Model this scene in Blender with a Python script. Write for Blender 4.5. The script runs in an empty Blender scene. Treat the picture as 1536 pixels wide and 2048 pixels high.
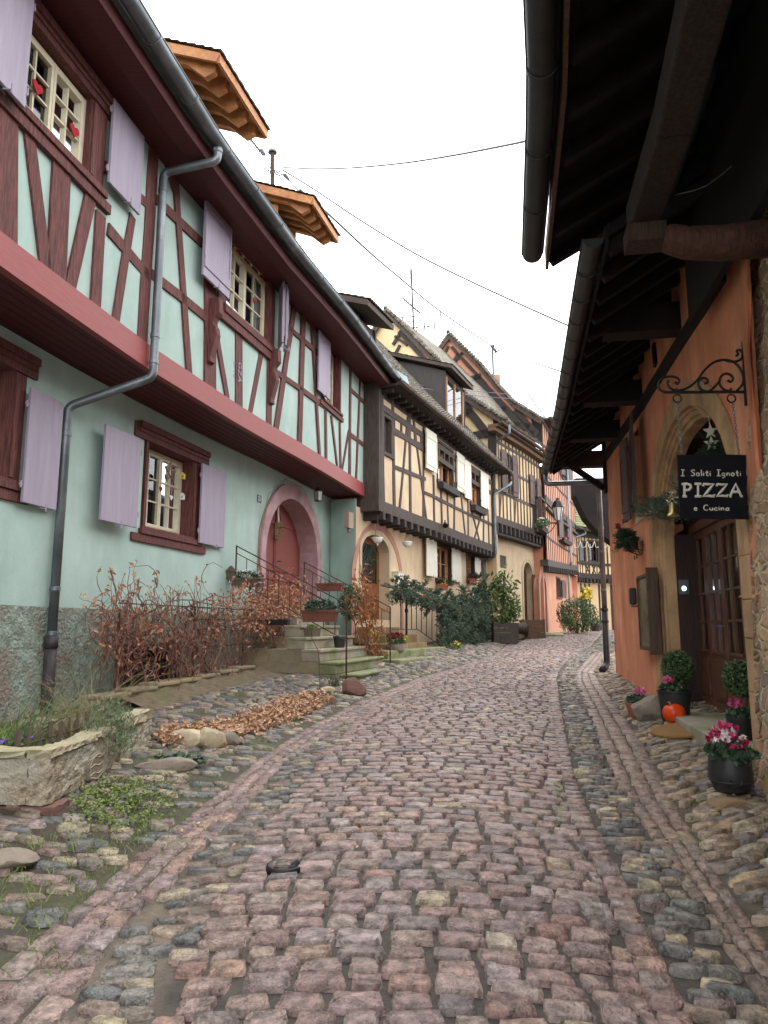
import bpy, math, random
import numpy as np
from mathutils import Vector, Matrix
R = random.Random(7); NR = np.random.RandomState(7)
PI = math.pi; rad = math.radians
S = bpy.context.scene
# ------------------------------------------------------------------ camera
FPX = 1450.; PITCH = math.atan(231/FPX); CH = 1.55
cam_d = bpy.data.cameras.new('camera'); cam = bpy.data.objects.new('camera', cam_d)
S.collection.objects.link(cam); S.camera = cam
cam_d.sensor_fit = 'VERTICAL'; cam_d.sensor_height = 36; cam_d.lens = 36*FPX/2048
cam_d.clip_end = 500; cam_d.clip_start = .05
cam.location = (0, 0, CH); cam.rotation_euler = (PI/2+PITCH, 0, 0)
# ------------------------------------------------------------------ light
W = bpy.data.worlds.new('World'); S.world = W; W.use_nodes = True
nt = W.node_tree; nt.nodes.clear()
sky = nt.nodes.new('ShaderNodeTexSky'); sky.sky_type = 'NISHITA'; sky.sun_disc = False
SUN_EL = rad(58); SUN_AZ = rad(15)
sky.sun_elevation = SUN_EL; sky.sun_rotation = SUN_AZ; sky.dust_density = 6; sky.air_density = 1.0; sky.ozone_density = 1.0
hs = nt.nodes.new('ShaderNodeHueSaturation'); hs.inputs['Saturation'].default_value = .12
mx = nt.nodes.new('ShaderNodeMix'); mx.data_type = 'RGBA'; mx.inputs[0].default_value = .8
mx.inputs[7].default_value = (12.2, 12.35, 12.6, 1)     # even overcast cloud layer over the sky
bg = nt.nodes.new('ShaderNodeBackground'); bg.inputs[1].default_value = .13
wo = nt.nodes.new('ShaderNodeOutputWorld')
nt.links.new(sky.outputs[0], hs.inputs['Color']); nt.links.new(hs.outputs[0], mx.inputs[6])
nt.links.new(mx.outputs[2], bg.inputs[0]); nt.links.new(bg.outputs[0], wo.inputs[0])
sl = bpy.data.lights.new('sun', 'SUN'); sun = bpy.data.objects.new('sun', sl); S.collection.objects.link(sun)
sl.energy = .8; sl.angle = rad(35); sl.color = (1, .97, .93)
sun.rotation_euler = (PI/2-SUN_EL, 0, PI-SUN_AZ)
S.view_settings.view_transform = 'Standard'; S.view_settings.look = 'None'
S.view_settings.exposure = 1.3; S.view_settings.gamma = 1
S.cycles.max_bounces = 6; S.cycles.diffuse_bounces = 4; S.cycles.glossy_bounces = 2
S.cycles.transmission_bounces = 2; S.cycles.transparent_max_bounces = 8
S.cycles.use_adaptive_sampling = True; S.cycles.adaptive_threshold = .02
try:
    S.cycles.use_denoising = True
except Exception: pass
# ------------------------------------------------------------------ authoring helpers
def ray(u, v):
    x = (u-768)/FPX; z = (1024-v)/FPX
    return x, math.cos(PITCH)-z*math.sin(PITCH), math.sin(PITCH)+z*math.cos(PITCH)
def atY(u, v, Y):
    x, y, z = ray(u, v); k = Y/y; return Vector((x*k, Y, CH+z*k))
def atZ(u, v, Z):
    x, y, z = ray(u, v); k = (Z-CH)/z; return Vector((x*k, y*k, Z))
def gnd0(u, v, s=.04):
    x, y, z = ray(u, v); k = CH/(s*y-z); return (x*k, y*k)
def _bl(pts):
    q = sorted([gnd0(u, v) for u, v in pts], key=lambda a: a[1])
    return np.array([a[1] for a in q]), np.array([a[0] for a in q])
BL = {  # boundaries of the paving strips, traced and projected to the ground
 'sr': [(1298,2020),(1268,1940),(1198,1760),(1138,1635),(1113,1500),(1095,1405),(1091,1356),(1107,1342),(1132,1317),(1177,1292)],
 'er': [(1388,2045),(1328,1925),(1248,1760),(1193,1650),(1155,1571),(1138,1493),(1124,1425),(1115,1356),(1120,1341),(1140,1317),(1184,1292)],
 'pr': [(1536,2025),(1423,1860),(1313,1690),(1242,1590),(1197,1483),(1169,1411),(1148,1362),(1152,1343),(1187,1305),(1230,1296)],
 'gr': [(1700,2045),(1536,1890),(1408,1710),(1341,1590),(1285,1483),(1236,1415),(1197,1362),(1187,1344),(1212,1311)],
 'sl': [(325,2030),(380,1890),(435,1820),(480,1740),(525,1665),(605,1565),(650,1510),(696,1458),(715,1440),(760,1410),(815,1384),(860,1362),(930,1338),(1000,1314)],
 'pl': [(115,2045),(165,1975),(250,1845),(350,1760),(400,1700),(480,1630),(565,1530),(638,1480),(685,1448),(715,1440.5),(760,1410.5),(815,1384.5),(860,1362.5),(930,1338.5),(1000,1314.5)],
 'gl': [(-120,2040),(45,1900),(170,1800),(265,1715),(350,1655),(425,1595),(510,1525),(590,1470),(665,1430),(719,1403),(784,1378),(836,1357),(915,1335),(985,1312)],
}
FAR = {'sr': 11.2, 'er': 11.4, 'pr': 12.0, 'gr': 12.6, 'sl': 8.2, 'pl': 8.15, 'gl': 7.6}
BX = {}
for k_, pts in BL.items():
    ys, xs = _bl(pts)
    keep = [0]
    for i in range(1, len(ys)):
        if ys[i] > ys[keep[-1]]+.05 and ys[i] < 27: keep.append(i)
    ys, xs = ys[keep], xs[keep]
    m0 = (xs[1]-xs[0])/(ys[1]-ys[0])
    ys = np.concatenate([[ys[0]-6], ys, [38., 50.]]); xs = np.concatenate([[xs[0]-6*m0*.7], xs, [FAR[k_], FAR[k_]+9]])
    BX[k_] = (ys, xs)
def bx_(k, y): return np.interp(y, *BX[k])
def G(x, y):
    x = np.asarray(x, float); y = np.asarray(y, float)
    z = np.interp(y, [-8, 0, 24, 34, 45, 90], [-.32, 0, .96, 1.27, 1.36, 1.6])
    near = np.clip((34-y)/8, 0, 1)
    gr = bx_('gr', y); gl = bx_('gl', y); sr = bx_('sr', y); sl_ = bx_('sl', y)
    z = z+.16*near*np.clip((x-gr)/1.2, 0, 1)+.20*near*np.clip((gl-x)/1.5, 0, 1.15)
    c = (x-sl_)/(sr-sl_+1e-6); z = z+.045*near*np.clip(1-(2*c-1)**2, 0, 1)
    return z
def g(x, y): return float(G(x, y))
def gp(u, v):
    x, y, z = ray(u, v); lo = .5; hi = 90
    for _ in range(50):
        m = (lo+hi)/2; k = m/y
        if CH+z*k > g(x*k, m): lo = m
        else: hi = m
    return Vector((x*lo/y, lo, g(x*lo/y, lo)))
def lin(c): return tuple(((a/255+.055)/1.055)**2.4 if a > 10 else a/255/12.92 for a in c)
# ---- objects
def tag(o, label=None, cat=None, group=None, kind=None):
    if label: o['label'] = label
    if cat: o['category'] = cat
    if group: o['group'] = group
    if kind: o['kind'] = kind
    return o
def thing(name, label, cat, loc=(0, 0, 0), rz=0, group=None):
    o = bpy.data.objects.new(name, None); o.empty_display_size = .2
    S.collection.objects.link(o); o.location = loc; o.rotation_euler = (0, 0, rz)
    return tag(o, label, cat, group)
def root_of(o):
    while o.parent: o = o.parent
    return o
class MB:
    def __init__(s): s.v = []; s.f = []
    def add(s, vs, fs):
        b = len(s.v); s.v += [tuple(v) for v in vs]; s.f += [tuple(i+b for i in f) for f in fs]; return s
    def box8(s, c):
        return s.add(c, [(0,3,2,1),(4,5,6,7),(0,1,5,4),(1,2,6,5),(2,3,7,6),(3,0,4,7)])
    def box(s, x0, x1, y0, y1, z0, z1, M=None):
        c = [Vector(p) for p in ((x0,y0,z0),(x1,y0,z0),(x1,y1,z0),(x0,y1,z0),(x0,y0,z1),(x1,y0,z1),(x1,y1,z1),(x0,y1,z1))]
        if M: c = [M @ p for p in c]
        return s.box8(c)
    def beam(s, a, b, w, h, up=(0,0,1)):
        a = Vector(a); b = Vector(b); d = (b-a).normalized(); up = Vector(up)
        sx = d.cross(up)
        if sx.length < 1e-4: sx = d.cross(Vector((1,0,0)))
        sx.normalize(); sz = sx.cross(d).normalized(); sx *= w/2; sz *= h/2
        return s.box8([a-sx-sz, a+sx-sz, b+sx-sz, b-sx-sz, a-sx+sz, a+sx+sz, b+sx+sz, b-sx+sz])
    def tube(s, pts, r, n=8, cap=True, r1=None):
        pts = [Vector(p) for p in pts]; N = len(pts); rings = []; prev = None
        for i, p in enumerate(pts):
            d = (pts[min(i+1, N-1)]-pts[max(i-1, 0)])
            d = d.normalized() if d.length > 1e-9 else Vector((0,0,1))
            if prev is None:
                a = d.cross(Vector((0,0,1)));  a = a if a.length > .05 else d.cross(Vector((0,1,0)))
            else: a = prev-d*prev.dot(d)
            a.normalize(); prev = a; b = d.cross(a)
            rr = r if r1 is None else r+(r1-r)*i/max(1, N-1)
            rings.append([p+a*(rr*math.cos(2*PI*k/n))+b*(rr*math.sin(2*PI*k/n)) for k in range(n)])
        vs = [q for rg in rings for q in rg]; fs = []
        for i in range(N-1):
            for k in range(n):
                k2 = (k+1) % n; fs.append((i*n+k, i*n+k2, (i+1)*n+k2, (i+1)*n+k))
        if cap: fs += [tuple(range(n-1, -1, -1)), tuple((N-1)*n+k for k in range(n))]
        return s.add(vs, fs)
    def lathe(s, prof, n=24, c=(0,0,0), sx=1, sy=1):
        cx, cy, cz = c; vs = []; fs = []
        for r, z in prof:
            for k in range(n):
                a = 2*PI*k/n; vs.append((cx+r*sx*math.cos(a), cy+r*sy*math.sin(a), cz+z))
        for i in range(len(prof)-1):
            for k in range(n):
                k2 = (k+1) % n; fs.append((i*n+k, i*n+k2, (i+1)*n+k2, (i+1)*n+k))
        if prof[0][0] > 1e-4: fs.append(tuple(range(n-1, -1, -1)))
        if prof[-1][0] > 1e-4: fs.append(tuple((len(prof)-1)*n+k for k in range(n)))
        return s.add(vs, fs)
    def prism(s, poly, axis):      # poly: list of 3D points (planar loop); axis: extrusion vector
        n = len(poly); poly = [Vector(p) for p in poly]; ax = Vector(axis)
        return s.add(poly+[p+ax for p in poly], [tuple(range(n-1, -1, -1)), tuple(range(n, 2*n))]+[(i, (i+1) % n, n+(i+1) % n, n+i) for i in range(n)])
    def rock(s, c, r, seed=0, flat=.7, sub=2, rough=.25):
        import bmesh
        bm = bmesh.new(); bmesh.ops.create_icosphere(bm, subdivisions=sub, radius=1)
        q = random.Random(seed); pl = [(Vector((q.gauss(0,1), q.gauss(0,1), q.gauss(0,1))).normalized(), q.uniform(.6, .95)) for _ in range(9)]
        vs = []
        for v in bm.verts:
            p = v.co.copy()
            for nn, d in pl:
                e = p.dot(nn)-d
                if e > 0: p -= nn*e*.9
            p *= 1+rough*.2*q.uniform(-1, 1)*.4
            vs.append((c[0]+p.x*r[0], c[1]+p.y*r[1], c[2]+p.z*r[2]))
        fs = [tuple(x.index for x in f.verts) for f in bm.faces]; bm.free(); return s.add(vs, fs)
    def build(s, name, mat=None, parent=None, smooth=False, label=None, bevel=0):
        me = bpy.data.meshes.new(name)
        org = Vector((0,0,0))
        if parent is not None:
            p = parent
            while p is not None: org += Vector(p.location); p = p.parent
        me.from_pydata([tuple(Vector(v)-org) for v in s.v], [], s.f)
        import bmesh
        bm = bmesh.new(); bm.from_mesh(me); bmesh.ops.recalc_face_normals(bm, faces=bm.faces); bm.to_mesh(me); bm.free()
        if mat: me.materials.append(mat)
        if smooth: me.polygons.foreach_set('use_smooth', [True]*len(me.polygons))
        o = bpy.data.objects.new(name, me); S.collection.objects.link(o)
        if parent is not None: o.parent = parent
        if bevel:
            m = o.modifiers.new('bevel', 'BEVEL'); m.width = bevel; m.segments = 2; m.limit_method = 'ANGLE'
        if label: o['label'] = label
        return o
def auto_smooth(o, ang=40):
    o.data.shade_auto_smooth = True if hasattr(o.data, 'shade_auto_smooth') else None
def smooth_by_angle(o, ang=35):
    me = o.data; me.polygons.foreach_set('use_smooth', [True]*len(me.polygons))
    try: me.set_sharp_from_angle(angle=rad(ang))
    except Exception: pass
    return o
# ---- fast mesh from numpy
def npmesh(name, V, F, mat, col=None, smooth=True, parent=None):
    """V (n,3), F (m,k) ints, col (n,3)"""
    me = bpy.data.meshes.new(name); V = np.asarray(V, np.float32); F = np.asarray(F, np.int32)
    if parent is not None:
        org = np.zeros(3); p = parent
        while p is not None: org += np.array(p.location); p = p.parent
        V = V-org.astype(np.float32)
    me.vertices.add(len(V)); me.vertices.foreach_set('co', V.ravel())
    k = F.shape[1]; me.loops.add(F.size); me.loops.foreach_set('vertex_index', F.ravel())
    me.polygons.add(len(F)); me.polygons.foreach_set('loop_start', np.arange(0, F.size, k, dtype=np.int32))
    try: me.polygons.foreach_set('loop_total', np.full(len(F), k, np.int32))
    except Exception: pass
    me.polygons.foreach_set('use_smooth', np.full(len(F), smooth))
    if col is not None:
        a = me.color_attributes.new('Col', 'FLOAT_COLOR', 'POINT')
        c = np.ones((len(V), 4), np.float32); c[:, :3] = col; a.data.foreach_set('color', c.ravel())
    me.update(); me.validate()
    if mat: me.materials.append(mat)
    o = bpy.data.objects.new(name, me); S.collection.objects.link(o)
    if parent is not None: o.parent = parent
    return o
# ------------------------------------------------------------------ materials
def mat(name, c1, c2=None, rough=.8, scale=5., bump=.25, bscale=40., metal=0., stretch=(1,1,1), c3=None, s3=.8, f3=(.5,.7), spec=.4, vcol=False, vmix=.35, coat=0, bump2=None, dist=.01, rvar=.12, rp_=(.32,.68), streak=0):
    m = bpy.data.materials.new(name); m.use_nodes = True; t = m.node_tree; N = t.nodes; L = t.links
    b = N['Principled BSDF']; b.inputs['Roughness'].default_value = rough; b.inputs['Metallic'].default_value = metal
    b.inputs['Specular IOR Level'].default_value = spec
    if coat: b.inputs['Coat Weight'].default_value = coat; b.inputs['Coat Roughness'].default_value = .3
    tc = N.new('ShaderNodeTexCoord'); mp = N.new('ShaderNodeMapping'); mp.inputs['Scale'].default_value = stretch
    L.new(tc.outputs['Object'], mp.inputs[0])
    c2 = c2 or tuple(a*.75 for a in c1)
    n1 = N.new('ShaderNodeTexNoise'); n1.inputs['Scale'].default_value = scale; n1.inputs['Detail'].default_value = 8; n1.inputs['Roughness'].default_value = .62
    L.new(mp.outputs[0], n1.inputs['Vector'])
    rp = N.new('ShaderNodeValToRGB'); rp.color_ramp.elements[0].position = rp_[0]; rp.color_ramp.elements[1].position = rp_[1]
    L.new(n1.outputs[0], rp.inputs[0])
    if vcol:
        at = N.new('ShaderNodeAttribute'); at.attribute_name = 'Col'
        rp.color_ramp.elements[0].color = (1-vmix,)*3+(1,); rp.color_ramp.elements[1].color = (1+vmix*.5,)*3+(1,)
        mm = N.new('ShaderNodeMix'); mm.data_type = 'RGBA'; mm.blend_type = 'MULTIPLY'; mm.inputs[0].default_value = 1
        L.new(at.outputs[0], mm.inputs[6]); L.new(rp.outputs[0], mm.inputs[7]); out = mm.outputs[2]
    else:
        rp.color_ramp.elements[0].color = (*c2, 1); rp.color_ramp.elements[1].color = (*c1, 1); out = rp.outputs[0]
    if c3:
        n3 = N.new('ShaderNodeTexNoise'); n3.inputs['Scale'].default_value = s3; n3.inputs['Detail'].default_value = 7; n3.inputs['Roughness'].default_value = .6
        L.new(tc.outputs['Object'], n3.inputs['Vector'])
        r3 = N.new('ShaderNodeMapRange'); r3.inputs[1].default_value = f3[0]; r3.inputs[2].default_value = f3[1]
        L.new(n3.outputs[0], r3.inputs[0])
        m3 = N.new('ShaderNodeMix'); m3.data_type = 'RGBA'; m3.inputs[7].default_value = (*c3, 1)
        L.new(r3.outputs[0], m3.inputs[0]); L.new(out, m3.inputs[6]); out = m3.outputs[2]
    if streak:
        ms = N.new('ShaderNodeMapping'); ms.inputs['Scale'].default_value = (1.5, 1.5, .3); L.new(tc.outputs['Object'], ms.inputs[0])
        ns = N.new('ShaderNodeTexNoise'); ns.inputs['Scale'].default_value = 1.6; ns.inputs['Detail'].default_value = 9; ns.inputs['Roughness'].default_value = .68; L.new(ms.outputs[0], ns.inputs['Vector'])
        rs = N.new('ShaderNodeMapRange'); rs.inputs[1].default_value = .42; rs.inputs[2].default_value = .7; rs.inputs[3].default_value = 1.; rs.inputs[4].default_value = 1-streak; L.new(ns.outputs[0], rs.inputs[0])
        mk = N.new('ShaderNodeMix'); mk.data_type = 'RGBA'; mk.blend_type = 'MULTIPLY'; mk.inputs[0].default_value = 1
        L.new(out, mk.inputs[6]); L.new(rs.outputs[0], mk.inputs[7]); out = mk.outputs[2]
    L.new(out, b.inputs['Base Color'])
    if rvar:
        rr = N.new('ShaderNodeMapRange'); rr.inputs[3].default_value = max(0, rough-rvar); rr.inputs[4].default_value = min(1, rough+rvar)
        L.new(n1.outputs[0], rr.inputs[0]); L.new(rr.outputs[0], b.inputs['Roughness'])
    if bump:
        n2 = N.new('ShaderNodeTexNoise'); n2.inputs['Scale'].default_value = bscale; n2.inputs['Detail'].default_value = 6
        L.new(mp.outputs[0], n2.inputs['Vector'])
        h = n2.outputs[0]
        if bump2:
            n4 = N.new('ShaderNodeTexNoise'); n4.inputs['Scale'].default_value = bump2[0]; n4.inputs['Detail'].default_value = 4
            L.new(tc.outputs['Object'], n4.inputs['Vector'])
            ad = N.new('ShaderNodeMath'); ad.operation = 'MULTIPLY_ADD'; ad.inputs[1].default_value = bump2[1]
            L.new(n4.outputs[0], ad.inputs[0]); L.new(h, ad.inputs[2]); h = ad.outputs[0]
        bp = N.new('ShaderNodeBump'); bp.inputs['Strength'].default_value = bump; bp.inputs['Distance'].default_value = dist
        L.new(h, bp.inputs['Height']); L.new(bp.outputs[0], b.inputs['Normal'])
    return m
def wood(name, c, rough=.75, k=.55, **kw):
    a = dict(stretch=(9, 9, .8), scale=4, bump=.9, bscale=8, dist=.012, rp_=(.4,.62)); a.update(kw)
    return mat(name, c, tuple(x*k for x in c), rough, **a)
def rubble_mat(name, mortar, cols, scale=5.5, width=.07, disp=.35):
    m = bpy.data.materials.new(name); m.use_nodes = True; t = m.node_tree; N = t.nodes; L = t.links
    b = N['Principled BSDF']; b.inputs['Roughness'].default_value = .85
    tc = N.new('ShaderNodeTexCoord'); mp = N.new('ShaderNodeMapping'); mp.inputs['Scale'].default_value = (1, 1, 1.5); L.new(tc.outputs['Object'], mp.inputs[0])
    nw = N.new('ShaderNodeTexNoise'); nw.inputs['Scale'].default_value = 4; L.new(mp.outputs[0], nw.inputs[0])
    ad = N.new('ShaderNodeMix'); ad.data_type = 'RGBA'; ad.blend_type = 'ADD'; ad.inputs[0].default_value = .25
    L.new(mp.outputs[0], ad.inputs[6]); L.new(nw.outputs[1], ad.inputs[7])
    v1 = N.new('ShaderNodeTexVoronoi'); v1.inputs['Scale'].default_value = scale; v1.feature = 'DISTANCE_TO_EDGE'; L.new(ad.outputs[2], v1.inputs[0])
    v2 = N.new('ShaderNodeTexVoronoi'); v2.inputs['Scale'].default_value = scale; L.new(ad.outputs[2], v2.inputs[0])
    rp = N.new('ShaderNodeValToRGB'); e = rp.color_ramp.elements
    e[0].color = (*cols[0], 1); e[1].color = (*cols[-1], 1)
    for i, c in enumerate(cols[1:-1]): q = e.new((i+1)/(len(cols)-1)); q.color = (*c, 1)
    sp = N.new('ShaderNodeSeparateColor'); L.new(v2.outputs['Color'], sp.inputs[0]); L.new(sp.outputs[0], rp.inputs[0])
    n2 = N.new('ShaderNodeTexNoise'); n2.inputs['Scale'].default_value = 28; n2.inputs['Detail'].default_value = 8; L.new(tc.outputs['Object'], n2.inputs[0])
    mr = N.new('ShaderNodeMapRange'); mr.inputs[1].default_value = width*.5; mr.inputs[2].default_value = width*1.6; L.new(v1.outputs[0], mr.inputs[0])
    mm = N.new('ShaderNodeMix'); mm.data_type = 'RGBA'; mm.inputs[6].default_value = (*mortar, 1)
    L.new(mr.outputs[0], mm.inputs[0]); L.new(rp.outputs[0], mm.inputs[7])
    m2 = N.new('ShaderNodeMix'); m2.data_type = 'RGBA'; m2.blend_type = 'OVERLAY'; m2.inputs[0].default_value = .7
    L.new(mm.outputs[2], m2.inputs[6]); L.new(n2.outputs[0], m2.inputs[7]); L.new(m2.outputs[2], b.inputs['Base Color'])
    s_ = N.new('ShaderNodeMath'); s_.operation = 'MULTIPLY_ADD'; s_.inputs[1].default_value = .35; L.new(n2.outputs[0], s_.inputs[0]); L.new(mr.outputs[0], s_.inputs[2])
    bp = N.new('ShaderNodeBump'); bp.inputs['Distance'].default_value = .03; bp.inputs['Strength'].default_value = disp+.4
    L.new(s_.outputs[0], bp.inputs['Height']); L.new(bp.outputs[0], b.inputs['Normal'])
    return m
M_green = mat('green_plaster', (.42,.55,.49), (.36,.48,.43), .85, 2.2, .25, 60, c3=(.47,.58,.53), s3=.9, bump2=(5,1.2), dist=.014, streak=.14)
M_greenD = mat('green_rough_render', (.36,.44,.36), (.15,.16,.125), .95, 9, 1., 28, c3=(.24,.19,.16), s3=1.1, f3=(.48,.62), dist=.05)
M_red = wood('red_timber', lin((116,68,63)), .78, .42, bump=1., scale=5)
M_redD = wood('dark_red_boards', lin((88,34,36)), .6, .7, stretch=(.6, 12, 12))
M_fasc = wood('painted_red_beam', lin((150,72,70)), .55, .82, stretch=(1,1,9), bump=.25)
M_lilac = mat('lilac_paint', lin((164,153,169)), lin((151,139,155)), .62, 3, .3, 30, stretch=(5,5,.4), rp_=(.34,.66), streak=.12)
M_cream = mat('cream_window_paint', lin((216,206,178)), lin((196,186,158)), .5, 6, .1, 30)
M_zinc = mat('zinc', lin((118,124,128)), lin((92,98,102)), .42, 3, .08, 20, metal=.55, c3=lin((140,146,150)), s3=2)
M_zincD = mat('dark_zinc', lin((70,72,74)), lin((52,54,56)), .45, 3, .08, 20, metal=.5)
M_copper = mat('weathered_copper_gutter', lin((92,72,64)), lin((66,54,50)), .5, 3, .1, 20, metal=.5)
M_blackmetal = mat('black_iron', (.012,.012,.013), (.02,.018,.016), .5, 20, .15, 60, metal=.3)
M_rust = mat('rusty_iron', lin((92,66,52)), lin((58,44,38)), .7, 30, .4, 80, metal=.3)
M_yellow = mat('ochre_plaster', lin((210,186,154)), lin((196,170,138)), .88, 1.6, .25, 60, c3=lin((218,198,168)), s3=.7, dist=.012, streak=.2)
M_yellow2 = mat('golden_plaster', lin((208,182,144)), lin((196,168,130)), .88, 1.6, .2, 60, dist=.008)
M_cream2 = mat('cream_gable_plaster', lin((214,196,160)), lin((196,172,130)), .88, 2, .2, 60, c3=lin((206,160,112)), s3=.5)
M_orange = mat('salmon_plaster', lin((200,144,116)), lin((186,128,102)), .88, 1.6, .2, 60, c3=lin((208,158,132)), s3=.6)
M_orangeR = mat('orange_plaster', lin((222,148,112)), lin((206,128,92)), .85, 2.4, .3, 50, stretch=(1.6,1.6,.35), c3=lin((230,162,126)), s3=1.4, bump2=(4,1.2), dist=.015, streak=.3)
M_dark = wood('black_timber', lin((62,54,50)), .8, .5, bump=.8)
M_dark2 = wood('brown_black_timber', lin((84,72,66)), .8, .55, bump=.8)
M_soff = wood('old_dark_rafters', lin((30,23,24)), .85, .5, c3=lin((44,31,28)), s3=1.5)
M_pine = wood('new_pine', lin((190,132,82)), .6, .72, stretch=(2,2,2), scale=6, c3=lin((150,92,58)), s3=2)
M_tile = mat('clay_tiles', lin((112,104,92)), lin((70,62,54)), .9, 6, .5, 40, c3=lin((132,130,112)), s3=3)
M_tileM = mat('mossy_tiles', lin((122,122,100)), lin((84,80,66)), .9, 5, .5, 40, c3=lin((126,136,84)), s3=1.2, f3=(.5,.68))
M_sand = mat('sandstone', lin((196,160,120)), lin((156,122,88)), .9, 3, .5, 25, stretch=(1,1,.6), c3=lin((122,104,78)), s3=2.2, f3=(.5,.75), bump2=(7,1), dist=.02)
M_sandL = mat('pale_sandstone', lin((196,182,152)), lin((168,150,118)), .9, 3, .4, 25, c3=lin((150,136,108)), s3=1.5, dist=.015)
M_pink = mat('pink_sandstone', lin((176,142,144)), lin((150,116,120)), .85, 3, .25, 35, c3=lin((190,160,160)), s3=1.2)
M_mauve = mat('mauve_sandstone_band', lin((178,134,116)), lin((158,112,98)), .9, 3, .3, 35)
M_door21 = wood('rosy_door_paint', lin((140,74,66)), .5, .8)
M_oak = wood('honey_oak_door', lin((140,86,46)), .45, .6)
M_brown = wood('brown_door_wood', lin((100,62,46)), .38, .6, c3=lin((84,46,32)), s3=2)
M_white = mat('white_paint', lin((222,218,200)), lin((208,204,186)), .55, 4, .08, 30)
M_whiteP = mat('white_pot', (.8,.8,.77), (.74,.74,.7), .3, 4, .02, 30)
M_black = mat('black_pot', (.018,.018,.02), (.028,.028,.03), .42, 8, .08, 40)
M_sign = mat('sign_slate', (.004,.004,.006), (.006,.006,.009), .75, 8, .05, 40, spec=.15)
M_chalk = mat('sign_lettering', (.72,.68,.6), (.5,.47,.42), .8, 40, .1, 60)
M_conc = mat('old_concrete', lin((166,158,140)), lin((138,130,112)), .92, 4, .4, 30, c3=lin((116,122,86)), s3=1.4, f3=(.5,.68))
M_concM = mat('mossy_concrete', lin((140,140,112)), lin((112,116,82)), .95, 4, .6, 30, c3=lin((106,114,66)), s3=2.4, f3=(.48,.62))
M_concW = mat('concrete_cheek', lin((150,138,116)), lin((124,112,92)), .92, 3, .4, 30, c3=lin((170,150,110)), s3=.9)
M_stoneO = mat('old_step_stone', lin((150,122,88)), lin((110,90,68)), .92, 4, .5, 30, c3=lin((120,124,60)), s3=1.6, f3=(.5,.66))
M_trough = mat('trough_stone', lin((186,172,148)), lin((112,100,84)), .95, 16, 1., 60, c3=lin((172,166,152)), s3=1.6, f3=(.45,.62), dist=.02, bump2=(12,.9))
M_troughT = mat('trough_rim_stone', lin((184,170,142)), lin((146,136,110)), .92, 9, .8, 40, c3=lin((136,138,106)), s3=2.2, dist=.02)
M_rock = mat('grey_rock', lin((142,130,116)), lin((106,96,86)), .88, 5, .7, 25, dist=.02)
M_rockY = mat('pale_rock', lin((186,172,144)), lin((150,136,110)), .85, 5, .7, 25, dist=.02)
M_rockR = mat('red_rock', lin((116,84,74)), lin((86,62,56)), .88, 5, .7, 25, dist=.02)
M_terra = mat('terracotta', lin((168,104,80)), lin((142,82,62)), .8, 8, .15, 40)
M_terraD = mat('old_terracotta', lin((126,76,62)), lin((94,60,50)), .85, 8, .3, 40)
M_stone = mat('paving_stone', (1,1,1), None, .4, 16, 1., 60, vcol=True, vmix=.55, spec=.5, dist=.02, rvar=.2, bump2=(18,1.6), rp_=(.38,.64))
M_soil = mat('joint_soil', (1,1,1), None, .85, 12, .8, 50, vcol=True, vmix=.45, dist=.012)
M_dirt = mat('planting_soil', lin((66,50,38)), lin((36,28,22)), .95, 15, .8, 40)
M_vine = mat('vine_stems', lin((140,112,96)), lin((92,68,58)), .85, 30, .3, 60)
M_vineR = mat('reddish_vine_twigs', lin((142,98,82)), lin((100,66,56)), .8, 30, 0, 60)
M_weath = wood('weathered_wood', lin((110,96,82)), .9, .6)
M_greybox = wood('grey_wood_planter', lin((86,78,72)), .85, .6)
M_brownbox = wood('brown_wood_planter', lin((112,88,74)), .85, .7)
M_lime = mat('lime_green_paint', lin((120,190,60)), lin((104,172,50)), .45, 5, .03, 20)
M_pump = mat('pumpkin_skin', lin((232,84,26)), lin((210,62,20)), .32, 5, .06, 20, c3=lin((238,112,44)), s3=3, stretch=(1,1,1))
M_mat = mat('coir_mat', lin((150,112,66)), lin((120,86,48)), .95, 40, .8, 200)
M_redheart = mat('red_felt', lin((170,24,38)), lin((140,18,28)), .8, 20, .2, 80)
M_slate = mat('slate_cheek', lin((72,68,68)), lin((56,52,52)), .7, 4, .3, 10, stretch=(6,6,.5))
M_flash = mat('pale_zinc_sheet', lin((150,164,174)), lin((134,150,160)), .4, 3, .05, 10, metal=.4)
M_rubble = rubble_mat('rubble_masonry', lin((190,168,136)), [lin((138,112,92)), lin((172,142,112)), lin((122,106,98)), lin((186,152,120)), lin((156,138,124))], 5.5)
def glass_mat():
    m = bpy.data.materials.new('window_glass'); m.use_nodes = True; t = m.node_tree; N = t.nodes; L = t.links
    N.remove(N['Principled BSDF']); o = N['Material Output']
    gl = N.new('ShaderNodeBsdfGlossy'); gl.inputs['Roughness'].default_value = .03; gl.inputs[0].default_value = (.9,.95,1,1)
    tr = N.new('ShaderNodeBsdfTransparent'); tr.inputs[0].default_value = (.75,.8,.8,1)
    fr = N.new('ShaderNodeFresnel'); fr.inputs[0].default_value = 1.5
    mr = N.new('ShaderNodeMapRange'); mr.inputs[3].default_value = .05; mr.inputs[4].default_value = 1.
    L.new(fr.outputs[0], mr.inputs[0])
    mx = N.new('ShaderNodeMixShader'); L.new(mr.outputs[0], mx.inputs[0]); L.new(tr.outputs[0], mx.inputs[1]); L.new(gl.outputs[0], mx.inputs[2])
    L.new(mx.outputs[0], o.inputs[0]); return m
M_glass = glass_mat()
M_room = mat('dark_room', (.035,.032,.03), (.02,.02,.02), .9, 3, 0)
M_curt = mat('curtain', (.62,.62,.6), (.5,.5,.5), .9, 3, .3, 6, stretch=(14,14,.4))
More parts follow.
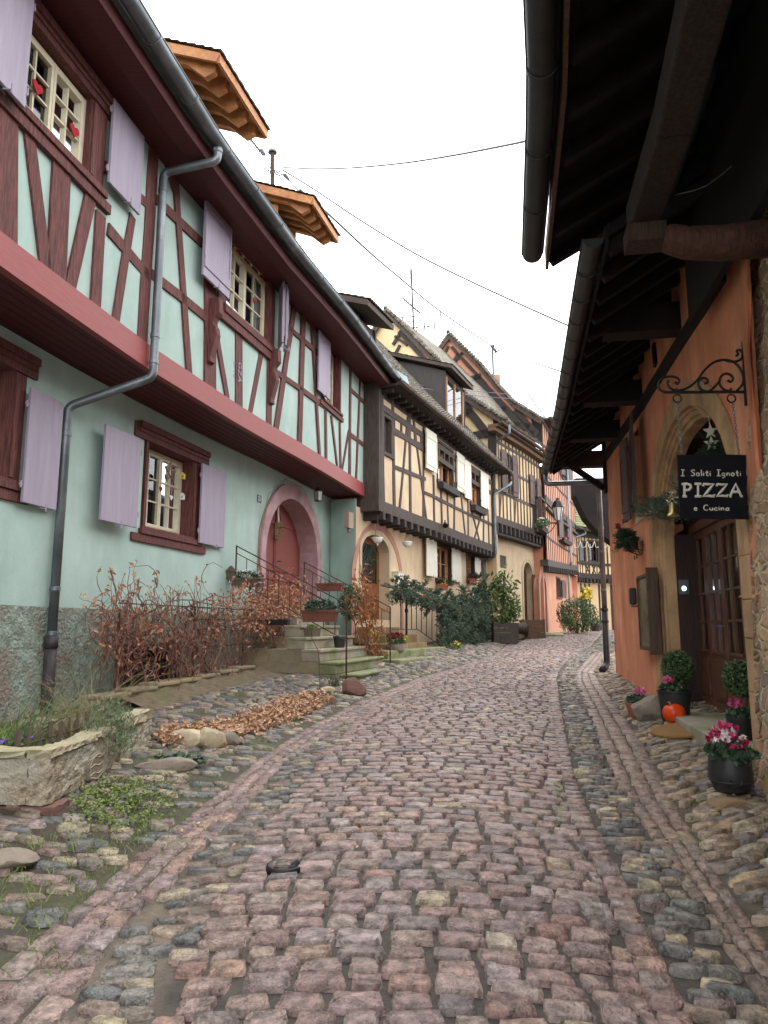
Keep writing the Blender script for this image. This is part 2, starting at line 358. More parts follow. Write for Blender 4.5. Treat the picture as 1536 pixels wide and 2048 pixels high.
def emis(name, c, s):
    m = bpy.data.materials.new(name); m.use_nodes = True; b = m.node_tree.nodes['Principled BSDF']
    b.inputs['Base Color'].default_value = (*c, 1); b.inputs['Emission Color'].default_value = (*c, 1); b.inputs['Emission Strength'].default_value = s; return m
def leafmat(name, a, b, rough=.6):
    m = mat(name, a, b, rough, 45, 0, 10, spec=.35, rp_=(.38,.62)); 
    try: m.node_tree.nodes['Principled BSDF'].inputs['Subsurface Weight'].default_value = 0
    except Exception: pass
    return m
M_fir = leafmat('fir_needles', (.035,.075,.035), (.012,.032,.016))
M_firB = leafmat('blue_fir_needles', (.13,.18,.12), (.045,.075,.048))
M_box = leafmat('box_leaves', (.10,.17,.06), (.025,.05,.02))
M_mag = leafmat('magnolia_leaves', (.16,.23,.07), (.06,.11,.03), .4)
M_grass = leafmat('grass_blades', (.22,.30,.06), (.09,.15,.03))
M_grassD = leafmat('dry_grass', (.36,.32,.16), (.22,.18,.09))
M_moss = leafmat('moss_leaves', (.19,.25,.05), (.09,.13,.03))
M_dry = leafmat('dry_brown_leaves', lin((204,152,118)), lin((140,96,72)))
M_dryL = leafmat('fallen_leaves', lin((206,170,138)), lin((152,112,84)))
M_dryO = leafmat('orange_dry_leaves', lin((176,112,62)), lin((130,76,44)))
M_pinkfl = leafmat('pink_petals', (.75,.16,.36), (.6,.08,.22))
M_mag2 = leafmat('magenta_petals', (.55,.02,.14), (.4,.01,.08))
M_whfl = leafmat('white_petals', (.8,.76,.76), (.7,.6,.64))
M_redfl = leafmat('dark_red_petals', (.25,.02,.04), (.14,.01,.02))
M_yelfl = leafmat('yellow_petals', (.75,.6,.1), (.6,.45,.05))
M_cyc = leafmat('cyclamen_leaves', (.07,.12,.07), (.025,.05,.03))
# ------------------------------------------------------------------ facades
class Fac:
    def __init__(s, pts, side=1, ext=6):
        P = [Vector((x, y)) for x, y in pts]
        P = [P[0]+(P[0]-P[1]).normalized()*ext]+P+[P[-1]+(P[-1]-P[-2]).normalized()*ext]
        s.P = P; s.T = [0]
        for a, b in zip(P, P[1:]): s.T.append(s.T[-1]+(b-a).length)
        s.T = [t-s.T[1] for t in s.T]; s.L = s.T[-2]
        D = [(b-a).normalized() for a, b in zip(P, P[1:])]
        vn = [D[0]]+[(a+b).normalized() for a, b in zip(D, D[1:])]+[D[-1]]
        s.N = [Vector((d.y, -d.x))*side for d in vn]
    def xy(s, t, n=0):
        i = 0
        while i < len(s.T)-2 and t > s.T[i+1]: i += 1
        k = (t-s.T[i])/(s.T[i+1]-s.T[i]); p = s.P[i].lerp(s.P[i+1], k)
        kk = min(1, max(0, k)); N = s.N[i].lerp(s.N[i+1], kk).normalized(); return p+N*n
    def __call__(s, t, z, n=0):
        p = s.xy(t, n); return Vector((p.x, p.y, z))
    def nrm(s, t):
        a = s.xy(t, 0); b = s.xy(t, 1); return Vector((b.x-a.x, b.y-a.y, 0))
    def dir(s, t):
        a = s.xy(t-.05); b = s.xy(t+.05); return Vector((b.x-a.x, b.y-a.y, 0)).normalized()
    def px(s, u, v, n=0):
        x, y, z = ray(u, v); best = None
        def f(t): p = s.xy(t, n); return p.x*y-p.y*x
        lo, hi = s.T[0], s.T[-1]; N = 120; pt = None
        for i in range(N):
            a = lo+(hi-lo)*i/N; b = lo+(hi-lo)*(i+1)/N
            if f(a)*f(b) <= 0 and s.xy((a+b)/2, n).y > .3:
                for _ in range(30):
                    m = (a+b)/2
                    if f(a)*f(m) <= 0: b = m
                    else: a = m
                pt = a; break
        if pt is None: pt = lo if abs(f(lo)) < abs(f(hi)) else hi
        p = s.xy(pt, n); return pt, CH+z*p.y/y
    def t(s, u, n=0, v=1100): return s.px(u, v, n)[0]
def fbox(fac, mb, t0, t1, z0, z1, n0, n1):
    if t0 > t1: t0, t1 = t1, t0
    k = max(1, int((t1-t0)/1.2)) if t1-t0 > 1.5 else 1
    for i in range(k):
        a = t0+(t1-t0)*i/k; b = t0+(t1-t0)*(i+1)/k
        mb.box8([fac(a,z0,n0), fac(b,z0,n0), fac(b,z0,n1), fac(a,z0,n1), fac(a,z1,n0), fac(b,z1,n0), fac(b,z1,n1), fac(a,z1,n1)])
def tim(fac, mb, p0, p1, w, n0=-.02, n1=.03, n=0., px=True, jit=.012, bow=0, w1=None):
    """timber between two picture points (or (t,z) points) on the plane n"""
    a = fac.px(*p0, n) if px else p0; b = fac.px(*p1, n) if px else p1
    a = Vector(a); b = Vector(b); d = b-a; L = d.length
    if L < 1e-3: return
    d /= L; q = Vector((-d.y, d.x)); k = max(1, int(L/.7)); w1 = w1 or w; prev = None
    for i in range(k+1):
        s_ = i/k; c = a+d*(L*s_)+q*(bow*math.sin(PI*s_)); ww = (w+(w1-w)*s_)/2
        e1 = c+q*(ww+R.uniform(-jit, jit)); e2 = c-q*(ww+R.uniform(-jit, jit))
        cur = [fac(e1.x, e1.y, n+n0), fac(e2.x, e2.y, n+n0), fac(e2.x, e2.y, n+n1), fac(e1.x, e1.y, n+n1)]
        if prev: mb.box8(prev+cur)
        prev = cur
def arc_pts(h, seg=9):
    t0, t1, zs, z1 = h['t0'], h['t1'], h['zs'], h['z1']; a = (t1-t0)/2; H = z1-zs; out = []
    if h.get('kind') == 'pointed' and H > a:
        Rr = (a*a+H*H)/(2*a)
        for i in range(seg+1):
            t = t0+a*(1-math.cos(PI/2*i/seg)); c = t0+Rr; out.append((t, zs+math.sqrt(max(0, Rr*Rr-(c-t)**2))))
        out[-1] = (t0+a, z1); out += [(t0+t1-t, z) for t, z in reversed(out[:-1])]
    else:
        for i in range(2*seg+1):
            th = PI*i/(2*seg); out.append((t0+a-a*math.cos(th), zs+H*math.sin(th)))
    return out
def wall(fac, name, m, parent, t0, t1, z0, z1, n=0, holes=(), depth=.2, rm=None, sub=1.5, label=None):
    mb = MB(); rv = MB()
    ts = {t0, t1}; zs = {z0, z1}
    for h in holes: ts |= {h['t0'], h['t1']}; zs |= {h['z0'], h['z1']}
    ts = sorted(t for t in ts if t0 <= t <= t1); zs = sorted(z for z in zs if z0 <= z <= z1)
    T = []
    for a, b in zip(ts, ts[1:]):
        k = max(1, int((b-a)/sub)); T += [a+(b-a)*i/k for i in range(k)]
    T.append(ts[-1])
    for a, b in zip(T, T[1:]):
        for c, d in zip(zs, zs[1:]):
            tm, zm = (a+b)/2, (c+d)/2
            if any(h['t0'] < tm < h['t1'] and h['z0'] < zm < h['z1'] for h in holes): continue
            mb.add([fac(a,c,n), fac(b,c,n), fac(b,d,n), fac(a,d,n)], [(0,1,2,3)])
    for h in holes:
        dp = h.get('depth', depth)
        if 'zs' in h:
            A = arc_pts(h)
            for (a, za), (b, zb) in zip(A, A[1:]):
                if b-a > 1e-5: mb.add([fac(a,za,n), fac(b,zb,n), fac(b,h['z1'],n), fac(a,h['z1'],n)], [(0,1,2,3)])
            loop = [(h['t0'], h['z0'])]+A+[(h['t1'], h['z0'])]
        else:
            loop = [(h['t0'],h['z0']), (h['t0'],h['z1']), (h['t1'],h['z1']), (h['t1'],h['z0']), (h['t0'],h['z0'])]
        for (a, za), (b, zb) in zip(loop, loop[1:]):
            rv.add([fac(a,za,n), fac(b,zb,n), fac(b,zb,n-dp), fac(a,za,n-dp)], [(0,1,2,3)])
    mb.add(rv.v, rv.f)
    return mb.build(name, m, parent, label=label)
def surround(fac, h, wd, n0, n1, grow=None):
    """stone ring around an arched opening"""
    mb = MB(); A = [(h['t0'], h['z0'])]+arc_pts(h)+[(h['t1'], h['z0'])]
    o = dict(h); o['t0'] -= wd; o['t1'] += wd; o['z1'] += grow or wd; B = [(o['t0'], h['z0'])]+arc_pts(o)+[(o['t1'], h['z0'])]
    for i in range(len(A)-1):
        a, b, c, d = A[i], A[i+1], B[i+1], B[i]
        mb.box8([fac(*a, n0), fac(*b, n0), fac(*c, n0), fac(*d, n0), fac(*a, n1), fac(*b, n1), fac(*c, n1), fac(*d, n1)])
    return mb
def rect(fac, uL, uR, vT, vB, n=0, at='L'):
    u = uL if at == 'L' else uR
    t0 = fac.px(uL, (vT+vB)/2, n)[0]; t1 = fac.px(uR, (vT+vB)/2, n)[0]
    z1 = fac.px(u, vT, n)[1]; z0 = fac.px(u, vB, n)[1]
    return (min(t0, t1), max(t0, t1), z0, z1)
def hole(r, **k): return dict(t0=r[0], t1=r[1], z0=r[2], z1=r[3], **k)
def window(fac, par, r, n, fm=None, leafs=2, rows=3, cols=2, fw=.05, curtain=0, room=True, label=None, name='window', th=.05):
    fm = fm or M_cream; t0, t1, z0, z1 = r; mb = MB()
    fbox(fac, mb, t0, t1, z0, z0+fw, n-th, n); fbox(fac, mb, t0, t1, z1-fw, z1, n-th, n)
    fbox(fac, mb, t0, t0+fw, z0+fw, z1-fw, n-th, n); fbox(fac, mb, t1-fw, t1, z0+fw, z1-fw, n-th, n)
    wi = (t1-t0-2*fw)/leafs; lf = fw*.85; br = .022; panes = []
    for k in range(leafs):
        a = t0+fw+k*wi; b = a+wi; c = z0+fw; d = z1-fw; e = .012
        fbox(fac, mb, a+.004, b-.004, c, c+lf, n-th+.01, n+e); fbox(fac, mb, a+.004, b-.004, d-lf, d, n-th+.01, n+e)
        fbox(fac, mb, a+.004, a+lf, c+lf, d-lf, n-th+.01, n+e); fbox(fac, mb, b-lf, b-.004, c+lf, d-lf, n-th+.01, n+e)
        for i in range(1, cols): x = a+lf+(wi-2*lf)*i/cols; fbox(fac, mb, x-br/2, x+br/2, c+lf, d-lf, n-th+.015, n-.004)
        for i in range(1, rows): z = c+lf+(d-c-2*lf)*i/rows; fbox(fac, mb, a+lf, b-lf, z-br/2, z+br/2, n-th+.015, n-.006)
        panes.append((a+lf, b-lf, c+lf, d-lf))
    o = mb.build(name, fm, par, label=label)
    gb = MB()
    for a, b, c, d in panes: gb.add([fac(a,c,n-th*.7), fac(b,c,n-th*.7), fac(b,d,n-th*.7), fac(a,d,n-th*.7)], [(0,1,2,3)])
    gb.build('pane', M_glass, o)
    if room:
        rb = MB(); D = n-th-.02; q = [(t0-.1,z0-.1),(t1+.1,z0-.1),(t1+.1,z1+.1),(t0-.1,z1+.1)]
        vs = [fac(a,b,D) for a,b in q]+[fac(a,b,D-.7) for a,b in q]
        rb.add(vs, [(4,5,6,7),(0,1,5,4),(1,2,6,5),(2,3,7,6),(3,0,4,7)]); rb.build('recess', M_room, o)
    if curtain:
        cb = MB(); w_ = (t1-t0)
        for a, b in ((t0+fw, t0+w_*curtain), (t1-w_*curtain, t1-fw)):
            K = 14; vs = []; fs = []
            for i in range(K+1):
                t = a+(b-a)*i/K; dn = n-th-.06+.02*math.sin(i*1.9); vs += [fac(t, z0+.03, dn), fac(t, z1-.03, dn)]
                if i: fs.append((2*i-2, 2*i, 2*i+1, 2*i-1))
            cb.add(vs, fs)
        cb.build('curtain', M_curt, o)
    return o
def shutter(fac, par, th, w, z0, z1, sgn, ang, m, n=.03, batten=True, label=None, thick=.035, slope=0):
    """leaf hinged at t=th, opening towards sgn; ang degrees away from the wall"""
    H = fac(th, 0, n); d = fac.dir(th)*sgn; nn = fac.nrm(th).normalized(); a = rad(ang)
    ax = d*math.cos(a)+nn*math.sin(a); ou = nn*math.cos(a)-d*math.sin(a); mb = MB()
    def bx(x0, x1, c0, c1, y0, y1):
        P = lambda x, y, z: H+ax*x+ou*y+Vector((0,0,z))
        mb.box8([P(x0,y0,c0),P(x1,y0,c0),P(x1,y1,c0),P(x0,y1,c0),P(x0,y0,c1),P(x1,y0,c1),P(x1,y1,c1),P(x0,y1,c1)])
    bx(0, w, z0, z1, 0, thick)
    if batten:
        h = z1-z0; t = thick+.018
        for c in (.1, .78): bx(.01, w-.01, z0+h*c, z0+h*(c+.11), thick, t)
        for x in (0.0, w-.05): bx(x+.012, x+.05, z0+h*.215, z0+h*.775, thick, t-.002)
    o = mb.build('shutter', m, par, label=label, bevel=.004)
    hb = MB(); P = lambda x, y, z: H+ax*x+ou*y+Vector((0,0,z))
    for c in (.15, .85):
        z = z0+(z1-z0)*c; hb.beam(P(-.05, thick*.4, z), P(.09, thick*.4+.0, z), .012, .03); hb.tube([P(-.03,thick*.5,z-.04),P(-.03,thick*.5,z+.04)],.012,6)
    hb.beam(P(w*.55, .0, z0-.01), P(w*.55, .09, z0-.03), .02, .012); hb.beam(P(w*.55, .09, z0-.06), P(w*.55, .09, z0+.03), .015, .012)
    hb.build('hinge', M_blackmetal if m is not M_lilac else M_lilac, o)
    return o
def gutter(fac, t0, t1, z, n, r=.085, seg=1.0, drop=0., zf=None):
    """half-round gutter with joint beads"""
    mb = MB(); k = max(2, int(abs(t1-t0)/.5)); K = 10
    def ring(t, rr):
        zz = z+(drop*(t-t0)/(t1-t0)); out = []
        for i in range(K+1):
            a = PI+PI*i/K; out.append(fac(t, zz+rr*math.sin(a), n+rr*math.cos(a)))
        return out
    rs = [ring(t0+(t1-t0)*i/k, r) for i in range(k+1)]
    vs = [p for q in rs for p in q]; fs = []
    for i in range(k):
        for j in range(K): fs.append((i*(K+1)+j, i*(K+1)+j+1, (i+1)*(K+1)+j+1, (i+1)*(K+1)+j))
    mb.add(vs, fs)
    for e in (rs[0], rs[-1]): mb.add(e, [tuple(range(K+1))])
    for s_ in (0, K): mb.tube([q[s_] for q in rs], .011, 5)
    nn = int(abs(t1-t0)/seg)
    for i in range(1, nn):
        t = t0+(t1-t0)*i/nn+R.uniform(-.04, .04); q = ring(t, r+.006); q2 = ring(t+.035, r+.006)
        vs = q+q2; mb.add(vs, [(j, j+1, K+2+j, K+1+j) for j in range(K)]); mb.tube(q, .006, 4)
    return mb
def pipe(pts, r, bands=(), n=10, br=1.14):
    """downpipe through points with rounded elbows"""
    P = [Vector(p) for p in pts]; out = [P[0]]
    for a, b, c in zip(P, P[1:], P[2:]):
        d1 = (a-b); d2 = (c-b); e = min(r*1.6, d1.length*.45, d2.length*.45); p1 = b+d1.normalized()*e; p2 = b+d2.normalized()*e
        for k in range(5):
            s_ = k/4; out.append(p1*(1-s_)**2+b*2*s_*(1-s_)+p2*s_**2)
    out.append(P[-1]); mb = MB().tube(out, r, n)
    for q, dr in bands:
        q = Vector(q); dr = Vector(dr).normalized(); mb.tube([q-dr*.025, q-dr*.02, q+dr*.02, q+dr*.025], r*br, n)
    return mb
def tiles(P0, U, V, nU, nV, name, m, parent, amp=.02, lift=.03, per=4, jit=.006, curve=None):
    """roof tiles: U along eave, V up the slope; nU tiles wide, nV courses"""
    P0, U, V = Vector(P0), Vector(U), Vector(V); Nn = U.cross(V).normalized(); Nn = Nn if Nn.z > 0 else -Nn
    us = np.linspace(0, 1, nU*per+1); prof = amp*np.abs(np.sin(us*nU*PI)); VV = []; F = []
    P0, U, V, Nn = (np.array(a) for a in (P0, U, V, Nn)); b = 0; w = len(us)
    for j in range(nV):
        a0, a1 = j/nV, (j+1)/nV+.01
        jj = NR.uniform(-jit, jit, nU).repeat(per); jj = np.append(jj, jj[-1])
        for a, h in ((a0, lift*.1), (a0, lift), (a1, .004)):
            s_ = (0 if curve is None else curve(a))
            VV.append(P0+np.outer(us, U)+(a*V)[None]+Nn[None]*(prof+h+jj+s_)[:, None])
        for rr in (0, 1):
            i = np.arange(w-1); F.append(np.stack([b+rr*w+i, b+rr*w+i+1, b+(rr+1)*w+i+1, b+(rr+1)*w+i], 1))
        b += 3*w
    return npmesh(name, np.concatenate(VV), np.concatenate(F), m, None, False, parent)
# ------------------------------------------------------------------ foliage helpers
def cards(C, size, aspect=.5, nrm=None, rnd=1.0, fold=.0, up=None, jit=.35):
    """leaf quads (diamond-ish) at centres C"""
    C = np.asarray(C, float); n = len(C)
    a = NR.normal(size=(n, 3)) if nrm is None else np.asarray(nrm)+NR.normal(size=(n, 3))*rnd
    a /= np.linalg.norm(a, axis=1)[:, None]+1e-9
    b = NR.normal(size=(n, 3)) if up is None else np.asarray(up)+NR.normal(size=(n, 3))*.5
    b -= a*(a*b).sum(1)[:, None]; b /= np.linalg.norm(b, axis=1)[:, None]+1e-9; c = np.cross(a, b)
    s_ = (size*NR.uniform(1-jit, 1+jit, n))[:, None]; w_ = s_*aspect
    V = np.stack([C-b*s_*.5, C+c*w_*.5+a*s_*fold, C+b*s_*.5, C-c*w_*.5+a*s_*fold], 1).reshape(-1, 3)
    F = np.arange(4*n).reshape(n, 4); return V, F
def leaves(name, C, size, m, parent=None, **k):
    V, F = cards(C, size, **k); return npmesh(name, V, F, m, None, False, parent)
def ball_pts(c, r, n, shell=.55):
    d = NR.normal(size=(n, 3)); d /= np.linalg.norm(d, axis=1)[:, None]
    rr = NR.uniform(shell**3, 1, n)**(1/3); bump = 1+.12*np.sin(d[:, :1]*9+c[0])*np.cos(d[:, 1:2]*8)
    return np.asarray(c)+d*bump*rr[:, None]*np.asarray(r)
def strips(segs, w):
    """thin blades from list of polylines (np arrays (k,3)); tapering"""
    V = []; F = []; b = 0
    for P in segs:
        P = np.asarray(P); k = len(P); d = P[-1]-P[0]; s_ = np.cross(d, NR.normal(size=3)); s_ /= np.linalg.norm(s_)+1e-9
        ww = w*(1-np.linspace(0, .9, k))[:, None]
        V.append(P-s_*ww/2); V.append(P+s_*ww/2); i = np.arange(k-1)
        F.append(np.stack([b+i, b+i+1, b+k+i+1, b+k+i], 1)); b += 2*k
    return np.concatenate(V), np.concatenate(F)
def blades(name, C, h, m, parent=None, w=.008, lean=.35, bend=.4, k=4, hj=.4, dirv=None):
    segs = []
    for c in C:
        H = h*R.uniform(1-hj, 1+hj); a = R.uniform(0, 2*PI); l = lean*R.uniform(.3, 1.3); bd = bend*R.uniform(.2, 1.4)
        dx, dy = math.cos(a), math.sin(a)
        if dirv: dx = dx*.5+dirv[0]; dy = dy*.5+dirv[1]
        P = [(c[0]+dx*H*(l*s_+bd*s_*s_), c[1]+dy*H*(l*s_+bd*s_*s_), c[2]+H*(s_-bd*.45*s_*s_)) for s_ in np.linspace(0, 1, k)]
        segs.append(np.array(P))
    V, F = strips(segs, w); return npmesh(name, V, F, m, None, False, parent)
def fir(name, branches, m, parent=None, nl=.045, dens=90, nw=.006, subs=3):
    """fir branches: list of (base, direction vector incl. length); twigs with needles on both sides"""
    A = []; D = []; Lg = []
    for p, d in branches:
        p = np.array(p, float); d = np.array(d, float); L = np.linalg.norm(d); dn = d/L
        A.append(p); D.append(dn); Lg.append(L)
        sd = np.cross(dn, [0, 0, 1]); sd = sd/(np.linalg.norm(sd)+1e-9) if np.linalg.norm(sd) > .1 else np.array([1., 0, 0])
        for q in range(subs):
            for sg in (-1, 1):
                s_ = (q+.6)/(subs+.6); v = dn*.75+sd*sg*.65+NR.normal(size=3)*.18; v /= np.linalg.norm(v)
                A.append(p+dn*L*s_); D.append(v); Lg.append(L*(1-s_)*.75+.03)
    V = []; 
    for p, d, L in zip(A, D, Lg):
        n = max(6, int(L*dens*2)); s_ = NR.uniform(0.02, 1, n); c = p+np.outer(s_*L, d)
        c[:, 2] -= (s_**2)*L*.12
        r = NR.normal(size=(n, 3)); r -= np.outer(r@d, d); r /= np.linalg.norm(r, axis=1)[:, None]+1e-9; r[:, 2] = r[:, 2]*.6+.15
        nd = r*.8+d*.6; nd /= np.linalg.norm(nd, axis=1)[:, None]; e = c+nd*nl*(1-.4*s_)[:, None]*NR.uniform(.7, 1.1, n)[:, None]
        w_ = np.cross(nd, NR.normal(size=(n, 3))); w_ /= np.linalg.norm(w_, axis=1)[:, None]; w_ *= nw/2
        V.append(np.stack([c-w_, c+w_, e+w_*.6, e-w_*.6], 1).reshape(-1, 3))
    V = np.concatenate(V); F = np.arange(len(V)).reshape(-1, 4); return npmesh(name, V, F, m, None, False, parent)
# ------------------------------------------------------------------ ground and paving
def stones(name, q, m, label=None, kind='structure', seg=5):
    """q: list of (cx,cy,hx,hy,ang,h,roundness,(r,g,b)); one pillow-shaped stone each"""
    n = len(q); A = np.array([x[:7] for x in q], float); C = np.array([x[7] for x in q], float)
    t = np.linspace(-1, 1, seg); t = {7: np.array([-1,-.86,-.45,0,.45,.86,1.]), 5: np.array([-1,-.84,0,.84,1.]), 4: np.array([-1,-.8,.8,1.])}[seg]; a, b = np.meshgrid(t, t); a = a.ravel(); b = b.ravel(); K = seg*seg
    cx, cy, hx, hy, an, h, rd = (A[:, i:i+1] for i in range(7))
    ca = a*np.sqrt(1-b*b/2); cb = b*np.sqrt(1-a*a/2)
    X = a[None]*(1-rd)+ca[None]*rd; Y = b[None]*(1-rd)+cb[None]*rd
    j = NR.uniform(-.16, .16, (n, 8))
    for i, (sa, sb) in enumerate(((-1,-1),(1,-1),(-1,1),(1,1))):
        w = (1+sa*a)*(1+sb*b)/4; X = X+j[:, 2*i:2*i+1]*w; Y = Y+j[:, 2*i+1:2*i+2]*w
    X = X+NR.uniform(-.06, .06, X.shape); Y = Y+NR.uniform(-.07, .07, Y.shape)
    e = np.maximum(np.abs(a), np.abs(b)); e = np.where(e > .99, 1., e)
    prof = np.where(e > .99, -1.9, 1-.16*e**2)[None]
    tl = NR.uniform(-.22, .22, (n, 2)); Z = h*(prof+(tl[:, :1]*a+tl[:, 1:]*b)*(e < .99)[None]+NR.uniform(-.17, .17, (n, K))*(e < .99)[None])
    co, si = np.cos(an), np.sin(an); x = cx+hx*X*co-hy*Y*si; y = cy+hx*X*si+hy*Y*co
    z = G(x.ravel(), y.ravel()).reshape(x.shape)+Z+NR.uniform(-.004, .004, (n, 1))
    V = np.stack([x, y, z], 2).reshape(-1, 3)
    i = np.arange(seg-1); ii, jj = np.meshgrid(i, i); f0 = (jj*seg+ii).ravel()
    f = np.stack([f0, f0+1, f0+seg+1, f0+seg], 1); F = (f[None]+(np.arange(n)*K)[:, None, None]).reshape(-1, 4)
    col = np.repeat(C, K, 0)
    o = npmesh(name, V, F, m, col, True); return tag(o, label, None, None, kind)
PAL_S = [tuple(a*b for a, b in zip(lin(c), (.95,.92,.88))) for c in ((144,124,120),(150,128,123),(136,116,114),(156,136,130),(142,120,115),(150,132,130),(158,132,122),(134,118,117),(146,124,119),(152,136,130),(140,116,110),(152,138,137),(130,114,112))]
PAL_SX = [tuple(a*.9 for a in lin(c)) for c in ((166,148,124),(158,130,114),(150,116,106),(168,154,134),(124,112,110))]
PAL_P = [tuple(a*.88 for a in lin(c)) for c in ((122,118,112),(112,112,110),(148,134,118),(166,152,128),(134,122,112),(156,140,122),(128,112,106),(110,108,106),(174,160,136),(144,124,112),(140,134,126),(136,124,116))]
PAL_W = [lin(c) for c in ((156,140,120),(142,126,108),(168,148,124),(132,118,106),(150,128,108),(164,150,132),(124,114,106),(174,150,118))]
PAL_G = [tuple(a*.92 for a in lin(c)) for c in ((150,126,112),(140,116,106),(158,136,120),(132,112,102),(146,128,116))]
def pick(p, x=None, px_=.08):
    c = R.choice(x) if x and R.random() < px_ else R.choice(p); k = R.uniform(.86, 1.12); return tuple(min(.9, a*k*R.uniform(.97, 1.03)) for a in c)
q = []
y = 1.3; row = 0
while y < 47:
    d = .143*R.uniform(.84, 1.17); yc = y+d/2; slope = (bx_('sr', yc+.6)-bx_('sr', yc-.6))/1.2*.7+(bx_('sl', yc+.6)-bx_('sl', yc-.6))/1.2*.3; sk = -max(-.5, min(.6, slope))*.75
    x0, x1 = float(bx_('sl', yc)), float(bx_('sr', yc)); x = x0+R.uniform(-.06, .04); xm = (x0+x1)/2; wob = R.uniform(0, 6)
    while x < x1-.03:
        w = R.uniform(.14, .25); w = min(w, x1-x+.01)
        if w < .05: break
        xc = x+w/2; q.append((xc, yc+(xc-xm)*sk+.012*math.sin(xc*2.1+wob), w/2-.0065, d/2-.006, math.atan(sk)+R.uniform(-.05, .05), .017, R.uniform(.08, .3), pick(PAL_S, PAL_SX, .11))); x += w
    y += d; row += 1
nr = [s for s in q if s[1] < 11]; fr = [s for s in q if s[1] >= 11]
stones('street', nr, M_stone, 'wet reddish sandstone setts of the near street', seg=7); stones('street', fr, M_stone, 'reddish sandstone setts of the street where it bends away', seg=4)
def strip_rows(a, b, nc, ln, y0, y1, pal, q, h=.018, rd=(.05,.22), xs=None):
    for c in range(nc):
        y = y0+R.uniform(0, ln)
        while y < y1:
            L = ln*R.uniform(.75, 1.3); yc = y+L/2; A, B = float(bx_(a, yc)), float(bx_(b, yc)); w = (B-A)/nc; xc = A+w*(c+.5)
            sl = (bx_(a, yc+.3)-bx_(a, yc-.3))/.6
            if w > .04: q.append((xc, yc, w/2-.004, L/2-.005, -math.atan(sl), h, R.uniform(*rd), pick(pal, xs, .1)))
            y += L*math.cos(math.atan(sl))
q = []
strip_rows('sr', 'er', 1, .14, 1.3, 36, PAL_S, q, .024, xs=PAL_SX)
stones('kerb_course', q, M_stone, 'raised course of setts along the right edge of the street')
q = []; strip_rows('pr', 'gr', 3, .24, 1.3, 34, PAL_G, q, .010)
q2 = []; strip_rows('gl', 'pl', 3, .2, 1.3, 26, PAL_S, q2, .010)
stones('gutter_channel', q, M_stone, 'three long courses of worn setts forming the right gutter')
stones('gutter_channel', q2, M_stone, 'three long courses of worn setts forming the left gutter')
def scatter(fa, fb, y0, y1, px_, py_, pal, q, ang=0., el=(1.1, .85), h=.025, rd=(.7,1.), prob=1., keep=None, jx=.3, xs=None):
    y = y0; r_ = 0
    while y < y1:
        A, B = float(fa(y)), float(fb(y)); x = A+px_*(.5 if r_ % 2 else 0.1)
        while x < B:
            xx, yy = x+R.uniform(-jx, jx)*px_, y+R.uniform(-.3, .3)*py_
            if R.random() < prob and (keep is None or keep(xx, yy)):
                k = R.uniform(.75, 1.25)
                q.append((xx, yy, px_/2*el[0]*k, py_/2*el[1]*R.uniform(.8, 1.25), ang+R.uniform(-.3, .3), h*R.uniform(.6, 1.4), R.uniform(*rd), pick(pal, xs, .1)))
            x += px_*R.uniform(.85, 1.15)
        y += py_*R.uniform(.9, 1.1); r_ += 1
q = []; scatter(lambda y: bx_('er', y)+.07, lambda y: bx_('pr', y)-.03, 1.3, 34, .145, .083, PAL_P, q, -.22, h=.026)
q2 = []; scatter(lambda y: bx_('pl', y)+.06, lambda y: bx_('sl', y)-.02, 1.3, 12.5, .15, .10, PAL_P, q2, .15, h=.013, prob=.97)
stones('pebble_strip', q, M_stone, 'grey, buff and brown river pebbles set on edge along the right'); stones('pebble_strip', q2, M_stone, 'sunken river pebbles in a strip along the left of the street')
q = []; scatter(lambda y: bx_('gr', y)+.08, lambda y: min(np.interp(y, [0, 6, 6.4, 15, 16, 34], [2.9, 3.1, 4.0, 4.9, 7.5, 12]), bx_('gr', y)+1.9), 1.3, 30, .21, .098, PAL_W, q, .3, el=(1.12, .95), h=.022, rd=(.5, .95), xs=PAL_P)
stones('right_pavement', q, M_stone, 'rough buff stones of the pavement in front of the restaurant')
q = []; scatter(lambda y: bx_('gl', y)-1.3-(1.2 if y < 9 else .5), lambda y: bx_('gl', y)-.05, 1.3, 26, .17, .12, PAL_P, q, .15, el=(1.05, .85), h=.012, rd=(.6, 1.), prob=.78, xs=PAL_S)
stones('left_pavement', q, M_stone, 'uneven mixed cobbles between the left gutter and the houses')
# ground sheet below the stones
def axis(segs):
    o = []
    for a, b, s_ in segs: o += list(np.arange(a, b, s_))
    return np.array(o+[segs[-1][1]])
gx = axis([(-90, -12, 6), (-12, -7, .5), (-7, 8, .11), (8, 20, .5), (20, 90, 6)]); gy = axis([(-20, 0, 2), (0, 16, .11), (16, 50, .35), (50, 160, 8)])
XX, YY = np.meshgrid(gx, gy); ZZ = G(XX.ravel(), YY.ravel())-.012+NR.uniform(-.006, .006, XX.size)
nx_, ny_ = len(gx), len(gy); i, j = np.meshgrid(np.arange(nx_-1), np.arange(ny_-1)); b0 = (j*nx_+i).ravel()
Fg = np.stack([b0, b0+1, b0+nx_+1, b0+nx_], 1)
base = np.array(lin((66,60,54))); mossc = np.array(lin((84,90,48))); mud = np.array(lin((96,80,66)))
xf, yf = XX.ravel(), YY.ravel(); gl_ = bx_('gl', yf)
nz = np.sin(xf*3.1+np.sin(yf*2.3)*1.5)*np.cos(yf*1.7+xf)*.5+.5+NR.uniform(-.25, .25, xf.size)
wl = np.clip((gl_+.5-xf)/.5, 0, 1)*np.clip(nz*1.3-.2, 0, 1)*.8
cg = base[None]*(1-wl[:, None])+(mossc[None]*.8)*wl[:, None]
